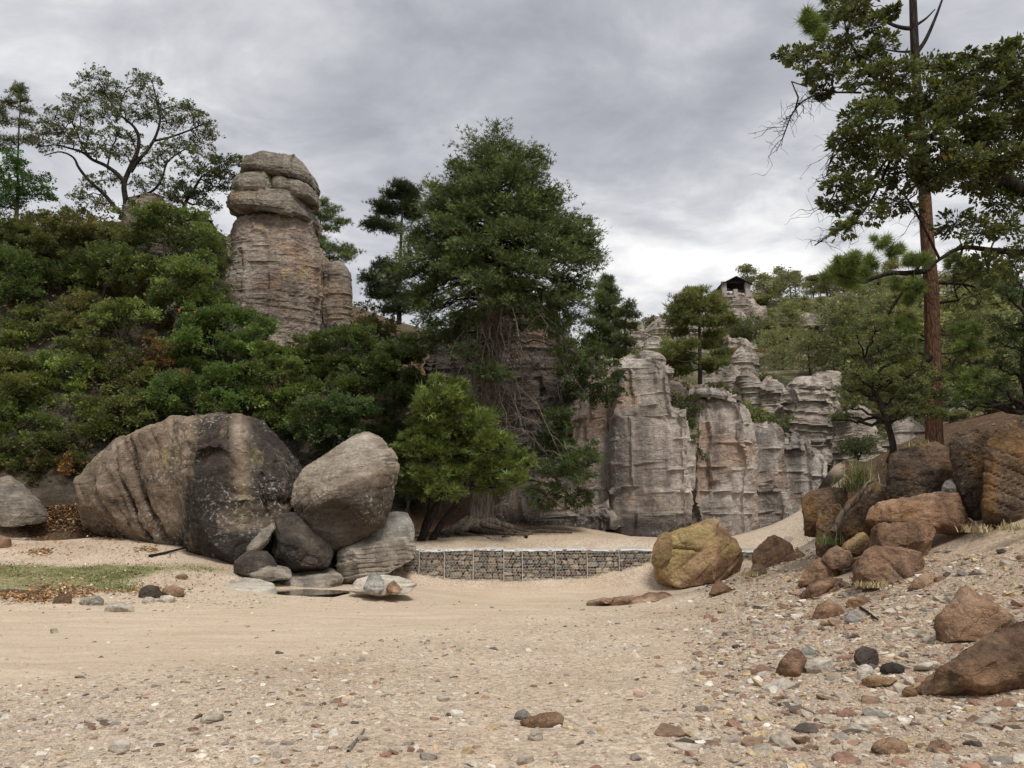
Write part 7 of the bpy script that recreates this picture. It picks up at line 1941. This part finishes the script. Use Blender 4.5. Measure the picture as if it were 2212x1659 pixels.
# tangled undergrowth between the oaks of the left slope
rng = np.random.default_rng(777)
uxy = np.column_stack([rng.uniform(-30, -1.0, 60000), rng.uniform(32.8, 45.5, 60000)])
uz = gz(uxy)
uu, uv = proj(np.column_stack([uxy, uz]))
ok = (uu > -60) & (uu < 1000) & (uv > 470) & (uv < 1085) & (fbm(np.column_stack([uxy * 0.5, uz * .5]), 3, 5) > -0.08)
uxy, uz = uxy[ok][:8000], uz[ok][:8000]
n = len(uz)
up_ = np.column_stack([uxy + rng.normal(0, 0.25, (n, 2)), uz + rng.random(n) ** 2 * 1.3])
V, Fs, k = leaves(up_, rng.normal(size=(n, 3)), 0.16 * np.exp(rng.normal(0, .3, n)), 'clump', rng, 0.5)
col = leaf_cols(n, k, (0.07, 0.066, 0.035), rng, 0.35, 0.14, (0.18, 0.12, 0.065), 0.12)
tag(link('undergrowth', mk_mesh('undergrowth', V, Fs, M['leaf'], False, dict(col=col))), 'brown and olive brush covering the rocky slope between the oaks', kind='stuff')
# ------------------------------------------------------------------ gravel and loose stones
PAL = [('beige', (0.46, 0.395, 0.315)), ('whitish', (0.62, 0.57, 0.49)), ('grey', (0.29, 0.26, 0.225)), ('brown', (0.25, 0.165, 0.11)), ('dark', (0.11, 0.09, 0.072)), ('reddish', (0.33, 0.195, 0.14)), ('yellowish', (0.5, 0.385, 0.22))]


def stone_hull(seed, n=13, box_=0.7):
    rng = np.random.default_rng(seed)
    p = unit(rng.normal(size=(n, 3)))
    p = np.sign(p) * np.abs(p) ** box_ * rng.uniform(0.85, 1.1, (n, 1))
    bm = hull_bm(p)
    V, T = bm_arrays(bm)
    V = V - (V.max(0) + V.min(0)) / 2
    return V / (V.max(0) - V.min(0)), T


pm, nt = new_mat('pebble')
att = nt.n('ShaderNodeAttribute', dict(attribute_name='col', attribute_type='INSTANCER')).outputs['Color']
tcp = nt.n('ShaderNodeTexCoord').outputs['Object']
pn_ = nt.noise(tcp, 3.0, 5, 0.7)
finish(nt, nt.mix(1.0, att, nt.ramp(pn_, [(0.25, 0.7), (0.75, 1.3)]), 'MULTIPLY'), 0.9, pn_, 0.3, 0.1, 0.2)

PEB = bpy.data.collections.new('pebble_shapes')
for k in range(14):
    V, T = stone_hull(900 + k, 12 + k % 3, 0.65 + 0.03 * (k % 5))
    PEB.objects.link(bpy.data.objects.new('pebble', mk_mesh('pebble', V, [T], pm, False)))


def kfield(px_, py_):
    """stones above 5 cm per square metre"""
    yb = 1490 - 0.13 * px_
    below = np.clip((py_ - yb) / 60 + 0.3, 0, 1)
    leftk = 34.0 * below * np.clip((1150 - px_) / 500, 0.25, 1) * np.clip((py_ - 1400) / 150, 0.25, 1)
    rx = 1430 - 0.25 * (py_ - 1300) + 90
    rightk = 75 * np.clip((px_ - rx) / 160 + 0.2, 0, 1) * np.clip((py_ - 1180) / 40, 0, 1)
    k = 1.0 + 5.0 * below + leftk + rightk
    creek = 16 * np.exp(-((py_ - (1300 + 0.0 * px_)) / 14) ** 2) * np.clip((640 - px_) / 120, 0, 1)
    creek += 5 * np.exp(-((py_ - 1292) / 10) ** 2) * np.clip((1000 - px_) / 150, 0, 1)
    return k + creek


rngs = np.random.default_rng(4242)
dd_ = np.exp(np.linspace(math.log(4.5), math.log(29), 240))
aa_ = np.linspace(-0.72, 0.74, 260)
DD, AA = np.meshgrid(0.5 * (dd_[1:] + dd_[:-1]), 0.5 * (aa_[1:] + aa_[:-1]), indexing='ij')
area = (np.diff(dd_)[:, None] * DD) * np.diff(aa_)[None, :]
cxy = np.stack([DD * AA, DD], -1).reshape(-1, 2)
cz = gz(cxy)
cpx, cpy = proj(np.column_stack([cxy, cz]))
smin = 0.0014 * DD.ravel() * 0.7
ALPHA = 2.25
exp_n = kfield(cpx, cpy) * (0.05 / smin) ** ALPHA * area.ravel()
exp_n *= np.where(cxy[:, 1] > 24.4, 0.5, 1.0)
cnt = rngs.poisson(exp_n)
idx = np.repeat(np.arange(len(cnt)), cnt)
npb = len(idx)
jit = rngs.uniform(-0.5, 0.5, (npb, 2))
ddw, aaw = np.diff(dd_), np.diff(aa_)
di = idx // len(aaw)
ai = idx % len(aaw)
D_ = DD.ravel()[idx] + jit[:, 0] * ddw[di]
A_ = AA.ravel()[idx] + jit[:, 1] * aaw[ai]
sxy = np.column_stack([D_ * A_, D_])
ssz = np.minimum(smin[idx] * rngs.random(npb) ** (-1 / ALPHA), 0.24 * rngs.uniform(0.4, 1.0, npb))
spx, spy = proj(np.column_stack([sxy, gz(sxy)]))
rightness = np.clip((spx - 1350) / 200, 0, 1)
ssz = np.where(rightness < 0.3, np.minimum(ssz, 0.11 * rngs.uniform(0.5, 1.2, npb)), ssz)
# keep the big rocks free
keep = np.ones(npb, bool)
for o in COL.objects:
    if o.name.startswith(('rock', 'stone', 'boulder')) and o.parent is None and o.data is not None:
        b_ = np.array([o.matrix_basis @ __import__('mathutils').Vector(c) for c in o.bound_box])
        m0, m1 = b_[:, :2].min(0), b_[:, :2].max(0)
        c_, h_ = (m0 + m1) / 2, (m1 - m0) / 2 * 0.72
        ins = (((sxy - c_) / np.maximum(h_, 0.01)) ** 2).sum(1) < 1
        keep &= ~(ins & (ssz < h_.max() * 2))
keep &= ~((np.abs(sxy[:, 0] + 6.3) < 1.8) & (np.abs(sxy[:, 1] - 23.1) < 1.35))
sxy, ssz, spx, spy, rightness = sxy[keep], ssz[keep], spx[keep], spy[keep], rightness[keep]
npb = len(ssz)
wl = np.array([0.50, 0.17, 0.10, 0.11, 0.04, 0.03, 0.05])
wr = np.array([0.38, 0.09, 0.10, 0.22, 0.04, 0.08, 0.09])
cum = np.cumsum(wl[None] * (1 - rightness[:, None]) + wr[None] * rightness[:, None], axis=1)
pal_i = (rngs.random((npb, 1)) * cum[:, -1:] > cum).sum(1)
pcol = np.array([c for n, c in PAL])[pal_i] * np.exp(rngs.normal(0, 0.16, (npb, 1)))
sandc = np.array((0.46, 0.37, 0.28))
mixk = np.clip((0.055 - ssz) / 0.04, 0, 1)[:, None] * 0.55
pcol = pcol * (1 - mixk) + sandc * mixk * np.exp(rngs.normal(0, 0.18, (npb, 1)))
flat = rngs.uniform(0.2, 0.62, npb)
elong = rngs.uniform(0.6, 1.0, npb)
rot = np.column_stack([rngs.normal(0, 0.22, npb), rngs.normal(0, 0.22, npb), rngs.uniform(0, 6.28, npb)])
sz = gz(sxy)
q3s = np.column_stack([sxy, np.zeros(npb)])
sz = sz + 0.05 * fbm(q3s * 0.7, 4, 3) + 0.018 * fbm(q3s * 3.1, 4, 9) + 0.008 * fbm(q3s * 11, 3, 12)
scl = np.column_stack([ssz, ssz * elong, ssz * flat])
pos = np.column_stack([sxy, sz + scl[:, 2] * 0.02])
proj_sz = ssz * F / sxy[:, 1]
infr = (spx > 4) & (spx < 2208) & (spy < 1655)
order = np.argsort(-proj_sz * infr)
NBIG = 230
big = order[:NBIG]
small = np.setdiff1d(np.arange(npb), big)
print('stones', npb)

# small pebbles: one object of stuff, instanced from points
me = bpy.data.meshes.new('gravel')
me.vertices.add(len(small))
me.vertices.foreach_set('co', pos[small].astype(np.float32).ravel())
for nm, typ, key, arr in (('rot', 'FLOAT_VECTOR', 'vector', rot[small]), ('scl', 'FLOAT_VECTOR', 'vector', scl[small]), ('col', 'FLOAT_COLOR', 'color', np.column_stack([pcol[small], np.ones(len(small))]))):
    at = me.attributes.new(nm, typ, 'POINT')
    at.data.foreach_set(key, np.ascontiguousarray(arr, np.float32).ravel())
at = me.attributes.new('pick', 'INT', 'POINT')
at.data.foreach_set('value', rngs.integers(0, 14, len(small)).astype(np.int32))
grav_o = tag(link('gravel', me), 'countless small beige, white, grey and brown pebbles strewn over the sand', kind='stuff')
ng = bpy.data.node_groups.new('gravel_scatter', 'GeometryNodeTree')
ng.interface.new_socket('Geometry', in_out='INPUT', socket_type='NodeSocketGeometry')
ng.interface.new_socket('Geometry', in_out='OUTPUT', socket_type='NodeSocketGeometry')
gi, go = ng.nodes.new('NodeGroupInput'), ng.nodes.new('NodeGroupOutput')
iop = ng.nodes.new('GeometryNodeInstanceOnPoints')
ci = ng.nodes.new('GeometryNodeCollectionInfo')
ci.inputs['Collection'].default_value = PEB
ci.inputs['Separate Children'].default_value = True
ci.inputs['Reset Children'].default_value = True
def named(nm, typ):
    n = ng.nodes.new('GeometryNodeInputNamedAttribute')
    n.data_type = typ
    n.inputs[0].default_value = nm
    return n.outputs[0]
iop.inputs['Pick Instance'].default_value = True
L_ = ng.links.new
L_(gi.outputs[0], iop.inputs['Points'])
L_(ci.outputs[0], iop.inputs['Instance'])
L_(named('pick', 'INT'), iop.inputs['Instance Index'])
er = ng.nodes.new('FunctionNodeEulerToRotation')
L_(named('rot', 'FLOAT_VECTOR'), er.inputs[0])
L_(er.outputs[0], iop.inputs['Rotation'])
L_(named('scl', 'FLOAT_VECTOR'), iop.inputs['Scale'])
L_(iop.outputs[0], go.inputs[0])
grav_o.modifiers.new('scatter', 'NODES').node_group = ng

# the larger loose stones: each one an object
SM = {}
for n_, c_ in PAL:
    SM[n_] = rock_mat('loose_stone_' + n_, tuple(v * 0.72 for v in c_), c_, tuple(min(0.8, v * 1.25) for v in c_), stain=0.1, lichen=0.1, bed=2.5, bscale=5, bdist=0.012, bstr=0.5, vary=0.18)
SHP = []
for k in range(16):
    rng = np.random.default_rng(950 + k)
    V, T = stone_hull(950 + k, 10 + k % 6, 0.6 + 0.05 * (k % 4))
    bm = bmesh.new()
    vs = [bm.verts.new(v) for v in V]
    for t in T:
        bm.faces.new([vs[i] for i in t])
    bmesh.ops.bevel(bm, geom=list(bm.edges), offset=0.035, segments=1, affect='EDGES')
    bmesh.ops.triangulate(bm, faces=bm.faces)
    V, T = bm_arrays(bm)
    V += 0.02 * fbm(V * 5, 2, k)[:, None] * unit(V)
    SHP.append((V, T))
SMESH = {}
STM = []
for o in COL.objects:
    if o.name.startswith(('rock', 'stone')) and o.parent is None and o.get('label') and o.type == 'MESH' and o.name.split('.')[0] in ('rock', 'stone'):
        b_ = np.array([o.matrix_basis @ __import__('mathutils').Vector(c) for c in o.bound_box]).mean(0)
        u_, v_ = proj(b_)
        lab = o['label']
        words_ = lab.split()
        cut = next((i for i, w_ in enumerate(words_) if i > 2 and w_ in ('in', 'at', 'of', 'just', 'lying', 'left', 'right', 'beside', 'below', 'above', 'against', 'with', 'tucked', 'on', 'near', 'touching', 'standing', 'lower', 'half', 'behind', 'under', 'among', 'partly', 'peeking', 'leaning', 'nearest')), len(words_))
        nm = ' '.join(words_[:min(cut, 6)])
        STM.append(((float(u_[0]), float(v_[0])), 'the ' + nm))
seen_nm = {}
for m_ in STM:
    seen_nm[m_[1]] = seen_nm.get(m_[1], 0) + 1
STM = [m_ for m_ in STM if seen_nm[m_[1]] == 1]
for b_i in sorted(big, key=lambda k: -proj_sz[k]):
    nm = PAL[pal_i[b_i]][0]
    k = int(rngs.integers(16))
    if (nm, k) not in SMESH:
        SMESH[nm, k] = mk_mesh('loose_stone', SHP[k][0], [SHP[k][1]], SM[nm], False)
    s3 = scl[b_i]
    shape = 'flat' if flat[b_i] < 0.36 else ('long' if elong[b_i] < 0.68 else ('chunky' if flat[b_i] > 0.52 else 'angular'))
    size = 'tiny' if ssz[b_i] < 0.08 else ('small' if ssz[b_i] < 0.14 else 'medium')
    base = '%s %s %s stone' % (size, nm, shape)
    lab = rel_label(base, spx[b_i], spy[b_i], STM)
    o = link('loose_stone', SMESH[nm, k], pos[b_i])
    o.scale = s3
    o.rotation_euler = rot[b_i]
    tag(o, lab or base + ' in the gravel', 'stone', 'loose stones scattered over the gravel')

# ------------------------------------------------------------------ grass, litter, small plants
m_, nt = new_mat('grass_blade')
a_ = nt.n('ShaderNodeAttribute', dict(attribute_name='col'))
finish(nt, a_.outputs['Color'], 0.7)
M['blade'] = m_
rng = np.random.default_rng(61)
cand = np.column_stack([rng.uniform(-19, -6.5, 90000), rng.uniform(20.2, 25.6, 90000)])
w3 = 1.6 * fbm(np.column_stack([cand, np.zeros(len(cand))]) * 0.35, 4, 77)
gmk = band(cand[:, 1] + w3 * 0.7, 20.9, 24.6, 1.0) * np.clip((-9.2 - cand[:, 0] + w3) / 1.5, 0, 1)
gmk = np.maximum(gmk, 0.6 * np.exp(-(((cand[:, 0] + 9.6) / 1.8) ** 2 + ((cand[:, 1] - 24.6) / .8) ** 2)))
cand = cand[rng.random(len(cand)) < gmk * 0.8][:24000]
n = len(cand)
bz = gz(cand) - 0.02
a = rng.uniform(0, 6.28, n)
h = rng.uniform(0.03, 0.075, n)
wv = 0.012
B = np.column_stack([cand, bz])
sd = np.column_stack([np.cos(a), np.sin(a), np.zeros(n)]) * wv
tip = B + np.column_stack([rng.normal(0, 0.03, n), rng.normal(0, 0.03, n), h])
V = np.stack([B - sd, B + sd, tip], 1).reshape(-1, 3)
gc = np.array((0.15, 0.175, 0.06))[None] * np.exp(rng.normal(0, .25, (n, 1)))
gc[rng.random(n) < 0.12] = (0.38, 0.31, 0.17)
o = link('grass', mk_mesh('grass', V, [np.arange(3 * n).reshape(-1, 3)], M['blade'], False, dict(col=np.repeat(np.column_stack([gc, np.ones(n)]), 3, 0))))
tag(o, 'thin short green grass along the creek bed at the left', kind='stuff')

def scatter_leaves(name, label, boxes, seed, size=0.09):
    rng = np.random.default_rng(seed)
    Ps = []
    for x0, x1, y0, y1, n in boxes:
        for x, y in zip(rng.uniform(x0, x1, n), np.clip(rng.normal((y0 + y1) / 2, (y1 - y0) / 3.2, n), y0 - 6, y1 + 6)):
            Ps.append((x, y))
    Ps = np.array(Ps)
    # drop each leaf on the ground along a coarse table of hits
    ys = np.linspace(1095, 1320, 60)
    xs = np.linspace(-20, 620, 24)
    tab = np.array([[ground_hit(x, y, 14, 40)[:2] for y in ys] for x in xs])
    fx = np.clip((Ps[:, 0] - xs[0]) / (xs[1] - xs[0]), 0, 22.99)
    fy = np.clip((Ps[:, 1] - ys[0]) / (ys[1] - ys[0]), 0, 58.99)
    i, j = fx.astype(int), fy.astype(int)
    u, v = (fx - i)[:, None], (fy - j)[:, None]
    xy = tab[i, j] * (1 - u) * (1 - v) + tab[i + 1, j] * u * (1 - v) + tab[i, j + 1] * (1 - u) * v + tab[i + 1, j + 1] * u * v
    z = gz(xy) + 0.05 * fbm(np.column_stack([xy, np.zeros(len(xy))]) * 0.7, 4, 3) + 0.02
    p = np.column_stack([xy, z])
    n = len(p)
    V, Fs, k = leaves(p, rng.normal(size=(n, 3)) * (1, 1, 0.25), size * np.exp(rng.normal(0, .25, n)), 'oak', rng, 1.5)
    c = leaf_cols(n, k, (0.27, 0.15, 0.07), rng, 0.45, 0.15, (0.5, 0.4, 0.26), 0.2)
    tag(link(name, mk_mesh(name, V, Fs, M['blade'], False, dict(col=c))), label, kind='stuff')


scatter_leaves('leaf_litter', 'fallen brown and orange oak leaves on the sand under the left slope', [(0, 110, 1118, 1134, 1500), (100, 200, 1080, 1140, 2200), (180, 300, 1140, 1158, 300), (60, 110, 1186, 1200, 260), (290, 340, 1180, 1192, 160), (0, 420, 1150, 1215, 500), (0, 480, 1225, 1275, 420), (60, 200, 1268, 1290, 900), (0, 110, 1284, 1300, 900), (200, 420, 1272, 1286, 320)], 62)


def grass_clump(label, x, y, d, n, L, seed, col, lean=(0, 0), dry=0.2, wid=0.008):
    rng = np.random.default_rng(seed)
    root = P(x, y, d)
    V, Q, C = [], [], []
    for k in range(n):
        a = rng.uniform(0, 6.28)
        l = L * rng.uniform(0.5, 1.1)
        hd = np.array((math.cos(a), math.sin(a), 0)) * rng.uniform(0.15, 0.75) + (lean[0], lean[1], 0)
        t = np.linspace(0, 1, 6)[:, None]
        p = root + rng.normal(size=3) * (0.12, 0.12, 0.0) + hd * l * t + np.array((0, 0, 1)) * l * (t * 1.0 - 0.55 * t ** 2 * np.linalg.norm(hd) * 1.6)
        s = unit(np.cross(hd, (0, 0, 1))) * wid * (1 - t * 0.85)
        i0 = len(V) * 12
        V.append(np.stack([p - s, p + s], 1).reshape(-1, 3))
        Q += [(i0 + 2 * j, i0 + 2 * j + 1, i0 + 2 * j + 3, i0 + 2 * j + 2) for j in range(5)]
        c = np.array(col) * math.exp(rng.normal(0, .2)) if rng.random() > dry else np.array((0.42, 0.34, 0.2))
        C.append(np.repeat(np.append(c, 1)[None], 12, 0))
    mesh_thing('grass_clump', label, 'grass clump', np.concatenate(V), [np.array(Q)], M['blade'], root, None, False, dict(col=np.concatenate(C)))


grass_clump('arching green bunch grass behind the bent root in the block pile', 1862, 1046, 16.2, 260, 0.75, 71, (0.17, 0.2, 0.075))
grass_clump('second lower bunch grass spilling left over the square topped block', 1836, 1062, 16.6, 200, 0.6, 72, (0.15, 0.18, 0.07), (-0.3, 0))
grass_clump('pale dry grass blades bending over the dark leaning block', 1912, 1060, 14.9, 26, 0.7, 73, (0.45, 0.38, 0.24), (-0.5, -0.1), 0.6, 0.012)
grass_clump('thin upright grass on top of the dark brown block', 1990, 968, 15.0, 60, 0.3, 74, (0.2, 0.22, 0.09))
grass_clump('small green weed growing beside the light topped wedge rock', 1790, 1176, 15.4, 120, 0.34, 75, (0.12, 0.16, 0.06))
grass_clump('sparse dry grass at the foot of the massive russet rock', 1880, 1268, 12.3, 160, 0.16, 76, (0.36, 0.31, 0.16), (0, 0), 0.6)
grass_clump('dry grass tuft between the yellow boulder and the wedge shaped rock', 1618, 1244, 17.6, 90, 0.22, 77, (0.3, 0.28, 0.13), (0, 0), 0.5)
grass_clump('yellowish dry grass on the slope below the tall ochre blocks', 2110, 1150, 12.9, 160, 0.22, 78, (0.38, 0.32, 0.17), (0, 0), 0.6)
grass_clump('dry grass strip at the right edge below the tallest ochre block', 2190, 1146, 11.7, 160, 0.2, 79, (0.38, 0.32, 0.17), (0, 0), 0.6)

rng = np.random.default_rng(81)
def stick(name, label, pts, r0, r1, mat):
    V, Q = tube(spline(pts, 16), np.linspace(r0, r1, 16), 7)
    V = V + 0.2 * r0 * fbm(V * 30, 2, 5)[:, None]
    return mesh_thing(name, label, 'branch', V, [Q], M[mat])
def gpt(x, y, lift=0.01):
    p = ground_hit(x, y)
    return p + (0, 0, lift)
stick('stick', 'thin grey straight stick lying on the gravel near the bottom centre', [gpt(752, 1631, .02), gpt(764, 1616, .03), gpt(777, 1598, .02), gpt(787, 1585, .03)], 0.012, 0.008, 'deadwood')
stick('stick', 'dark thin fallen branch on the sand left of the largest boulder foot', [gpt(322, 1204, .04), gpt(350, 1199, .05), gpt(380, 1192, .06), gpt(404, 1187, .08)], 0.05, 0.03, 'darkbark')
stick('bent_root', 'smooth bent brown root curving over the dark leaning block', [P(1800, 1150, 15.0), P(1820, 1108, 15.1), P(1846, 1086, 15.0), P(1862, 1062, 14.9), P(1874, 1044, 15.0), P(1896, 1036, 15.3)], 0.055, 0.03, 'cypbark')
stick('stick', 'short dark twig on the rubble right of the grey rounded stone', [gpt(1858, 1318, .04), gpt(1875, 1330, .05), gpt(1896, 1344, .03)], 0.02, 0.012, 'darkbark')
